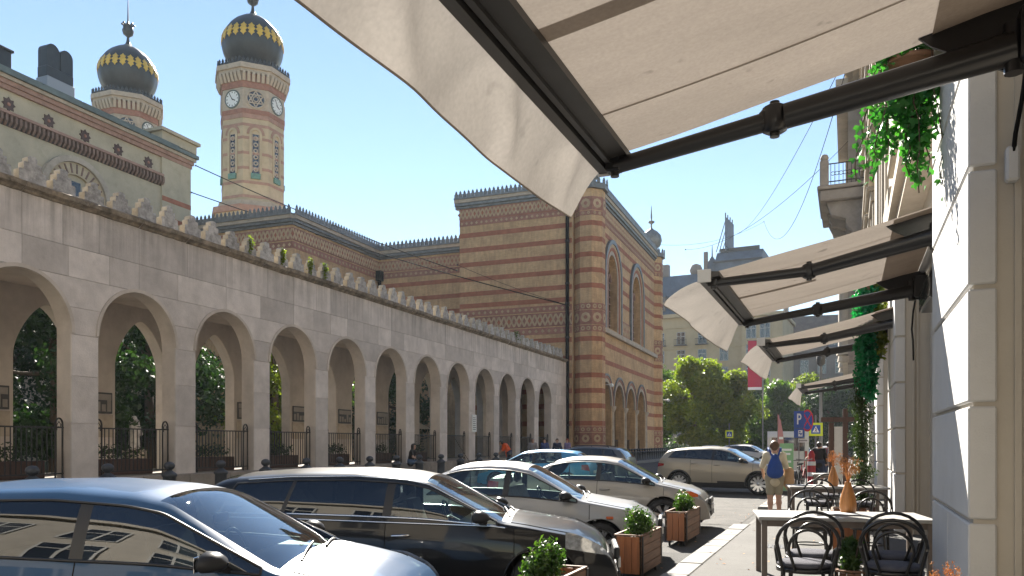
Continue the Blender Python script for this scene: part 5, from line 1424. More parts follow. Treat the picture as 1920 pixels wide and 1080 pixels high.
def vase(lab, loc, seed, h=.375):
    t = thing('wooden_vase', lab, 'vase', loc, seed, 'wooden vases of dried flowers')
    pr = [(.072, 0), (.082, .01), (.092, .05), (.094, .10), (.088, .15), (.074, .20), (.056, .25), (.041, .29), (.035, .32), (.036, .33), (.028, .33), (.024, .30)]
    MB().lathe([(r, z * h / .33) for r, z in pr], 20).build('vase_body', 'vase_wood', t)
    g = random.Random(seed); st = MB(); fl = []
    for k in range(26):
        a = g.uniform(0, 2 * PI); sp = g.uniform(.03, .15); top = g.uniform(.12, .30)
        e = Vector((sp * math.cos(a), sp * math.sin(a), h + top)); st.tube([(0, 0, h * .9), (e.x * .4, e.y * .4, h + top * .55), e], [.0022, .002, .0015], 4)
        for q in range(5):
            f_ = e + Vector((g.uniform(-.035, .035), g.uniform(-.035, .035), g.uniform(-.05, .03))); fl.append(tuple(f_))
            if q < 2: st.tube([(e.x * .6, e.y * .6, h + top * .7), f_], .0015, 3)
    st.build('stems', 'dried', t)
    V, F = leaves(np.repeat(np.array(fl), 9, 0) + np.random.default_rng(seed).normal(0, .008, (len(fl) * 9, 3)), np.random.default_rng(seed).normal(0, 1, (len(fl) * 9, 3)), .015, 'oval', .5, 0, seed)
    link('flower_heads', mesh_np('flower_heads', V, F, 'dried'), t, kind='stuff')
    return t
vase('wooden vase of dried orange flowers on the nearest table', (.0, 10.12, .891), 31)
vase('wooden vase of dried flowers on the second table', (-.26, 16.45, .891), 32)
vase('dried orange flower heads peeping in at the bottom edge of the photo', (.36, 3.42, .891), 33, .26).scale = (.42, .42, .64)
t = thing('menu', 'flat dark menu lying by the vase on the nearest table', 'menu', (-.12, 9.86, .893), R(12)); MB().cbox(-.24, .24, -.13, .12, 0, .016, .003).build('cover', 'cloth_grey', t); MB().box(-.235, .235, -.125, .115, .0161, .018).build('page', 'paper', t)
t = thing('menu', 'pale menu lying at the left of the second table', 'menu', (-.68, 16.5, .893), R(8)); MB().cbox(-.2, .2, -.1, .1, 0, .014, .003).build('cover', 'paper', t)

def make_chair():
    t = thing('bentwood_chair', 'black bentwood chair', 'chair', (0, 0, 0), 0, 'black bentwood chairs round the cafe tables')
    # seat faces +y; back at y<0
    c = MB(); pr = [(.0, .455), (.19, .455), (.215, .463), (.22, .48), (.205, .50), (.15, .508), (.0, .512)]
    c.lathe(pr, 24, (0, .0, 0)); c.build('cushion', 'cushion', t)
    s_ = MB(); s_.lathe([(.17, .415), (.225, .415), (.228, .445), (.22, .453), (.17, .453)], 24); s_.build('seat_ring', 'chair_black', t)
    def hoop(wb, wt, zt, yb, yt):
        pts = [(-wb, yb, .44)]
        for k in range(0, 13):
            a = PI - PI * k / 12
            pts.append((wt * math.cos(a), yb + (yt - yb) * (.55 + .45 * math.sin(a)), .44 + (zt - .44) * (.52 + .48 * math.sin(a))))
        pts.append((wb, yb, .44)); return pts
    q = MB(); h = hoop(.185, .235, .90, -.19, -.30); q.tube([(-.20, -.25, .0), (-.19, -.215, .25)] + h + [(.19, -.215, .25), (.20, -.25, .0)], .0155, 8); q.build('back_hoop', 'chair_black', t)
    q = MB(); q.tube(hoop(.09, .145, .80, -.205, -.285), .0125, 8); q.build('inner_hoop', 'chair_black', t)
    for sx in (-1, 1):
        q = MB(); q.tube([(sx * .15, .13, .44), (sx * .165, .16, .25), (sx * .185, .19, 0)], [.016, .015, .012], 8); q.build('leg', 'chair_black', t)
        q = MB(); q.tube([(sx * .232, -.27, .66), (sx * .24, -.12, .64), (sx * .23, .02, .60), (sx * .21, .06, .46)], .012, 7); q.build('arm', 'chair_black', t)
    q = MB(); q.tube([(.165 * math.cos(a), .165 * math.sin(a) - .02, .22) for a in np.linspace(0, 2 * PI, 21)[:-1]], .009, 6, closed=True); q.build('leg_ring', 'chair_black', t)
    return t
ch = make_chair(); KD = {}
for q in bpy.data.objects:
    if q.parent == ch: KD.setdefault(ch.name, []).append(q)
spots = [(-.36, 7.62, R(8), 'front left black bentwood chair with grey cushion, back towards the camera'),
         (.37, 7.75, R(-3), 'front right black bentwood chair beside the pilaster, back towards the camera'),
         (-.33, 8.32, R(6), 'left bentwood chair pushed under the nearest table, behind the front left chair'),
         (.38, 8.5, R(2), 'right bentwood chair pushed under the nearest table, behind the front right chair'),
         (-.47, 11.35, R(184), 'left bentwood chair on the far side of the nearest table'),
         (.27, 11.6, R(176), 'right bentwood chair on the far side of the nearest table'),
         (-.5, 15.55, R(4), 'left bentwood chair on the near side of the second table'),
         (.2, 15.7, R(-4), 'right bentwood chair on the near side of the second table'),
         (-.4, 17.75, R(180), 'bentwood chair on the far side of the second table')]
for i, (x, y, a, lab) in enumerate(spots):
    o = ch if i == 0 else copy_tree(ch, kids=KD)
    o.location = (x, y, .14); o.rotation_euler = (0, 0, a); o['label'] = lab; o.scale = (1.1, 1.05, 1.03)

# ------------------------------------------------------------------ wooden planters with box bushes at the kerb
def planter(lab, loc, L=1.3, W=.36, H=.47, bush=True, seed=1, rz=0, blobs=None, front='wood_orange_lit', z0=.09):
    t = thing('wooden_planter', lab, 'planter', loc, rz, 'wooden planters of box')
    c = .035
    n = 4
    for k in range(n):
        za, zb = z0 + H * k / n + .003, z0 + H * (k + 1) / n - .003
        for s_ in (-1, 1):
            MB().cbox(s_ * (W / 2 - .022), s_ * (W / 2 + random.uniform(-.002, .002)), -L / 2 + c, L / 2 - c, za, zb, .004).build('plank', 'wood_brown', t)
    for k in range(3):
        xa, xb = -W / 2 + c + (W - 2 * c) * k / 3 + .002, -W / 2 + c + (W - 2 * c) * (k + 1) / 3 - .002
        for s_ in (-1, 1):
            MB().cbox(xa, xb, s_ * (L / 2 - .022), s_ * (L / 2 + random.uniform(-.002, .002)), z0 + .004, z0 + H - .004, .004).build('end_board', front, t)  # ends coloured as sunlit wood, sides left duller brown
    for sx in (-1, 1):
        for sy in (-1, 1):
            x, y = sx * (W / 2 - .012), sy * (L / 2 - .012)
            MB().box(min(x, x + sx * .02), max(x, x + sx * .02), y - (c if sy > 0 else -.02) , y + (.02 if sy > 0 else c), z0 - .01, z0 + H + .004).build('corner_post', 'dark_iron', t)
            m = MB(); m.lathe([(.01, -.014), (.036, -.014), (.036, .014), (.01, .014)], 10, (sx * (W / 2 - .06), sy * (L / 2 - .1), .036), 'x'); m.box(sx * (W / 2 - .06) - .02, sx * (W / 2 - .06) + .02, sy * (L / 2 - .1) - .02, sy * (L / 2 - .1) + .02, .05, z0); m.build('castor', 'plastic', t)
    m = MB()
    for s_ in (-1, 1):
        m.box(s_ * W / 2 - .028 * (s_ > 0) , s_ * W / 2 + .028 * (s_ < 0), -L / 2, L / 2, z0 + H + .005, z0 + H + .022)
        m.box(-W / 2 + .029, W / 2 - .029, s_ * L / 2 - .028 * (s_ > 0), s_ * L / 2 + .028 * (s_ < 0), z0 + H + .005, z0 + H + .022)
    m.build('rim', 'wood_brown', t)
    MB().box(-W / 2 + .03, W / 2 - .03, -L / 2 + .03, L / 2 - .03, z0, z0 + H - .06).build('soil', 'earth', t)
    g = random.Random(seed)
    bl = blobs or [(g.uniform(-.05, .05), g.uniform(-.2, .1), z0 + H + .05 + .035 * k, .185 - .012 * k, .23 - .02 * k, .12) for k in range(6)]
    P, D = blob_points(bl, 2600, seed, .25)
    V, F = leaves(P, D, .042, 'oval', .6, -.4, seed); link('box_bush', mesh_np('box_bush', V, F, 'leaf_box'), t, kind='stuff')
    m = MB()
    for k in range(5): m.tube([(g.uniform(-.05, .05), g.uniform(-.15, .15), z0 + H - .08), (g.uniform(-.08, .08), g.uniform(-.2, .2), z0 + H + .25)], .008, 4)
    m.build('stems', 'bark', t)
    return t
planter('nearest kerb planter, only its leafy box bush and rim in the photo', (-2.40, 6.35, .0), seed=51)
planter('second kerb planter of orange-brown planks in front of the silver saloon wheel', (-2.52, 10.15, .0), 1.1, seed=52)
planter('third kerb planter standing in front of the beige saloon bumper', (-2.64, 13.8, .0), seed=53)
planter('small wooden pot with a box sprig between the front chairs', (.02, 8.05, .14), .26, .26, .34, seed=54, front='wood_brown', z0=.04, blobs=[(0, 0, .44 + .06 * k, .085, .085, .08) for k in range(4)])
planter('orange wooden planter under the nearest table', (.02, 12.3, .14), .8, .5, .52, seed=55, blobs=[(0, 0, .5, .16, .25, .08)])
# ------------------------------------------------------------------ cars: lofted shells with real window openings, doors, wheels, seats
def smooth_curve(pts, xs, w):
    p = np.array(pts, float); d = np.linspace(p[0, 0], p[-1, 0], 801)
    y = np.interp(d, p[:, 0], p[:, 1]); n = max(1, int(w / (d[1] - d[0])))
    if n > 1:
        k = np.hanning(n + 2); k /= k.sum(); pad = len(k)
        ye = np.concatenate([2 * y[0] - y[pad:0:-1], y, 2 * y[-1] - y[-2:-pad - 2:-1]])
        y = np.convolve(ye, k, 'same')[pad:-pad]
    return np.interp(xs, d, y)

def make_wheel(parent, x, y, r, side, spokes=5, rim_r=None, dark=False, twin=False):
    rim_r = rim_r or r * .68; w = .105
    wo_ = bpy.data.objects.new('wheel', None); COL.objects.link(wo_); wo_.parent = parent; wo_.location = (x, y, r); wo_.empty_display_size = .1
    t = MB(); t.lathe([(rim_r, -w), (r - .03, -w), (r - .008, -w * .8), (r, -w * .5), (r, w * .5), (r - .008, w * .8), (r - .03, w), (rim_r + .03, w * 1.02), (rim_r, w * .9), (rim_r, -w)], 40, (0, 0, 0), 'y', caps=False)
    t.build('tyre', 'rubber', wo_)
    m = MB(); o = side * w * .55
    m.lathe([(rim_r + .004, -w * .9), (rim_r - .02, -w * .5), (rim_r - .03, w * .3), (rim_r - .012, w * .86), (rim_r + .006, w * .93)] if side < 0 else [(rim_r + .006, -w * .93), (rim_r - .012, -w * .86), (rim_r - .03, -w * .3), (rim_r - .02, w * .5), (rim_r + .004, w * .9)], 40, (0, 0, 0), 'y', caps=False)
    for k in range(spokes):
        a = 2 * PI * k / spokes + .3
        for da in ((-.12, .12) if twin else (0,)):
            b = a + da; ww = .032 if twin else .075
            m.bar((.05 * math.cos(a), o * .9, .05 * math.sin(a)), ((rim_r - .012) * math.cos(b), o * 1.35, (rim_r - .012) * math.sin(b)), .028, ww, up=(-math.sin(b), 0, math.cos(b)))
    m.lathe([(.0, -.02), (.055, -.018), (.065, .03), (.0, .03)], 16, (0, o, 0), 'y')
    m.build('rim', 'alloy', wo_)
    d = MB(); d.lathe([(.0, -.01), (rim_r - .04, -.01), (rim_r - .04, .01), (.0, .01)], 24, (0, side * -.01, 0), 'y'); d.build('brake_disc', 'liner', wo_)
    return wo_

def make_car(name, label, loc, rz, P, group=None):
    t = thing(name, label, 'car', loc, R(rz), group)
    L, W = P['L'], P['W']; top = P['top']; wr = P.get('wheel_r', .315); xf, xr = P['xf'], P['xr']
    xa, xb, xc = P['cowl'], P['bpil'], P['rear']          # cowl (windscreen base), middle of B pillar, rear edge of the side glass (at the belt)
    xh = P['header']; q0, q1 = P['rglass']                # roof front edge; rear glass range
    det = P.get('detail', 1.0)
    fixed = sorted([0, .03, .07, L - .07, L - .03, L, xa, xh, xb - .045, xb + .045, xc, q0, q1, P.get('cpil', xc + .01), xa + .09] + P.get('xt', []))
    xs = []
    for a, b in zip(fixed[:-1], fixed[1:]):
        n = max(1, int(math.ceil((b - a) / (.045 / det)))); xs += [a + (b - a) * i / n for i in range(n)]
    xs = np.array(xs + [L]); NX = len(xs)
    NB, NG, NC = 12, 9, 10
    shx = P.get('shear', [(0, 0), (xc - .4, 0), (xc, .22), (xb, .04), (xa, 0), (L, 0)])
    def ztop(x): return smooth_curve(top, x, P.get('smooth', .16))
    def zbelt(x): return smooth_curve(P['belt'], x, .3)
    crown = P.get('crown', .06)
    def hw(x):
        f = np.maximum(0, (x - (L - .85)) / .85); r = np.maximum(0, (.65 - x) / .65)
        return W / 2 * (1 - P.get('fnar', .22) * f ** 2.6 - .13 * r ** 2.8)
    def prof(z, zb):
        r = np.asarray(z) / np.asarray(zb)
        return np.interp(r, [.15, .29, .46, .66, .86, 1.0], [.90, .955, .985, 1.0, .985, .945])
    def zsill(x):
        return np.interp(x, [0, .25, .7, L - .8, L - .25, L], [.36, .27, .22, .22, .22, .27])
    NR = NB + 1 + NG + NC
    G = np.zeros((NX, NR, 3))
    sh = np.interp(xs, *zip(*shx))
    hoodn = lambda x: None
    for i in range(NX):
        for j in range(NR):
            s = 0 if j <= NB else min(1, (j - NB) / NG)
            G[i, j, 0] = xs[i] + sh[i] * s
    for j in range(NR):
        x = np.clip(G[:, j, 0], 0, L); zt = ztop(x); zb = zbelt(x); zs = zsill(x); h = hw(x)
        c = np.minimum(crown, np.maximum(.004, (zt - zs) * .5))
        zte = zt - c; zbe = np.minimum(zb, zte); zbe = np.maximum(zbe, zs + .01)
        gh = np.maximum(0, zte - zbe)
        yb = h * prof(zbe, zb)
        yt = yb - np.minimum(.02, gh * .5) - P.get('tumble', .36) * gh - .10 * gh * gh
        if j <= NB:
            u = j / NB; z = zs + (zbe - zs) * u; y = h * prof(z, zb)
        elif j <= NB + NG:
            s = (j - NB) / NG; z = zbe + (zte - zbe) * s; y = yb + (yt - yb) * s + .035 * gh * math.sin(PI * s) - 0 * s
            y = np.where((s > 0) & (gh > .05), y, y)
        else:
            k = (j - NB - NG) / NC; y = yt * (1 - k) ** 1.0; z = zte + c * (1 - (1 - k) ** 2.4)
        G[:, j, 1] = y; G[:, j, 2] = z
    for _ in range(2):                      # soften the cant rail
        H = G.copy(); e = NB + NG
        for j in range(e - 1, e + 3): G[:, j, 1:] = .25 * H[:, j - 1, 1:] + .5 * H[:, j, 1:] + .25 * H[:, j + 1, 1:]
    # wheel arches: cut and snapped to the circle
    R_ = wr + P.get('arch', .055); zc = wr
    cut = np.zeros((NX - 1, NR - 1), bool)
    for x0 in (xf, xr):
        d = np.hypot(G[:, :, 0] - x0, G[:, :, 2] - zc); low = np.zeros_like(d, bool); low[:, :NB] = True
        near = low & (np.abs(d - R_) < .030); f = np.where(near, R_ / np.maximum(d, 1e-3), 1)
        G[:, :, 0] = np.where(near, x0 + (G[:, :, 0] - x0) * f, G[:, :, 0]); G[:, :, 2] = np.where(near, zc + (G[:, :, 2] - zc) * f, G[:, :, 2])
        cxy = (G[:-1, :-1] + G[1:, :-1] + G[:-1, 1:] + G[1:, 1:]) / 4
        dd = np.hypot(cxy[:, :, 0] - x0, cxy[:, :, 2] - zc); m = dd < R_ - .003; m[:, NB:] = False; cut |= m
    # which face belongs to what
    lab = np.zeros((NX - 1, NR - 1), object); lab[:] = 'body'
    xm = (xs[:-1] + xs[1:]) / 2
    zte_all = ztop(xs) - crown; gh_all = zte_all - zbelt(xs)
    s0, s1 = 1, NG - 1
    def span(a, b): return (xm > a) & (xm < b)
    fwin = span(xb + .045, xa - .05); rwin = span(P.get('cpil', xc) if P.get('cpil') else xc, xb - .045)
    ghm = (gh_all[:-1] + gh_all[1:]) / 2
    for j in range(NB + s0, NB + s1):
        need = .10 + .0 * j
        lab[:, j] = np.where(fwin & (ghm > .05), 'window_f', lab[:, j]); lab[:, j] = np.where(rwin & (ghm > .05), 'window_r', lab[:, j])
        if P.get('cpil'): lab[:, j] = np.where(span(xc, P['cpil'] - .05) & (ghm > .05), 'window_q', lab[:, j])
        lab[:, j] = np.where(span(xb - .045, xb + .045), 'pillar', lab[:, j])
        if P.get('cpil'): lab[:, j] = np.where(span(P['cpil'] - .05, P['cpil']), 'pillar', lab[:, j])
    for j in range(NB + NG + 1, NR - 1):
        lab[:, j] = np.where(span(xh, xa), 'windscreen', lab[:, j]); lab[:, j] = np.where(span(q0, q1), 'rear_window', lab[:, j])
    for j in range(NB + NG + 1, NR - 1): lab[:, j] = np.where(span(xa, xa + .09), 'cowl', lab[:, j])
    for j in range(2, NB):
        lab[:, j] = np.where(span(xb, xa + P.get('dfront', .12)), 'door_f', lab[:, j])
        lab[:, j] = np.where(span(P.get('rdoor', xr + R_ + .0), xb), 'door_r', lab[:, j])
    if P.get('clad'):
        zm = (G[:-1, :-1, 2] + G[1:, 1:, 2]) / 2
        cl = (zm < P['clad']); cl[:, NB:] = False; lab[cl] = 'cladding'
    lab[cut] = 'cut'
    cx_ = L / 2
    def piece(key, side):
        ij = np.argwhere(lab == key); idx = {}; v = []; f = []
        for i, j in ij:
            q = []
            for a, b in ((i, j), (i + 1, j), (i + 1, j + 1), (i, j + 1)):
                if (a, b) not in idx: idx[(a, b)] = len(v); v.append((G[a, b, 0] - cx_, side * G[a, b, 1], G[a, b, 2]))
                q.append(idx[(a, b)])
            if side > 0: q.reverse()
            f.append(tuple(q))
        return v, f
    def both(key, name, mat, sides=(-1, 1)):
        m = MB()
        for s in sides:
            v, f = piece(key, s)
            if f: m.add(v, f, True)
        if not m.f: return None
        me = m.mesh(name, mat); bm = bmesh.new(); bm.from_mesh(me); bmesh.ops.remove_doubles(bm, verts=bm.verts, dist=.0006); bmesh.ops.dissolve_degenerate(bm, edges=bm.edges, dist=.0003); bm.to_mesh(me); bm.free()
        for p in me.polygons: p.use_smooth = True
        return link(name, me, t)
    paint = P['paint']
    both('body', 'body', paint); both('windscreen', 'windscreen', P.get('wglass', 'windscreen')); both('rear_window', 'rear_window', P.get('rglass_mat', 'car_glass')); both('cowl', 'cowl', 'plastic')
    if P.get('clad'): both('cladding', 'cladding', 'plastic')
    for s in (-1, 1): both('pillar', 'pillar', 'plastic', (s,))
    belt_pt = lambda x: (float(hw(np.array([x]))[0] * .955), float(zbelt(np.array([x]))[0]))
    for s in (-1, 1):
        for key in ('door_f', 'door_r'):
            d = both(key, 'door', paint, (s,))
            if d:
                xm_ = (xb + .16) if key == 'door_f' else (P.get('rdoor', xr + R_) + .12)
                yy, zz = belt_pt(xm_)
                if det >= .8:
                    m = MB(); y2 = float(hw(np.array([xm_]))[0]) * .985
                    m.tube([(xm_ - cx_ - .09, s * y2, zz - .13), (xm_ - cx_ - .075, s * (y2 + .035), zz - .125), (xm_ - cx_ + .075, s * (y2 + .035), zz - .12), (xm_ - cx_ + .09, s * y2, zz - .12)], .0135, 8); m.build('handle', P.get('handle', paint), d)
        both('window_f', 'window', P.get('gf', 'car_glass'), (s,)); both('window_r', 'window', P.get('gr', 'car_glass'), (s,))
        if P.get('cpil'): both('window_q', 'window', P.get('gr', 'car_glass'), (s,))
        # rubber or chrome trim round the side glass, along the grid lines
        sel = [k for k in range(NX - 1) if (lab[k, NB + s0] in ('window_f', 'window_r', 'window_q', 'pillar'))]
        if sel:
            a, b = sel[0], sel[-1] + 1
            def pt(i, j, o=.004): return (G[i, j, 0] - cx_, s * (G[i, j, 1] + o), G[i, j, 2])
            low = [pt(i, NB + s0) for i in range(a, b + 1)]; up_ = [pt(i, NB + s1) for i in range(a, b + 1)]
            m = MB(); m.tube(low, .011, 6); m.build('belt_trim', P.get('trim', 'plastic'), t)
            m = MB(); m.tube([pt(a, j) for j in range(NB + s0, NB + s1 + 1)] + up_[1:] + [pt(b, j) for j in range(NB + s1 - 1, NB + s0 - 1, -1)], .010, 6); m.build('window_trim', P.get('trim2', 'plastic'), t)
            if P.get('chrome_line'):
                m = MB(); m.tube([pt(i, NB, .010) for i in range(a, b + 3)], .009, 6); m.tube([pt(i, NB + NG - 0, .004) for i in range(a + 2, b + 1)], .007, 6); m.build('chrome_line', 'chrome', t)
        # panel gaps
        m = MB()
        def gap(pts): m.tube(pts, .0045, 4, smooth=False)
        def pts_i(i, j0, j1): return [(G[i, j, 0] - cx_, s * (G[i, j, 1] + .0), G[i, j, 2]) for j in range(j0, j1 + 1)]
        def near_i(x): return int(np.argmin(np.abs(xs - x)))
        i1, i2, i3 = near_i(xa + P.get('dfront', .12)), near_i(xb), near_i(P.get('rdoor', xr + R_))
        for i in (i1, i2, i3): gap(pts_i(i, 2, NB))
        gap(pts_i(i2, NB, NB + s0))
        gap([(G[i, 2, 0] - cx_, s * G[i, 2, 1], G[i, 2, 2]) for i in range(i3, i1 + 1)])
        ic = near_i(xa + .09); ie = near_i(L - .28)
        gap([(G[i, NB + NG + 1, 0] - cx_, s * G[i, NB + NG + 1, 1], G[i, NB + NG + 1, 2] + .001) for i in range(ic, ie)])
        it0, it1 = near_i(.14), near_i(q0)
        if it1 - it0 > 6: gap([(G[i, NB + NG + 1, 0] - cx_, s * G[i, NB + NG + 1, 1], G[i, NB + NG + 1, 2] + .001) for i in range(it0, it1)])
        m.build('panel_gaps', 'gap', t)
        # arch lip and liner
        for x0 in (xf, xr):
            m = MB(); l2 = MB()
            yy = float(hw(np.array([x0]))[0])
            arc = []; ring = []
            for a in np.linspace(-.25, PI + .25, 26):
                x = x0 + R_ * math.cos(a); z = zc + R_ * math.sin(a); y = float(hw(np.array([x]))[0] * prof(np.array([z]), float(zbelt(np.array([x]))[0]))[0])
                arc.append((x - cx_, s * (y - .004), z)); ring.append((x - cx_, s * (y - .36), z))
            m.tube(arc, .034 if P.get('clad') else .012, 6); l2.strip(arc, ring); n_ = len(l2.v)
            l2.add([(x0 - cx_, s * (yy - .35), zc)] + ring, [(0, k + 1, k + 2) for k in range(len(ring) - 1)])
            m.build('arch_lip', 'plastic' if P.get('clad') else paint, t); l2.build('wheel_well', 'liner', t)
        
    # floor and lining
    m = MB(); m.box(.12 - cx_, L - .15 - cx_, -W / 2 * .86, W / 2 * .86, .20, .25); m.box(xf - .5 - cx_, xf - .46 - cx_, -W / 2 * .85, W / 2 * .85, .25, .75); m.build('underbody', 'liner', t)
    for x0 in (xf, xr):
        for s in (-1, 1): make_wheel(t, x0 - cx_, s * (W / 2 - .115), wr, s, P.get('spokes', 5), P.get('rim_r'), twin=P.get('twin', False))
    sc_ = P.get('seat', 'seat_cloth'); zfl = .28; hb = float(zbelt(np.array([xb]))[0])
    if det >= .8:
        for y in (-.36, .36):
            xs_ = xb + .22 - cx_
            se = MB(); se.cbox(xs_ - .15, xs_ + .34, y - .24, y + .24, zfl + .1, zfl + .30, .06)
            bk = [(xs_ - .12, zfl + .25), (xs_ + .02, zfl + .30), (xs_ - .17, hb + .16), (xs_ - .27, hb + .15)]
            se.prism(bk, 'y', y - .23, y + .23); so = se.build('seat', sc_, t)
            hr = MB(); hr.cbox(xs_ - .30, xs_ - .20, y - .13, y + .13, hb + .20, hb + .36, .04); hr.build('headrest', sc_, so)
        se = MB(); xr_ = xc + .42 - cx_; se.cbox(xr_, xr_ + .42, -.62, .62, zfl + .12, zfl + .32, .06); se.prism([(xr_ + .0, zfl + .3), (xr_ + .1, zfl + .32), (xr_ - .1, hb + .04), (xr_ - .2, hb + .04)], 'y', -.62, .62); se.build('rear_bench', sc_, t)
        d = MB(); d.prism([(xa - .02 - cx_, hb - .05), (xa - .45 - cx_, hb + .0), (xa - .58 - cx_, hb - .12), (xa - .5 - cx_, .45), (xa - .02 - cx_, .4)], 'y', -W / 2 * .82, W / 2 * .82); d.build('dashboard', 'plastic', t)
        st = MB(); cxs = xa - .72 - cx_; ring = [(cxs - .18 * .35 * math.sin(a), .36 + .18 * math.cos(a), hb - .04 + .18 * .94 * math.sin(a)) for a in np.linspace(0, 2 * PI, 25)[:-1]]
        st.tube(ring, .014, 6, closed=True); st.bar((cxs, .20, hb - .06), (cxs, .52, hb - .06), .02, .05); st.bar((cxs, .36, hb - .05), (cxs + .2, .36, hb - .15), .05, .05); st.build('steering_wheel', 'plastic', t)
        m = MB(); xm_ = xa - .5 - cx_; zm_ = float(ztop(np.array([xh + .18]))[0]) - .13; m.cbox(xh + .12 - cx_, xh + .15 - cx_, -.12, .12, zm_ - .04, zm_ + .03, .01); m.build('rear_view_mirror', 'plastic', t)
        # wipers
        def topz(x, y): return float(ztop(np.array([x]))[0]) - crown * (abs(y) / (W * .39)) ** 2.4
        for y in (-.50, .06):
            m = MB(); p = [(xa + .06 - .35 * u * .3 - cx_, y + .58 * u, topz(xa + .06 - .105 * u, y + .58 * u) + .012 + .008 * math.sin(PI * u)) for u in np.linspace(0, 1, 7)]
            m.tube(p, .010, 5); m.build('wiper', 'plastic', t)
    # mirrors
    for s in (-1, 1):
        xm_ = xa - P.get('mir', .22); yy, zz = belt_pt(xm_)
        m = MB(); rows = []
        for u, sc2 in ((-.07, .2), (-.062, .75), (-.03, 1), (.03, .92), (.075, .6), (.10, .12)):
            rows.append([(xm_ - cx_ + u + .01, s * (yy + .13 + .115 * sc2 * math.cos(a)), zz + .085 + .078 * sc2 * (math.sin(a) if math.sin(a) > -.5 else -.5 + .3 * (math.sin(a) + .5))) for a in np.linspace(0, 2 * PI, 17)[:-1]])
        if s > 0: rows = [r[::-1] for r in rows]
        m.grid(rows, True, True); mo = m.build('mirror', P.get('mirror', paint), t)
        m = MB(); m.bar((xm_ - cx_ + .03, s * (yy - .02), zz + .02), (xm_ - cx_ + .02, s * (yy + .10), zz + .05), .07, .035); m.build('mirror_arm', 'plastic', mo)
        m = MB(); m.cbox(xm_ - cx_ - .063, xm_ - cx_ - .058, s * (yy + .13) - .09, s * (yy + .13) + .09, zz + .04, zz + .135, .002); m.build('mirror_glass', 'chrome', mo)
    # lamps as shells that hug the corners
    def patch(x0, x1, zlo, zhi, s, off=.008, nx=10, nz=5):
        rows = []
        for k in range(nz + 1):
            r = []
            for i in range(nx + 1):
                x = x0 + (x1 - x0) * i / nx; a, b = zlo(i / nx), zhi(i / nx); b = min(b, float(ztop(np.array([x]))[0]) - .03)
                a = min(a, b - .01); z = a + (b - a) * k / nz
                y = float(hw(np.array([x]))[0] * prof(np.array([z]), float(zbelt(np.array([x]))[0]))[0]) + off
                r.append((x - cx_, s * y, z))
            rows.append(r)
        if s < 0: rows = [r[::-1] for r in rows]
        return MB().grid([r[::-1] for r in rows])
    lz = P.get('lampz', (.58, .80)); ln = P.get('lampl', .5)
    for s in (-1, 1):
        h = patch(L - ln, L - .045, lambda u: lz[0] + (lz[1] - lz[0]) * .45 * (1 - u), lambda u: lz[1] + .04 - .10 * u * u, s).build('headlight', 'lamp_clear', t)
        if P.get('indicator'): patch(L - ln - .02, L - ln + P['indicator'], lambda u: lz[0] + (lz[1] - lz[0]) * .35, lambda u: lz[1] - .02, s, .014, 5, 3).build('indicator', 'lamp_orange', h)
        if P.get('repeater'): x = xa + .42; y2 = belt_pt(x)[0]; m = MB(); m.cbox(x - .05 - cx_, x + .05 - cx_, s * (y2 + .015), s * (y2 + .05), .665, .705, .008); m.build('repeater', 'lamp_orange', t)
        tz = P.get('tailz', (.72, .95)); patch(.02, P.get('taill', .32), lambda u: tz[0] + .05 * u, lambda u: tz[1] - .02 * u, s).build('tail_light', 'lamp_red', t)
    m = MB()   # grille and plates on nose and tail
    m.cbox(L - .03 - cx_, L + .012 - cx_, -.42, .42, .30, .40, .01); m.build('lower_grille', 'plastic', t)
    m = MB(); m.cbox(L - .055 - cx_, L + .004 - cx_, -.38, .38, .52, .64, .015); m.build('grille', 'plastic', t)
    m = MB(); m.cbox(L - .01 - cx_, L + .02 - cx_, -.26, .26, .415, .515, .004); m.build('number_plate', 'plate_white', t); m = MB(); m.cbox(-.025 - cx_, .02 - cx_, -.26, .26, P.get('platez', .62), P.get('platez', .62) + .11, .004); m.build('number_plate', 'plate_white', t)
    m = MB(); m.cbox(-.012 - cx_, .06 - cx_, -W / 2 * .74, W / 2 * .74, .33, .50, .03); m.build('rear_bumper', 'plastic', t)
    if P.get('rails'):
        for s in (-1, 1):
            m = MB(); ia, ib = near_i(P['rails'][0]), near_i(P['rails'][1]); e = NB + NG + 2
            m.tube([(G[i, e, 0] - cx_, s * G[i, e, 1], G[i, e, 2] + .045) for i in range(ia, ib + 1, 2)], .016, 7)
            for i in (ia, (ia + ib) // 2, ib): m.bar((G[i, e, 0] - cx_, s * G[i, e, 1], G[i, e, 2] - .01), (G[i, e, 0] - cx_, s * G[i, e, 1], G[i, e, 2] + .045), .04, .025, up=(1, 0, 0))
            m.build('roof_rail', 'plastic' if P['rails'][2] else 'alloy', t)
    if P.get('aerial'):
        m = MB(); x = P['aerial']; z = float(ztop(np.array([x]))[0]); m.tube([(x - cx_, 0, z - .01), (x - .25 - cx_, 0, z + .38)], [.006, .002], 5); m.build('aerial', 'plastic', t)
    if P.get('fin'):
        m = MB(); x = P['fin']; z = float(ztop(np.array([x]))[0]); m.prism([(x - .09 - cx_, z - .01), (x + .09 - cx_, z - .01), (x - .03 - cx_, z + .07), (x - .08 - cx_, z + .07)], 'y', -.02, .02); m.build('aerial_fin', 'plastic', t)
    return t

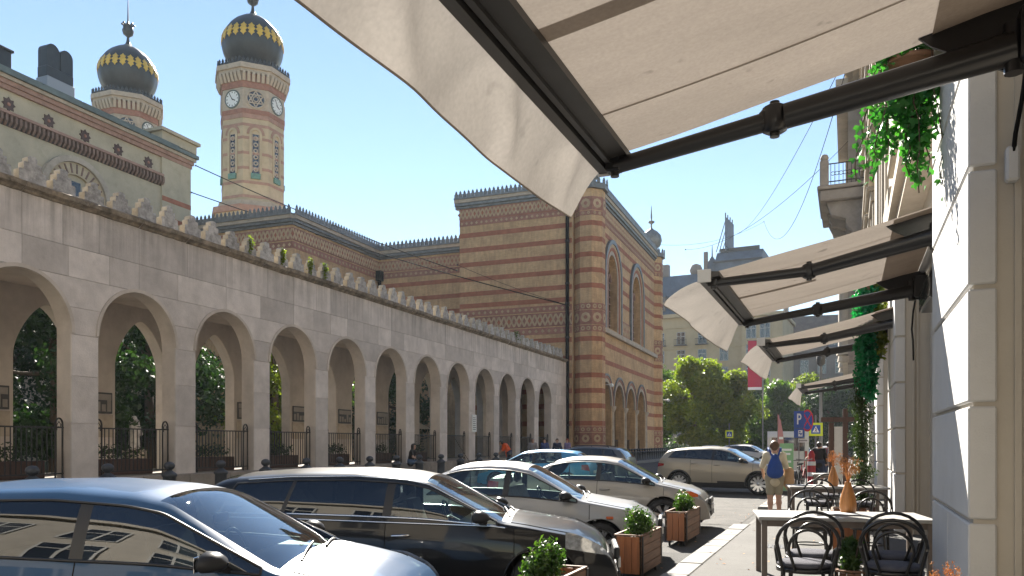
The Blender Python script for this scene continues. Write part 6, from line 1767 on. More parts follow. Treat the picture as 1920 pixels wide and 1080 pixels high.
hatch = dict(L=4.20, W=1.79, mir=.34, paint='paint_blue', top=[(0, .40), (.01, .7), (.06, .92), (.16, 1.05), (.42, 1.30), (.62, 1.40), (1.2, 1.455), (1.8, 1.465), (2.3, 1.425), (2.55, 1.375), (3.30, .975), (3.5, .94), (3.82, .87), (4.05, .77), (4.17, .60), (4.20, .32)],
             belt=[(0, 1.02), (1.0, .97), (2.0, .93), (3.3, .90), (4.2, .80)], xf=3.42, xr=.82, cowl=3.33, header=2.49, bpil=2.05, rear=1.0, rglass=(.20, .52), gf='car_glass_near', gr='car_glass_tint', wheel_r=.32,
             shear=[(0, 0), (.6, 0), (1.0, .10), (2.05, -.02), (3.3, 0), (4.2, 0)], rdoor=1.24, spokes=5)
make_car('parked_car', 'metallic blue hatchback parked nearest the camera at the left', (-4.703, 4.287, 0), 19.7, hatch, 'cars parked nose to the kerb')
wagon = dict(L=4.60, W=1.81, mir=.20, paint='paint_black', top=[(0, .36), (.01, .62), (.05, .95), (.14, 1.12), (.40, 1.36), (.55, 1.40), (1.2, 1.445), (1.9, 1.455), (2.4, 1.42), (2.66, 1.37), (3.40, .985), (3.65, .95), (4.15, .86), (4.41, .74), (4.55, .56), (4.60, .30)],
             belt=[(0, .98), (1.2, .96), (2.2, .93), (3.3, .90), (4.60, .74)], xf=3.82, xr=1.02, cowl=3.41, header=2.60, bpil=2.25, rear=.46, cpil=1.18, rglass=(.12, .42), gf='car_glass', gr='car_glass_tint', wheel_r=.325, rdoor=1.44,
             shear=[(0, 0), (.2, 0), (.46, .22), (1.18, .12), (2.25, .03), (3.3, 0), (4.60, 0)], chrome_line=True, trim='chrome', lampz=(.60, .80), lampl=.55, spokes=5, twin=True, seat='seat_cloth', handle='chrome')
make_car('parked_car', 'glossy black estate car with chrome window lines, second from the camera', (-4.483, 7.606, 0), 18.2, wagon, 'cars parked nose to the kerb')
saloon = dict(L=4.41, W=1.71, mir=.20, paint='paint_silver', top=[(0, .36), (.01, .62), (.05, .95), (.12, 1.02), (.55, 1.06), (.74, 1.07), (1.32, 1.37), (1.55, 1.43), (1.9, 1.455), (2.25, 1.44), (2.53, 1.385), (3.27, .97), (3.5, .93), (3.98, .845), (4.22, .73), (4.37, .56), (4.41, .30)],
              belt=[(0, .98), (1.0, .95), (2.2, .915), (3.2, .885), (4.41, .73)], xf=3.56, xr=.97, cowl=3.28, header=2.47, bpil=2.20, rear=1.0, cpil=1.30, rglass=(.76, 1.30), wheel_r=.31, rdoor=1.37, repeater=True,
              shear=[(0, 0), (.72, 0), (1.0, .36), (1.30, .04), (2.20, .04), (3.2, 0), (4.41, 0)], aerial=1.5, lampz=(.56, .78), spokes=7, twin=True, seat='seat_beige')
make_car('parked_car', 'silver saloon car behind the second planter, third from the camera', (-4.675, 11.111, 0), 12, saloon, 'cars parked nose to the kerb')
saloon2 = dict(saloon, L=4.55, W=1.80, paint='paint_beige', top=[(0, .36), (.01, .66), (.05, .98), (.12, 1.05), (.6, 1.09), (.82, 1.10), (1.44, 1.38), (1.7, 1.44), (2.05, 1.46), (2.45, 1.445), (2.78, 1.385), (3.54, .985), (3.75, .95), (4.1, .87), (4.36, .76), (4.51, .56), (4.55, .30)],
               belt=[(0, 1.0), (1.0, .97), (2.4, .935), (3.4, .90), (4.55, .76)], xf=3.68, xr=1.0, cowl=3.55, header=2.72, bpil=2.38, rear=1.12, cpil=1.42, rglass=(.84, 1.42), wheel_r=.325, rdoor=1.44, repeater=False, indicator=.28, aerial=None, lampz=(.62, .82), lampl=.5,
               shear=[(0, 0), (.82, 0), (1.12, .36), (1.42, .04), (2.38, .04), (3.5, 0), (4.55, 0)])
make_car('parked_car', 'beige saloon car behind the third planter, fourth from the camera', (-4.765, 15.9, 0), 5.5, saloon2, 'cars parked nose to the kerb')
suv = dict(L=4.37, W=1.94, paint='paint_gold', top=[(0, .42), (.01, .72), (.06, 1.05), (.14, 1.2), (.34, 1.47), (.10 + .4, 1.52), (1.1, 1.575), (1.8, 1.60), (2.2, 1.575), (2.5, 1.51), (3.18, 1.13), (3.4, 1.09), (3.95, 1.0), (4.2, .88), (4.34, .66), (4.37, .36)],
           belt=[(0, 1.20), (1.0, 1.15), (2.4, 1.07), (3.2, 1.03), (4.37, .86)], xf=3.50, xr=.84, cowl=3.2, header=2.38, bpil=1.98, rear=.42, cpil=1.02, rglass=(.12, .36), gf='car_glass', gr='car_glass_tint', wheel_r=.36, rim_r=.26, rdoor=1.24, clad=.40, arch=.05,
           shear=[(0, 0), (.2, 0), (.42, .26), (1.02, .08), (1.98, .04), (3.1, 0), (4.37, 0)], lampz=(.78, .93), lampl=.45, tailz=(.88, 1.02), taill=.30, spokes=10, platez=.75, tumble=.40)
make_car('parked_car', 'beige compact off-roader with black cladding, beyond the saloons', (-3.9, 28.0, 0.02), -7, suv, 'cars parked nose to the kerb')
small = dict(hatch, paint='paint_sky', gf='car_glass', gr='car_glass', detail=.8)
make_car('parked_car', 'bright light blue small car on the far side, mostly hidden by the saloons', (-10.3, 26.6, .04), 186, small, 'cars parked on the far side')
far = dict(saloon, detail=.45, aerial=None)
for i, (x, y, a, pt, base, lab) in enumerate([(-6.6, 47.5, -15, 'paint_silver', saloon, 'silver car parked far down the street behind the off-roader'), (-7.6, 53.5, -15, 'paint_grey', hatch, 'dark grey hatchback far down the street'),
        (-6.6, 60, -12, 'paint_white', suv, 'white car far down the street by the trees'), (-12.5, 21.6, 182, 'paint_grey', suv, 'dark car with roof rails on the far side next to the light blue car') ,
        (-3.4, 66, 90, 'paint_grey', saloon, 'dark car waiting at the far crossing'), (-1.6, 72, 80, 'paint_silver', hatch, 'silver hatchback at the far crossing'), (-9.5, 83, 8, 'paint_black', suv, 'black car passing in front of the far trees'),
        (-13.5, 90, 5, 'paint_white', hatch, 'white hatchback passing under the big tree')]):
    make_car('distant_car', lab, (x if i != 3 else -9.9, y if i != 3 else 30.2, .03), a, dict(base, paint=pt, detail=.45, aerial=None, rails=(.7, 2.4, True) if i == 3 else None), 'cars further off')
# ------------------------------------------------------------------ white van far down the street
t = thing('parked_van', 'white van standing beyond the parking sign', 'van', (-2.9, 43.0, .05), R(95))
m = MB()
body = [(-2.5, .35), (-2.52, 2.0), (-2.35, 2.25), (1.2, 2.28), (1.6, 2.15), (2.05, 1.25), (2.55, 1.05), (2.62, .4)]
m.prism(body, 'y', -.95, .95); m.build('body', 'paint_white', t)
for s in (-1, 1):
    MB().prism([(.3, 1.25), (.35, 2.0), (1.35, 2.0), (1.9, 1.27)], 'y', s * .951, s * .965).build('window', 'window_dark', t)
    for x in (-1.6, 1.7): make_wheel(t, x, s * .85, .33, s, 5)
MB().box(-2.535, -2.515, -.75, .75, 1.3, 1.95).build('rear_window', 'window_dark', t)
for s in (-1, 1): MB().box(-2.54, -2.515, s * .82 - .06, s * .82 + .06, .9, 1.3).build('tail_light', 'lamp_red', t)

# ------------------------------------------------------------------ bollards
def make_bollard():
    t = thing('bollard', 'iron bollard', 'bollard', (0, 0, 0), SR, 'iron bollards along the far kerb')
    MB().lathe([(.16, 0), (.165, .06), (.13, .09), (.125, .62), (.15, .65), (.15, .69), (.12, .72), (.055, .775), (.045, .79)], 12).build('shaft', 'bollard_iron', t)
    MB().lathe([(.045, .785), (.06, .80), (.093, .83), (.108, .88), (.093, .935), (.05, .97), (.0, .98)], 14).build('ball', 'bollard_iron', t)
    return t
b0 = make_bollard(); KD = {}
for q in bpy.data.objects:
    if q.parent == b0: KD.setdefault(b0.name, []).append(q)
ys = [10.3, 11.95, 13.58, 15.2, 16.85, 18.6, 20.25, 21.95, 23.65, 25.3, 27.05, 28.8, 30.6, 32.5] + [34.2 + 1.7 * k for k in range(9)] + [50.0 + .95 * k for k in range(26)]
for i, y in enumerate(ys):
    o = b0 if i == 0 else copy_tree(b0, kids=KD)
    o.location = S(-13.55, y, .36); o.scale = (1.12, 1.12, .97)
    near = ['behind the blue hatchback roof', 'left of the black estate', 'behind the black estate roof', 'near the seated woman', 'left of the orange-shirted man']
    if i < 14: o['label'] = '%s dark ball-topped bollard from the left along the arcade pavement' % (ordn + ['fourteenth'])[i]
    else: o['label'] = 'dark bollard in the close row before the brick block' if i >= 23 else 'dark ball-topped bollard hidden low behind the parked saloons'
    if 14 <= i < 23: o['group'] = 'bollards behind the saloons'
    if i >= 23: o['group'] = 'bollards before the brick block'

# ------------------------------------------------------------------ garden trees behind the arcade
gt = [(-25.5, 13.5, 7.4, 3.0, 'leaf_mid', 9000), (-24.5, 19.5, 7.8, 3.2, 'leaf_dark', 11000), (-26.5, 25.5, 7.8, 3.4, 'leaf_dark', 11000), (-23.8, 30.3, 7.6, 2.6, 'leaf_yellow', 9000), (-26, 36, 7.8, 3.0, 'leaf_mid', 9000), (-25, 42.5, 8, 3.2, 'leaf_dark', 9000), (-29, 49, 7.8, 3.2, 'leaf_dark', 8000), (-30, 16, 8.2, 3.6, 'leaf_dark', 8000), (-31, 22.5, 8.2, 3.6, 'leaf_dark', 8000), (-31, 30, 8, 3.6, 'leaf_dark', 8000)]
labs = ['leafy dark tree lit at the top, seen through the leftmost arch', 'dense dark tree seen through the second arch', 'very dark tree seen through the third arch', 'sunlit yellow-green tree seen through the fourth arch', 'mid green tree seen through the sixth arch', 'dark tree seen through the eighth arch', 'dark tree near the brick wing end of the garden', 'dark tree further back behind the leftmost arch', 'dark tree further back behind the second arch', 'dark tree further back behind the third arch']
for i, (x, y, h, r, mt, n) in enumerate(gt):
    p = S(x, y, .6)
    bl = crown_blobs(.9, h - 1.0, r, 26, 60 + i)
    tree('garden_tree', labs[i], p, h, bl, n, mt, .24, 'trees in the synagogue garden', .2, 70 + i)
t = thing('creeper', 'sunlit creeper hanging down inside the third arch', 'plant', S(-20.9, 24.1, .9), SR)
P, D = blob_points([(.1 * math.sin(k), .25 * math.sin(k * 1.3), .3 + .3 * k, .2, .22, .25) for k in range(9)], 900, 77, .1)
V, F = leaves(P, D, .11, 'oval', .9, .6, 78); link('foliage', mesh_np('foliage', V, F, 'leaf_yellow'), t, kind='stuff'); m = MB(); m.tube([(0, 0, 0), (.05, .1, 1.4), (0, 0, 3)], .015, 5); m.build('stem', 'bark', t)
t = thing('statue', 'pale statue on a plinth glimpsed through the second arch', 'statue', S(-23.2, 21.6, .6), SR)
MB().cbox(-.3, .3, -.3, .3, 0, .9, .03).build('plinth', 'pale_stone', t)
link('figure', sdf_mesh('figure', [((0, 0, .9), (0, 0, 1.5), .2, .17), ((0, 0, 1.5), (0, 0, 1.85), .2, .18), ((0, 0, 1.9), (0, 0, 2.02), .09, .1), ((0, .16, 1.75), (.12, .2, 1.45), .08, .06), ((0, -.16, 1.75), (.14, -.12, 1.5), .08, .06)], 'weathered', .03), t)
t = thing('parasol', 'tan parasol in the garden seen through the eighth arch', 'parasol', S(-24, 43.5, .6), SR)
MB().lathe([(1.5, 2.0), (.8, 2.35), (.05, 2.65)], 8, smooth=False).build('canopy', 'parasol_tan', t); MB().tube([(0, 0, 0), (0, 0, 2.6)], .03, 6).build('pole', 'wood_dark', t)

# ------------------------------------------------------------------ far trees, far buildings
ft = [(-9.5, 96, 12.6, 5.2, 'leaf_yellow', 'big bright tree just beyond the brick block', 26000, 3), (-15.5, 101, 11.5, 5.0, 'leaf_mid', 'green tree behind the brick block corner', 9000, 4), (-4.0, 112, 11.0, 4.6, 'leaf_mid', 'shaded green tree right of the big bright tree', 11000, 5), (2.5, 118, 11.5, 5.0, 'leaf_yellow', 'yellow-green tree above the parking sign', 11000, 6),
      (9.0, 116, 11.5, 4.8, 'leaf_mid', 'green tree behind the lamp post', 11000, 7), (15, 112, 11, 4.6, 'leaf_mid', 'green tree at the right end of the far row', 8000, 8), (-1, 134, 10, 5, 'leaf_dark', 'dark tree at the back of the far row', 7000, 9), (6, 136, 10, 5, 'leaf_dark', 'dark tree at the back right of the far row', 7000, 10), (-10, 130, 11, 5, 'leaf_dark', 'dark tree deep behind the big bright tree', 7000, 11), (-.5, 104, 9.5, 4.4, 'leaf_mid', 'mid green tree between the big bright tree and the banner pole', 12000, 14), (5.2, 108, 10, 4.2, 'leaf_dark', 'dark tree right behind the beach flag', 10000, 15), (11.5, 122, 11, 4.6, 'leaf_mid', 'green tree behind the menu stand', 9000, 16), (-5.2, 98, 10.5, 4.6, 'leaf_yellow', 'bright lower tree joined to the right of the big bright tree', 14000, 17)]
for i, (x, y, h, r, mt, lab, n, sd) in enumerate(ft):
    bl = crown_blobs(2.0, h - 1.0, r, 30, sd)
    tree('street_tree', lab, (x - 7.5, y, 0), h, bl, n, mt, .5 if mt != 'leaf_yellow' else .42, 'trees at the end of the street', .25, sd)
hg = thing('hedge', 'low dark hedge line below the far trees', 'hedge', (-6, 126, 0))
P, D = blob_points([(-22 + 2.2 * k, math.sin(k) * .6, .9, 1.5, .9, 1.0) for k in range(24)], 6000, 12, .3); V, F = leaves(P, D, .4, 'oval', .7, 0, 13); link('foliage', mesh_np('foliage', V, F, 'leaf_dark'), hg, kind='stuff')

def block_windows(parent, O, run, us, zs, w_, h_, plane, sgn, frame='window_frame', balc=()):
    for u in us:
        for z in zs:
            a, b = plane + sgn * .02, plane + sgn * .07
            m = MB(O); (m.box(u - w_ / 2, u + w_ / 2, a, b, z, z + h_) if run == 'x' else m.box(a, b, u - w_ / 2, u + w_ / 2, z, z + h_)); wo2 = m.build('window', 'window_dark', parent)
            m = MB(O); c, d = plane + sgn * .071, plane + sgn * .13
            for e in (-w_ / 2, 0, w_ / 2): (m.box(u + e - .05, u + e + .05, c, d, z, z + h_) if run == 'x' else m.box(c, d, u + e - .05, u + e + .05, z, z + h_))
            for e in (0, h_ * .65, h_): (m.box(u - w_ / 2, u + w_ / 2, c, d - .005 * sgn, z + e - .05, z + e + .05) if run == 'x' else m.box(c, d - .005 * sgn, u - w_ / 2, u + w_ / 2, z + e - .05, z + e + .05))
            m.build('frame', frame, wo2)
            if z in balc:
                m = MB(O); f0, f1 = plane + sgn * .1, plane + sgn * .75
                m.box(u - w_ * .8, u + w_ * .8, f0, f1, z - .25, z - .1)
                for k in range(11): x = u - w_ * .78 + k * w_ * .156; m.box(x - .02, x + .02, f1 - .05 * sgn, f1 - .02 * sgn, z - .1, z + .9)
                m.box(u - w_ * .8, u + w_ * .8, f1 - .06 * sgn, f1 - .01 * sgn, z + .86, z + .94); m.build('balcony', 'frame_dark', parent)
# cream apartment house with a blue mansard
def wall_at(name, label, loc, rz): return thing(name, label, 'building', loc, rz)
A = wall_at('apartment_building', 'cream apartment house with blue-grey mansard roof above the trees', (-27.5, 150, 0), R(-3))
m = MB(); m.box(-8, 10.0, 0, 16, 0, 25.5); m.box(10.0, 17.0, -2.0, 14, 0, 24.5); m.build('wall', 'stone_far', A)
m = MB()
for z in (5.5, 9, 12.5, 16, 19.5, 23.5): m.box(-8.2, 10.2, -.15, 0, z, z + .22); m.box(9.9, 17.2, -2.18, -2.0, z, z + .22)
m.build('string_course', 'stone_far', A)
m = MB(); m.box(-8.4, 10.4, -.6, 16.4, 25.5, 26.2); m.box(9.6, 17.4, -2.5, 14.4, 24.5, 25.1); m.build('cornice', 'stone_far', A)
m = MB(); m.prism([(-.3, 26.2), (1.6, 31.5), (3.2, 34.2), (13, 34.2), (16.3, 26.2)], 'x', -8.3, 4.5); m.build('roof', 'slate_blue', A)
m = MB(); m.prism([(-.4, 26.2), (.6, 35.5), (2.6, 37.6), (11, 37.6), (14, 26.2)], 'x', 4.6, 13.0); m.build('tower_roof', 'slate_blue', A)
m = MB(); m.box(-6, -4.8, 3, 4.2, 34.2, 36.5); m.box(2, 2.7, 3, 3.7, 34.2, 38.2); m.ball((0.2, 4.5, 35.2), 1.3, 8); m.build('chimney', 'stone_far_grey', A)
for u in (-5.5, -1.5, 2.2): m = MB(); m.box(u - .95, u + .95, -.45, 1.6, 26.9, 29.6); d = m.build('dormer', 'stone_far_grey', A); MB().box(u - .6, u + .6, -.5, -.46, 27.1, 29.3).build('pane', 'window_dark', d); MB().prism([(-.7, 29.6), (-.7, 29.85), (1.8, 29.85), (1.8, 29.6)], 'x', u - 1.2, u + 1.2).build('dormer_roof', 'slate_blue', d)
for u in (7.0, 10.6): m = MB(); m.box(u - .8, u + .8, -.75, 2.0, 28.2, 31.4); d = m.build('dormer', 'stone_far_grey', A); MB().box(u - .5, u + .5, -.82, -.76, 28.5, 31.0).build('pane', 'window_dark', d); MB().prism([(-1.0, 31.41), (-1.0, 31.7), (2.0, 32.2), (2.0, 31.41)], 'x', u - 1.0, u + 1.0).build('dormer_roof', 'slate_blue', d)
m = MB(); m.box(4.4, 13.2, .3, .5, 35.3, 35.6); m.box(5.2, 12.4, 2.4, 2.6, 37.6, 38.3); m.build('roof_railing', 'frame_dark', A)
m = MB(); m.lathe([(1.1, 34.2), (1.2, 35.6), (.7, 36.6), (.15, 37.4), (.05, 39.6)], 10, (3.4, 4.0, 0)); m.build('turret', 'slate_blue', A)
block_windows(A, (0, 0, 0), 'x', (-5.6, -1.6, 2.4, 6.4), (2.0, 6.2, 10.0, 13.5, 17.0, 20.4), 1.5, 2.3, 0, -1, balc=(13.5, 20.4))
block_windows(A, (0, 0, 0), 'x', (11.6, 14.0), (2.0, 6.2, 10.0, 13.5, 17.0, 20.6), 1.7, 2.6, -2.0, -1)
bb = thing('roof_billboard', 'tall framed billboard on the mansard roof, seen from its edge', 'billboard', (-20.5, 152.5, 37.3), R(84))
MB().box(-3, 3, -.1, .1, .8, 6.2).build('panel', 'slate_blue', bb)
m = MB()
for x in (-2.6, -.9, .9, 2.6): m.bar((x, .1, 0), (x, .1, 7.1), .15, .15); m.bar((x, 1.8, 0), (x, .15, 5.5), .12, .12)
m.build('frame', 'frame_dark', bb)
# grey-brown palace with a large patched roof
Bd = wall_at('corner_building', 'grey stone block with a large worn brown roof, behind the third awning', (-13.5, 165, 0), R(2))
m = MB(); m.box(-6, 30, 0, 18, 0, 19.5); m.build('wall', 'stone_far_grey', Bd)
m = MB(); m.box(-6.4, 30.4, -.6, 18.4, 19.5, 20.3); m.box(-6.2, 30, -.2, 0, 14.2, 14.5); m.box(-6.2, 30, -.2, 0, 9.4, 9.7); m.build('cornice', 'stone_far_grey', Bd)
m = MB(); m.prism([(-.3, 20.3), (5.5, 27.5), (12, 27.5), (18.2, 20.3)], 'x', -6.2, 30.2); m.build('roof', 'slate_brown', Bd)
for u in (-3, 4, 11, 18): m = MB(); m.prism([(-.2, 20.31), (-.2, 22.6), (2, 22.6), (2, 20.31)], 'x', u - 1.0, u + 1.0); d = m.build('dormer', 'slate_blue', Bd); MB().box(u - .6, u + .6, -.25, -.21, 20.8, 22.2).build('pane', 'window_dark', d)
for u in (1.5, 8, 15): m = MB(); m.box(u, u + 1, 6, 7, 27.5, 30); m.build('chimney', 'stone_far_grey', Bd)
block_windows(Bd, (0, 0, 0), 'x', [-4 + 3.2 * k for k in range(10)], (5.5, 10.3, 15.3), 1.5, 2.7, 0, -1)
# house on the unseen near side, whose front shows in the car windows
Cd = wall_at('street_house', 'tall plastered house across the street behind the camera, seen only as a reflection', (-14, -17, 0), R(0))
m = MB(); m.box(-16, 14.0, -14, 0, 0, 18.5); m.build('wall', 'stucco_back', Cd)
m = MB(); m.box(-16.3, 14.3, 0, .5, 18.5, 19.1); m.box(-16.2, 14.2, 0, .25, 5.2, 5.6); m.build('cornice', 'stucco_back', Cd)
block_windows(Cd, (0, 0, 0), 'x', [-13.5 + 3.4 * k for k in range(8)], (1.2, 6.6, 10.6, 14.4), 1.7, 2.6, 0, 1)

# ------------------------------------------------------------------ signs, posts, banner
def disc(mb, r, y, n=28, c=(0, 0)): return mb.lathe([(0, -.004), (r, -.004), (r, .004), (0, .004)], n, (c[0], y, c[1]), 'y', smooth=False)
t = thing('parking_sign', 'blue parking sign with white P and small plates on a grey pole', 'sign', (-1.72, 32.0, .14), R(5))
MB().tube([(0, .06, 0), (0, .06, 3.2)], .035, 8).build('pole', 'post_grey', t)
MB().cbox(-.33, .33, -.0, .025, 2.35, 3.05, .01).build('plate', 'sign_blue', t)
m = MB(); m.box(-.13, -.04, -.008, -.002, 2.5, 2.95)
for a0, a1 in zip(np.linspace(-PI / 2, PI / 2, 13)[:-1], np.linspace(-PI / 2, PI / 2, 13)[1:]):
    ri, ro = .06, .135
    m.add([(.02 + ri * math.cos(a0), -.008, 2.815 + ri * math.sin(a0)), (.02 + ro * math.cos(a0), -.008, 2.815 + ro * math.sin(a0)), (.02 + ro * math.cos(a1), -.008, 2.815 + ro * math.sin(a1)), (.02 + ri * math.cos(a1), -.008, 2.815 + ri * math.sin(a1))], [(0, 1, 2, 3)])
m.box(-.04, .02, -.008, -.002, 2.875, 2.95); m.box(-.04, .02, -.008, -.002, 2.68, 2.755)
m.build('letter', 'sign_white', t)
MB().cbox(-.33, .33, 0, .02, 1.95, 2.33, .008).build('lower_plate', 'sign_blue', t)
m = MB(); m.box(-.05, .22, -.006, -.002, 2.0, 2.26); m.build('tow_panel', 'sign_white', t)
m = MB(); m.box(-.02, .19, -.012, -.007, 2.1, 2.14); m.box(.06, .17, -.012, -.007, 2.05, 2.09); m.box(.0, .1, -.012, -.007, 2.17, 2.22); m.build('tow_mark', 'sign_blue', t)
MB().cbox(-.05, .6, .03, .04, 1.75, 1.9, .004).build('text_plate', 'sign_white', t)
m = MB()
for k in range(9): m.box(.0 + k * .06, .035 + k * .06, .022, .028, 1.80, 1.86)
m.build('text_marks', 'frame_dark', t)
t.scale = (.56, .56, .92)
t = thing('no_stopping_sign', 'round blue no-stopping sign with red rim and cross behind the parking sign', 'sign', (-1.62, 34.0, .14), R(6))
MB().tube([(0, .05, 0), (0, .05, 3.0)], .03, 8).build('pole', 'post_grey', t)
m = MB(); disc(m, .46, 0, c=(.22, 2.55)); m.build('disc', 'sign_blue', t)
m = MB(); m.lathe([(.38, -.012), (.46, -.012), (.46, -.005), (.38, -.005), (.38, -.012)], 28, (.22, 0, 2.55), 'y', caps=False)
m.bar((-.06, -.009, 2.83), (.5, -.009, 2.27), .006, .07, up=(1, 0, 1)); m.bar((-.06, -.012, 2.27), (.5, -.012, 2.83), .006, .07, up=(-1, 0, 1)); m.build('cross', 'sign_red', t)
t.scale = (.5, .5, .98)
for (x, y, lab) in ((-1.35, 38.5, 'yellow-green bordered pedestrian crossing sign beside the parking sign'), (-7.0, 52, 'yellow-green bordered pedestrian crossing sign on the left, over the parked cars')):
    s_ = 1.0
    t = thing('crossing_sign', lab, 'sign', (x, y, .1), R(10 if x > -5 else 15), 'pedestrian crossing signs')
    MB().tube([(0, .05, 0), (0, .05, 2.9 * s_)], .035, 8).build('pole', 'post_grey', t)
    z = 2.25 if x > -5 else 2.2
    w2 = .30 if x > -5 else .25
    MB().cbox(-w2, w2, 0, .02, z - w2, z + w2, .01).build('border', 'sign_yellow', t)
    MB().box(-w2 * .66, w2 * .66, -.006, -.001, z - w2 * .66, z + w2 * .66).build('plate', 'sign_blue', t)
    MB().prism([(-w2 * .5, z - w2 * .45), (w2 * .5, z - w2 * .45), (0, z + w2 * .5)], 'y', -.012, -.007).build('triangle', 'sign_white', t)
    m = MB(); m.ball((.0, -.016, z + w2 * .16), w2 * .09, 6); m.bar((0, -.016, z + w2 * .1), (.02, -.016, z - w2 * .12), .006, w2 * .14, up=(1, 0, 0)); m.bar((0, -.016, z - w2 * .1), (-w2 * .16, -.016, z - w2 * .38), .006, w2 * .08, up=(1, 0, 0)); m.bar((0, -.016, z - w2 * .1), (w2 * .16, -.016, z - w2 * .38), .006, w2 * .08, up=(1, 0, 0)); m.build('walker', 'frame_dark', t)
t = thing('lamp_post', 'tall slim grey lamp post behind the crossing sign', 'lamp post', (-1.3, 44, .1), 0)
MB().tube([(0, 0, 0), (0, 0, 1.2), (0, 0, 5.6)], [.12, .09, .06], 10).build('post', 'post_grey', t); MB().lathe([(.05, 5.6), (.2, 5.75), (.22, 6.1), (.08, 6.25)], 10).build('lamp_head', 'frame_dark', t)
# red banner on the cream house
t = thing('street_banner', 'hanging dark red banner with pale lines, at the corner of the cream house', 'banner', (-9.6, 92, 13.2), R(12))
rows = [[(u * .75, .12 * math.sin(v * 5 + u * 2), -v * 5.2) for u in np.linspace(-1, 1, 7)] for v in np.linspace(0, 1, 12)]
MB().grid(rows).build('cloth', 'banner_red', t)
rows = [[(u * .75, .12 * math.sin(v * 5 + u * 2), -v * 5.2) for u in np.linspace(-1, 1, 7)] for v in np.linspace(1.0, 1.06, 3)]; MB().grid(rows).build('hem', 'sign_white', t)
m = MB()
for k in range(4): m.box(-.5 + k * .25, -.35 + k * .25, -.06, -.05, -1.25, -1.0); m.box(-.5 + k * .27, -.3 + k * .27, -.13, -.12, -3.1, -2.95)
m.build('lettering', 'sign_white', t); MB().tube([(-.85, 0, .02), (.85, 0, .02)], .04, 6).build('rod', 'frame_dark', t); MB().tube([(.85, .0, .02), (.85, 0, -13.1)], .07, 8).build('mast', 'post_grey', t)
# beach flag, A-board, posts, bicycles, hydrant
t = thing('beach_flag', 'faded pink sail-shaped flag left of the walking woman', 'flag', (-2.0, 25.5, .14), R(10)); t.scale = (.5, .5, .95)
MB().tube([(0, 0, 0), (0, 0, 1.2), (.03, 0, 2.2), (.18, 0, 2.65)], .015, 6).build('pole', 'post_grey', t)
m = MB(); m.grid([[(.02, -.01, z), (.02 + w_, .03 * math.sin(z * 3), z - .05)] for z, w_ in ((.7, .42), (1.2, .44), (1.7, .38), (2.1, .3), (2.45, .18), (2.62, .06))], False); m.build('cloth', 'flag_pink', t)
m = MB()
for k in range(4): m.box(.1, .34, -.035, -.03, .95 + k * .28, 1.03 + k * .28)
m.build('marks', 'sign_white', t)
t = thing('advert_board', 'tall pale green advertising board standing right of the walking woman', 'sign board', (-1.72, 25.4, .14), R(10)); t.scale = (.7, .7, .9)
MB().cbox(-.28, .28, -.03, .03, .15, 1.75, .01).build('panel', 'board_green', t)
m = MB()
for k, (w_, z) in enumerate(((.4, 1.5), (.3, 1.36), (.36, 1.1), (.44, .8), (.2, .6))): m.box(-w_ / 2, w_ / 2, -.036, -.031, z, z + .07)
m.build('print', 'sign_white', t); m = MB(); m.box(-.3, .3, -.2, .2, .0, .14); m.build('foot', 'frame_dark', t)
t = thing('menu_stand', 'dark brown wooden post frame with a crossbeam near the evergreen', 'stand', (-.22, 21.6, .14), R(4))
for x in (-.17, .16): MB().cbox(x - .06, x + .06, -.05, .05, 0, 2.1 + (.35 if x > 0 else 0), .008).build('post', 'wood_dark', t)
MB().cbox(-.42, .5, -.06, .06, 2.12, 2.24, .008).build('crossbeam', 'wood_dark', t); MB().box(-.10, .09, -.02, .02, .3, 2.0).build('board', 'tube_white', t)
t = thing('red_post', 'red and white marker post beyond the signs', 'post', (-1.25, 31.5, .14))
MB().lathe([(.14, 0), (.14, .9), (.1, 1.0), (.12, 1.15), (.05, 1.3)], 12).build('post', 'bike_red', t)
for z in (.35, .75): MB().lathe([(.145, z), (.145, z + .15)], 12).build('white_ring', 'sign_white', t)
def bicycle(lab, loc, rz, mat):
    t = thing('bicycle', lab, 'bicycle', loc, rz, 'bicycles parked by the signs')
    for x in (-.52, .52):
        w_ = bpy.data.objects.new('wheel', None); COL.objects.link(w_); w_.parent = t; w_.location = (x, 0, .34)
        MB().tube([(.33 * math.cos(a), 0, .33 * math.sin(a)) for a in np.linspace(0, 2 * PI, 25)[:-1]], .018, 6, closed=True).build('tyre', 'rubber', w_)
        m = MB()
        for k in range(8): a = k * PI / 4; m.tube([(0, 0, 0), (.31 * math.cos(a), 0, .31 * math.sin(a))], .003, 3)
        m.build('spokes', 'alloy', w_)
    m = MB()
    for p, q in (((-.52, 0, .34), (-.12, 0, .32)), ((-.12, 0, .32), (-.22, 0, .82)), ((-.22, 0, .78), (.38, 0, .80)), ((-.12, 0, .32), (.40, 0, .72)), ((-.52, 0, .34), (-.21, 0, .76)), ((.52, 0, .34), (.36, 0, .95))): m.tube([p, q], .016, 6)
    m.build('frame', mat, t); m = MB(); m.tube([(.32, -.28, 1.02), (.36, -.1, 1.0), (.36, .1, 1.0), (.32, .28, 1.02)], .013, 6); m.build('handlebar', 'plastic', t)
    m = MB(); m.cbox(-.36, -.1, -.07, .07, .86, .91, .02); m.build('saddle', 'plastic', t)
bicycle('dark bicycle parked behind the parking sign pole', (-1.5, 27.9, .14), R(100), 'frame_dark')
bicycle('red bicycle parked beyond the first one', (-1.45, 29.2, .14), R(84), 'bike_red')

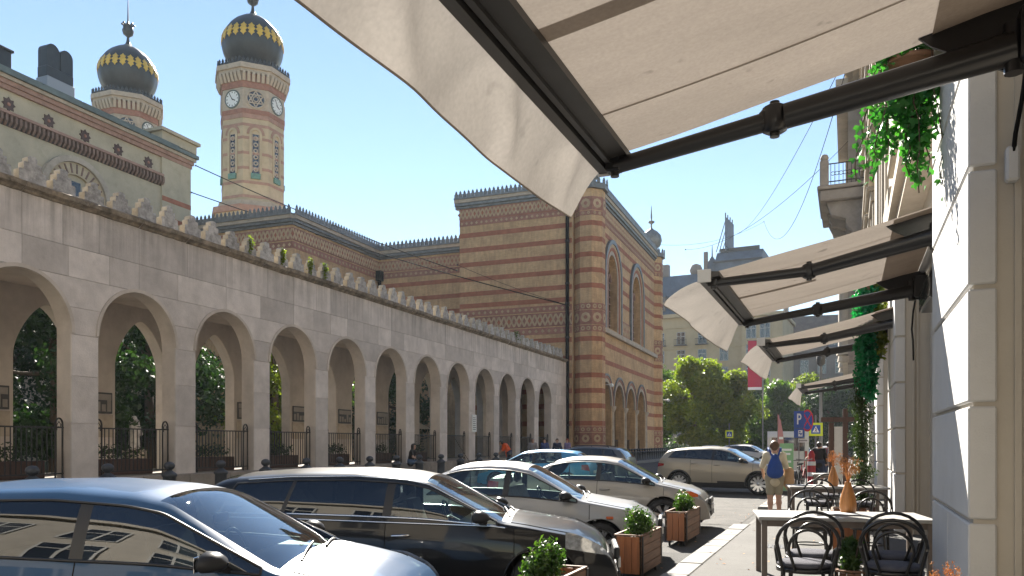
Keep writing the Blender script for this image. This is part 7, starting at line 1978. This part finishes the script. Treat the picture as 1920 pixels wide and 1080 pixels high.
# ------------------------------------------------------------------ people
def hand(c, d, n_, caps, r=.011):
    """palm and five separate fingers, continuing the forearm; c wrist, d direction, n_ across"""
    c = Vector(c); d = Vector(d).normalized(); x = Vector(n_); x = (x - d * x.dot(d)).normalized(); y = d.cross(x)
    caps.append((c, c + d * .085, .028, .034))
    for k, ln in enumerate((.068, .078, .074, .058)):
        b = c + d * .085 + x * (-.030 + .02 * k); m_ = b + d * ln * .55 + y * .008; caps.append((b, m_, .0105, .0095)); caps.append((m_, m_ + d * ln * .4 + y * .022, .0095, .008))
    b = c + d * .03 - x * .03; caps.append((b, b + d * .035 - x * .025, .013, .011)); caps.append((b + d * .035 - x * .025, b + d * .07 - x * .027 + y * .008, .011, .009))

def person(label, loc, rz, J, skin='skin', hair='hair_brown', top='cloth_cream', bottom='cloth_khaki', shoes='cloth_white', sleeve=.5, leg=.45, hairlen=0.0, res=.013, build=1.0, skirt=False, group=None, longhair=False):
    """faces +y in its own axes; J joints override a standing pose"""
    j = dict(pel=(0, 0, .93), wst=(0, 0, 1.08), chest=(0, 0, 1.30), neck=(0, 0, 1.45), head=(0, .02, 1.58),
             lsh=(-.17, 0, 1.40), rsh=(.17, 0, 1.40), lel=(-.24, -.02, 1.12), rel=(.24, -.02, 1.12), lwr=(-.25, .06, .88), rwr=(.25, .06, .88),
             lhip=(-.09, 0, .90), rhip=(.09, 0, .90), lkn=(-.10, .02, .49), rkn=(.10, .02, .49), lan=(-.10, -.02, .09), ran=(.10, -.02, .09), lto=(-.11, .14, .03), rto=(.11, .14, .03))
    j.update(J); j = {k: Vector(v) for k, v in j.items()}
    t = thing('person', label, 'person', loc, rz, group)
    b = build; c = []
    c += [(j['pel'], j['wst'], .135 * b, .115 * b), (j['wst'], j['chest'], .115 * b, .135 * b), (j['chest'], j['neck'], .125 * b, .055), (j['neck'] - Vector((0, 0, .03)), j['head'], .05, .055)]
    hd = j['head']; c += [(hd + Vector((0, -.015, .03)), hd + Vector((0, .01, .05)), .088, .082), (hd + Vector((0, .02, -.04)), hd + Vector((0, .045, -.075)), .062, .04), (hd + Vector((0, .085, -.01)), hd + Vector((0, .102, -.03)), .012, .015),
          (hd + Vector((-.085, -.005, .0)), hd + Vector((-.088, -.01, .025)), .014, .016), (hd + Vector((.085, -.005, .0)), hd + Vector((.088, -.01, .025)), .014, .016)]
    for s in 'lr':
        sg = -1 if s == 'l' else 1
        c += [(j['chest'] + Vector((sg * .06, 0, .05)), j[s + 'sh'], .09 * b, .062 * b), (j[s + 'sh'], j[s + 'el'], .052 * b, .042 * b), (j[s + 'el'], j[s + 'wr'], .041 * b, .028)]
        hand(j[s + 'wr'], j[s + 'wr'] - j[s + 'el'], (0, 1, 0) if abs((j[s + 'wr'] - j[s + 'el']).normalized().y) < .8 else (1, 0, 0), c)
        c += [(j['pel'] + Vector((sg * .05, 0, -.02)), j[s + 'hip'], .11 * b, .10 * b), (j[s + 'hip'], j[s + 'kn'], .092 * b, .06 * b), (j[s + 'kn'], j[s + 'kn'].lerp(j[s + 'an'], .35), .056 * b, .058 * b), (j[s + 'kn'].lerp(j[s + 'an'], .35), j[s + 'an'], .058 * b, .036), (j[s + 'an'], j[s + 'to'], .038, .03), (j[s + 'an'], j[s + 'an'] + Vector((0, -.04, -.03)), .034, .03)]
    link('body', sdf_mesh('body', c, skin, res, .03), t)
    g = .014
    tp = [(j['pel'] + Vector((0, 0, -.09)), j['wst'], .135 * b + g, .118 * b + g), (j['wst'], j['chest'], .118 * b + g, .137 * b + g), (j['chest'], j['neck'] - Vector((0, 0, .03)), .127 * b + g, .062)]
    for s in 'lr':
        sg = -1 if s == 'l' else 1
        tp += [(j['chest'] + Vector((sg * .06, 0, .05)), j[s + 'sh'], .09 * b + g, .066 * b + g)]
        e = j[s + 'sh'].lerp(j[s + 'el'], min(1, sleeve * 2)); tp.append((j[s + 'sh'], e, .058 * b + g, .052 * b + g))
        if sleeve > .5: tp.append((j[s + 'el'], j[s + 'el'].lerp(j[s + 'wr'], sleeve * 2 - 1), .047 * b + g, .04 + g))
    link('shirt', sdf_mesh('shirt', tp, top, res, .03), t)
    bt = [(j['pel'] + Vector((0, 0, .05)), j['pel'], .128 * b + g, .135 * b + g)]
    for s in 'lr':
        sg = -1 if s == 'l' else 1
        bt += [(j['pel'] + Vector((sg * .05, 0, -.02)), j[s + 'hip'], .112 * b + g, .104 * b + g)]
        e = j[s + 'hip'].lerp(j[s + 'kn'], min(1, leg * 2)); bt.append((j[s + 'hip'], e, .096 * b + g, (.075 if leg < .5 else .062) * b + g))
        if skirt: bt.append((j['pel'], (j['lhip'].lerp(j['lkn'], .6) + j['rhip'].lerp(j['rkn'], .6)) / 2, .14 * b, .19 * b))
        if leg > .5: bt.append((j[s + 'kn'], j[s + 'kn'].lerp(j[s + 'an'], leg * 2 - 1), .062 * b + g, .045 + g))
    link('skirt' if skirt else ('shorts' if leg < .6 else 'trousers'), sdf_mesh('trousers', bt, bottom, res, .03), t)
    for s in 'lr':
        sh_ = [(j[s + 'an'] + Vector((0, 0, -.02)), j[s + 'to'], .043, .037), (j[s + 'an'] + Vector((0, 0, -.01)), j[s + 'an'] + Vector((0, -.045, -.035)), .042, .036)]
        link('shoe', sdf_mesh('shoe', sh_, shoes, res, .02), t)
    hr = [(hd + Vector((0, -.03, .055)), hd + Vector((0, .02, .085)), .090, .075), (hd + Vector((0, -.05, .0)), hd + Vector((0, -.045, .05)), .075, .08), (hd + Vector((-.06, -.02, .03)), hd + Vector((.06, -.02, .03)), .045, .045)]
    if longhair: hr += [(hd + Vector((-.06, -.04, 0)), hd + Vector((-.09, -.03, -.20)), .05, .04), (hd + Vector((.06, -.04, 0)), hd + Vector((.09, -.03, -.20)), .05, .04), (hd + Vector((0, -.07, 0)), hd + Vector((0, -.08, -.22)), .06, .05)]
    link('hair', sdf_mesh('hair', hr, hair, res, .03), t)
    e = MB()
    for s in (-1, 1): e.ball(hd + Vector((s * .032, .083, .012)), .012, 6)
    e.build('eyes', 'dark_void', t)
    t.scale = (.95, .95, .945)
    return t, j
w, j = person('woman from behind with a blue rucksack, cream top and pale shorts', (-1.42, 17.4, .14), R(8), dict(lkn=(-.09, .0, .49), lan=(-.09, -.06, .09), lto=(-.10, .10, .03), rkn=(.09, .06, .50), ran=(.10, .02, .09), rto=(.11, .18, .03), rel=(.25, .05, 1.13), rwr=(.20, .27, 1.03), lel=(-.26, .03, 1.13), lwr=(-.22, .22, .95)),
              'skin', 'hair_brown', 'cloth_cream', 'cloth_khaki', 'cloth_white', .45, .38, res=.011)
bp = thing('rucksack', 'blue rucksack worn on the back of the woman in cream', 'bag', (-1.42, 17.4, .14), R(8))
link('bag_body', sdf_mesh('bag_body', [((0, -.20, .98), (0, -.20, 1.10), .13, .135), ((-.06, -.19, .98), (.06, -.19, .98), .11, .11), ((0, -.19, 1.10), (0, -.17, 1.27), .13, .085)], 'pack_blue', .014, .05), bp)
m = MB()
for s in (-1, 1): m.tube([(s * .05, -.17, 1.28), (s * .10, -.13, 1.42), (s * .125, -.03, 1.475), (s * .13, .09, 1.40), (s * .14, .13, 1.24)], .02, 6)
m.build('strap', 'pack_blue', bp); m = MB(); m.tube([(-.03, -.2, 1.33), (0, -.21, 1.36), (.03, -.2, 1.33)], .008, 5); m.build('loop', 'pack_blue', bp)
bg = thing('paper_bag', 'brown bundle carried on the right arm of the woman in cream', 'bag', (-1.16, 17.55, 1.0), R(8))
link('bag_body', sdf_mesh('bag_body', [((0, 0, -.1), (.02, 0, .12), .11, .10), ((.03, .02, -.22), (0, 0, -.1), .07, .11)], 'paper_bag', .016, .05), bg)
person('man in dark clothes walking away, khaki bag at his side', (-1.0, 31.8, .14), R(5), dict(lkn=(-.09, .12, .5), lan=(-.09, .02, .12), lto=(-.1, .17, .04), rkn=(.09, -.02, .5), ran=(.1, -.18, .14), rto=(.1, -.04, .03)), 'skin', 'hair_dark', 'cloth_black', 'cloth_navy', 'cloth_black', 1.0, .5, res=.02, build=1.15)
bg = thing('shoulder_bag', 'khaki bag hanging beside the man in dark clothes', 'bag', (-1.38, 31.75, .75), 0); link('bag_body', sdf_mesh('bag_body', [((0, 0, 0), (0, .08, .35), .1, .12), ((0, 0, -.15), (0, 0, 0), .07, .1)], 'cloth_khaki', .02), bg)
person('woman in grey top and black shorts walking away, dark bag on her back', (-.48, 32.8, .14), R(0), dict(lkn=(-.09, .1, .5), lan=(-.09, .0, .12), lto=(-.1, .16, .04), ran=(.1, -.14, .13), rto=(.1, .0, .03)), 'skin', 'hair_brown', 'cloth_grey', 'cloth_black', 'cloth_black', 1.0, .3, res=.02)
bg = thing('rucksack', 'small dark rucksack on the woman in the grey top', 'bag', (-.48, 32.62, 1.3), 0); link('bag_body', sdf_mesh('bag_body', [((0, 0, -.12), (0, 0, .12), .11, .09)], 'cloth_black', .02), bg)
person('person in a maroon top further along the pavement', (-.75, 35.5, .14), R(0), {}, 'skin', 'hair_dark', 'cloth_maroon', 'cloth_navy', 'cloth_black', 1.0, .95, res=.022)
person('person in grey beyond the man in dark clothes', (-1.1, 37, .14), R(10), {}, 'skin', 'hair_grey', 'cloth_grey', 'cloth_navy', 'cloth_black', .5, .95, res=.022)
# the far pavement
sx, sy, _ = S(-15.9, 29.75)
person('dark-haired woman in black sitting on the arcade plinth in jeans', S(-16.35, 29.75, .36), R(-72), dict(pel=(0, 0, .62), wst=(0, .03, .78), chest=(0, .08, 1.0), neck=(0, .10, 1.15), head=(0, .15, 1.28), lsh=(-.17, .09, 1.09), rsh=(.17, .09, 1.09), lel=(-.24, .14, .82), rel=(.24, .16, .82), lwr=(-.06, .36, .76), rwr=(.06, .36, .74),
       lhip=(-.09, .02, .60), rhip=(.09, .02, .60), lkn=(-.11, .44, .60), rkn=(.12, .42, .58), lan=(-.10, .46, .12), ran=(.14, .46, .12), lto=(-.1, .62, .05), rto=(.15, .62, .05)), 'skin', 'hair_dark', 'cloth_black', 'cloth_jeans', 'cloth_black', .3, .92, res=.016, longhair=True)
person('man in a bright orange shirt bending forward by the light blue car', S(-14.8, 37.2, .36), R(120), dict(wst=(0, .06, 1.08), chest=(0, .20, 1.27), neck=(0, .31, 1.37), head=(0, .42, 1.42), lsh=(-.17, .25, 1.35), rsh=(.17, .25, 1.35), lel=(-.22, .34, 1.07), rel=(.22, .34, 1.07), lwr=(-.18, .50, .92), rwr=(.18, .50, .92)), 'skin_warm', 'hair_dark', 'cloth_orange', 'cloth_navy', 'cloth_black', .5, .95, res=.018, build=1.2)
for i, (x, y, a, top, hr, lab) in enumerate([(-14.6, 40.2, 200, 'cloth_grey', 'hair_grey', 'grey-haired person in grey standing behind the light blue car'), (-14.3, 41.3, 170, 'cloth_blue', 'hair_dark', 'dark-haired person in dark blue behind the light blue car'), (-14.0, 42.6, 200, 'cloth_navy', 'hair_dark', 'person in navy among the group behind the light blue car'), (-13.9, 44.2, 150, 'cloth_lilac', 'hair_red', 'red-haired person in a lilac top at the right of the group')]):
    person(lab, S(x, y, .36), R(a), {}, 'skin', hr, top, 'cloth_navy', 'cloth_black', .6, .95, res=.022, group='people behind the light blue car')

# ------------------------------------------------------------------ cables across the street
def cable(lab, a, b, sag, r=.035, n=24):
    a, b = Vector(a), Vector(b); mid = (a + b) / 2
    t = thing('overhead_cable', lab, 'cable', a)
    m = MB(); m.tube([tuple(a.lerp(b, u) - Vector((0, 0, 4 * sag * u * (1 - u))) - a) for u in np.linspace(0, 1, n)], r, 5); m.build('wire', 'cable', t)
    m = MB(); m.ball((0, 0, 0), .07, 6); m.ball(tuple(b - a), .07, 6); m.build('insulator', 'frame_dark', t)
pipe = S(-16.6, 53.1, 11.4)
cable('dark cable from the hall corner dipping to the brick block, upper of two', S(-42.6, 45.2, 22.0), S(-25.4, 53.3, 14.6), .3)
cable('dark cable from the hall corner to the downpipe of the brick block, lower of two', S(-42.8, 45.0, 20.0), pipe, .35)
cable('thin cable along the brick block wall to the downpipe', S(-25.3, 53.2, 15.0), pipe, .15, .014)
cable('thin overhead wire high above the street, from the cafe building to the far house', (.3, 30, 16.0), (-12, 98, 27), 1.2, .015)
cable('lower overhead wire hanging from the cafe building towards the far house', (.3, 33, 17.5), (-9.0, 96, 27.5), 4.5, .018)
cable('faint overhead wire over the far crossing', (.3, 44, 17.5), (-14.5, 77, 20.5), 1.5, .014)
cable('thin wire from the brick block turret to the far house', S(-15.4, 76, 21), (-9.0, 96, 27.5), 1.0, .014)

t = thing('drain_cover', 'small square iron drain cover set in the pavement near the kerb', 'drain cover', (-1.05, 12.7, .1405), R(3))
MB().box(-.22, .22, -.22, .22, -.02, .003).build('frame', 'bollard_iron', t)
m = MB()
for k in range(6): m.box(-.17 + k * .06, -.14 + k * .06, -.18, .18, .0031, .008)
m.build('grid', 'dark_iron', t)
# fallen leaves and scraps on the paving
g_ = np.random.default_rng(5)
P = np.stack([g_.uniform(-2.9, .6, 260), g_.uniform(6.5, 30, 260), np.full(260, .149)], 1); P[P[:, 0] < -2.05, 2] = .01
V, F = leaves(P, np.tile(np.array([[0, 0, 1.]]), (260, 1)), .045, 'oval', .12, 0, 6); lv = link('fallen_leaves', mesh_np('fallen_leaves', V, F, 'dried'), None, kind='stuff')
sp = thing('paper_scrap', 'crumpled white paper scrap lying on the pavement left of the nearest table', 'litter', (-1.36, 8.35, .15), .6)
MB().add([(-.05, -.03, 0), (.04, -.04, .012), (.06, .03, 0), (-.01, .05, .02), (-.06, .02, .004), (0, 0, .028)], [(0, 1, 5), (1, 2, 5), (2, 3, 5), (3, 4, 5), (4, 0, 5)]).build('paper', 'cloth_white', sp)

# ------------------------------------------------------------------ thin summer haze
hz = MB(); hz.box(-480, 480, -380, 640, -1.2, 58)
hm = bpy.data.materials.new('haze'); hm.use_nodes = True
hn = hm.node_tree.nodes; hn.clear()
ho = hn.new('ShaderNodeOutputMaterial'); hv = hn.new('ShaderNodeVolumePrincipled')
hv.inputs['Color'].default_value = (0.82, 0.91, 1.0, 1); hv.inputs['Density'].default_value = HAZE; hv.inputs['Anisotropy'].default_value = 0.2
hm.node_tree.links.new(hv.outputs[0], ho.inputs['Volume'])
M['haze'] = hm
hz.build('haze', 'haze', None, kind='stuff')
cy.volume_bounces = 1
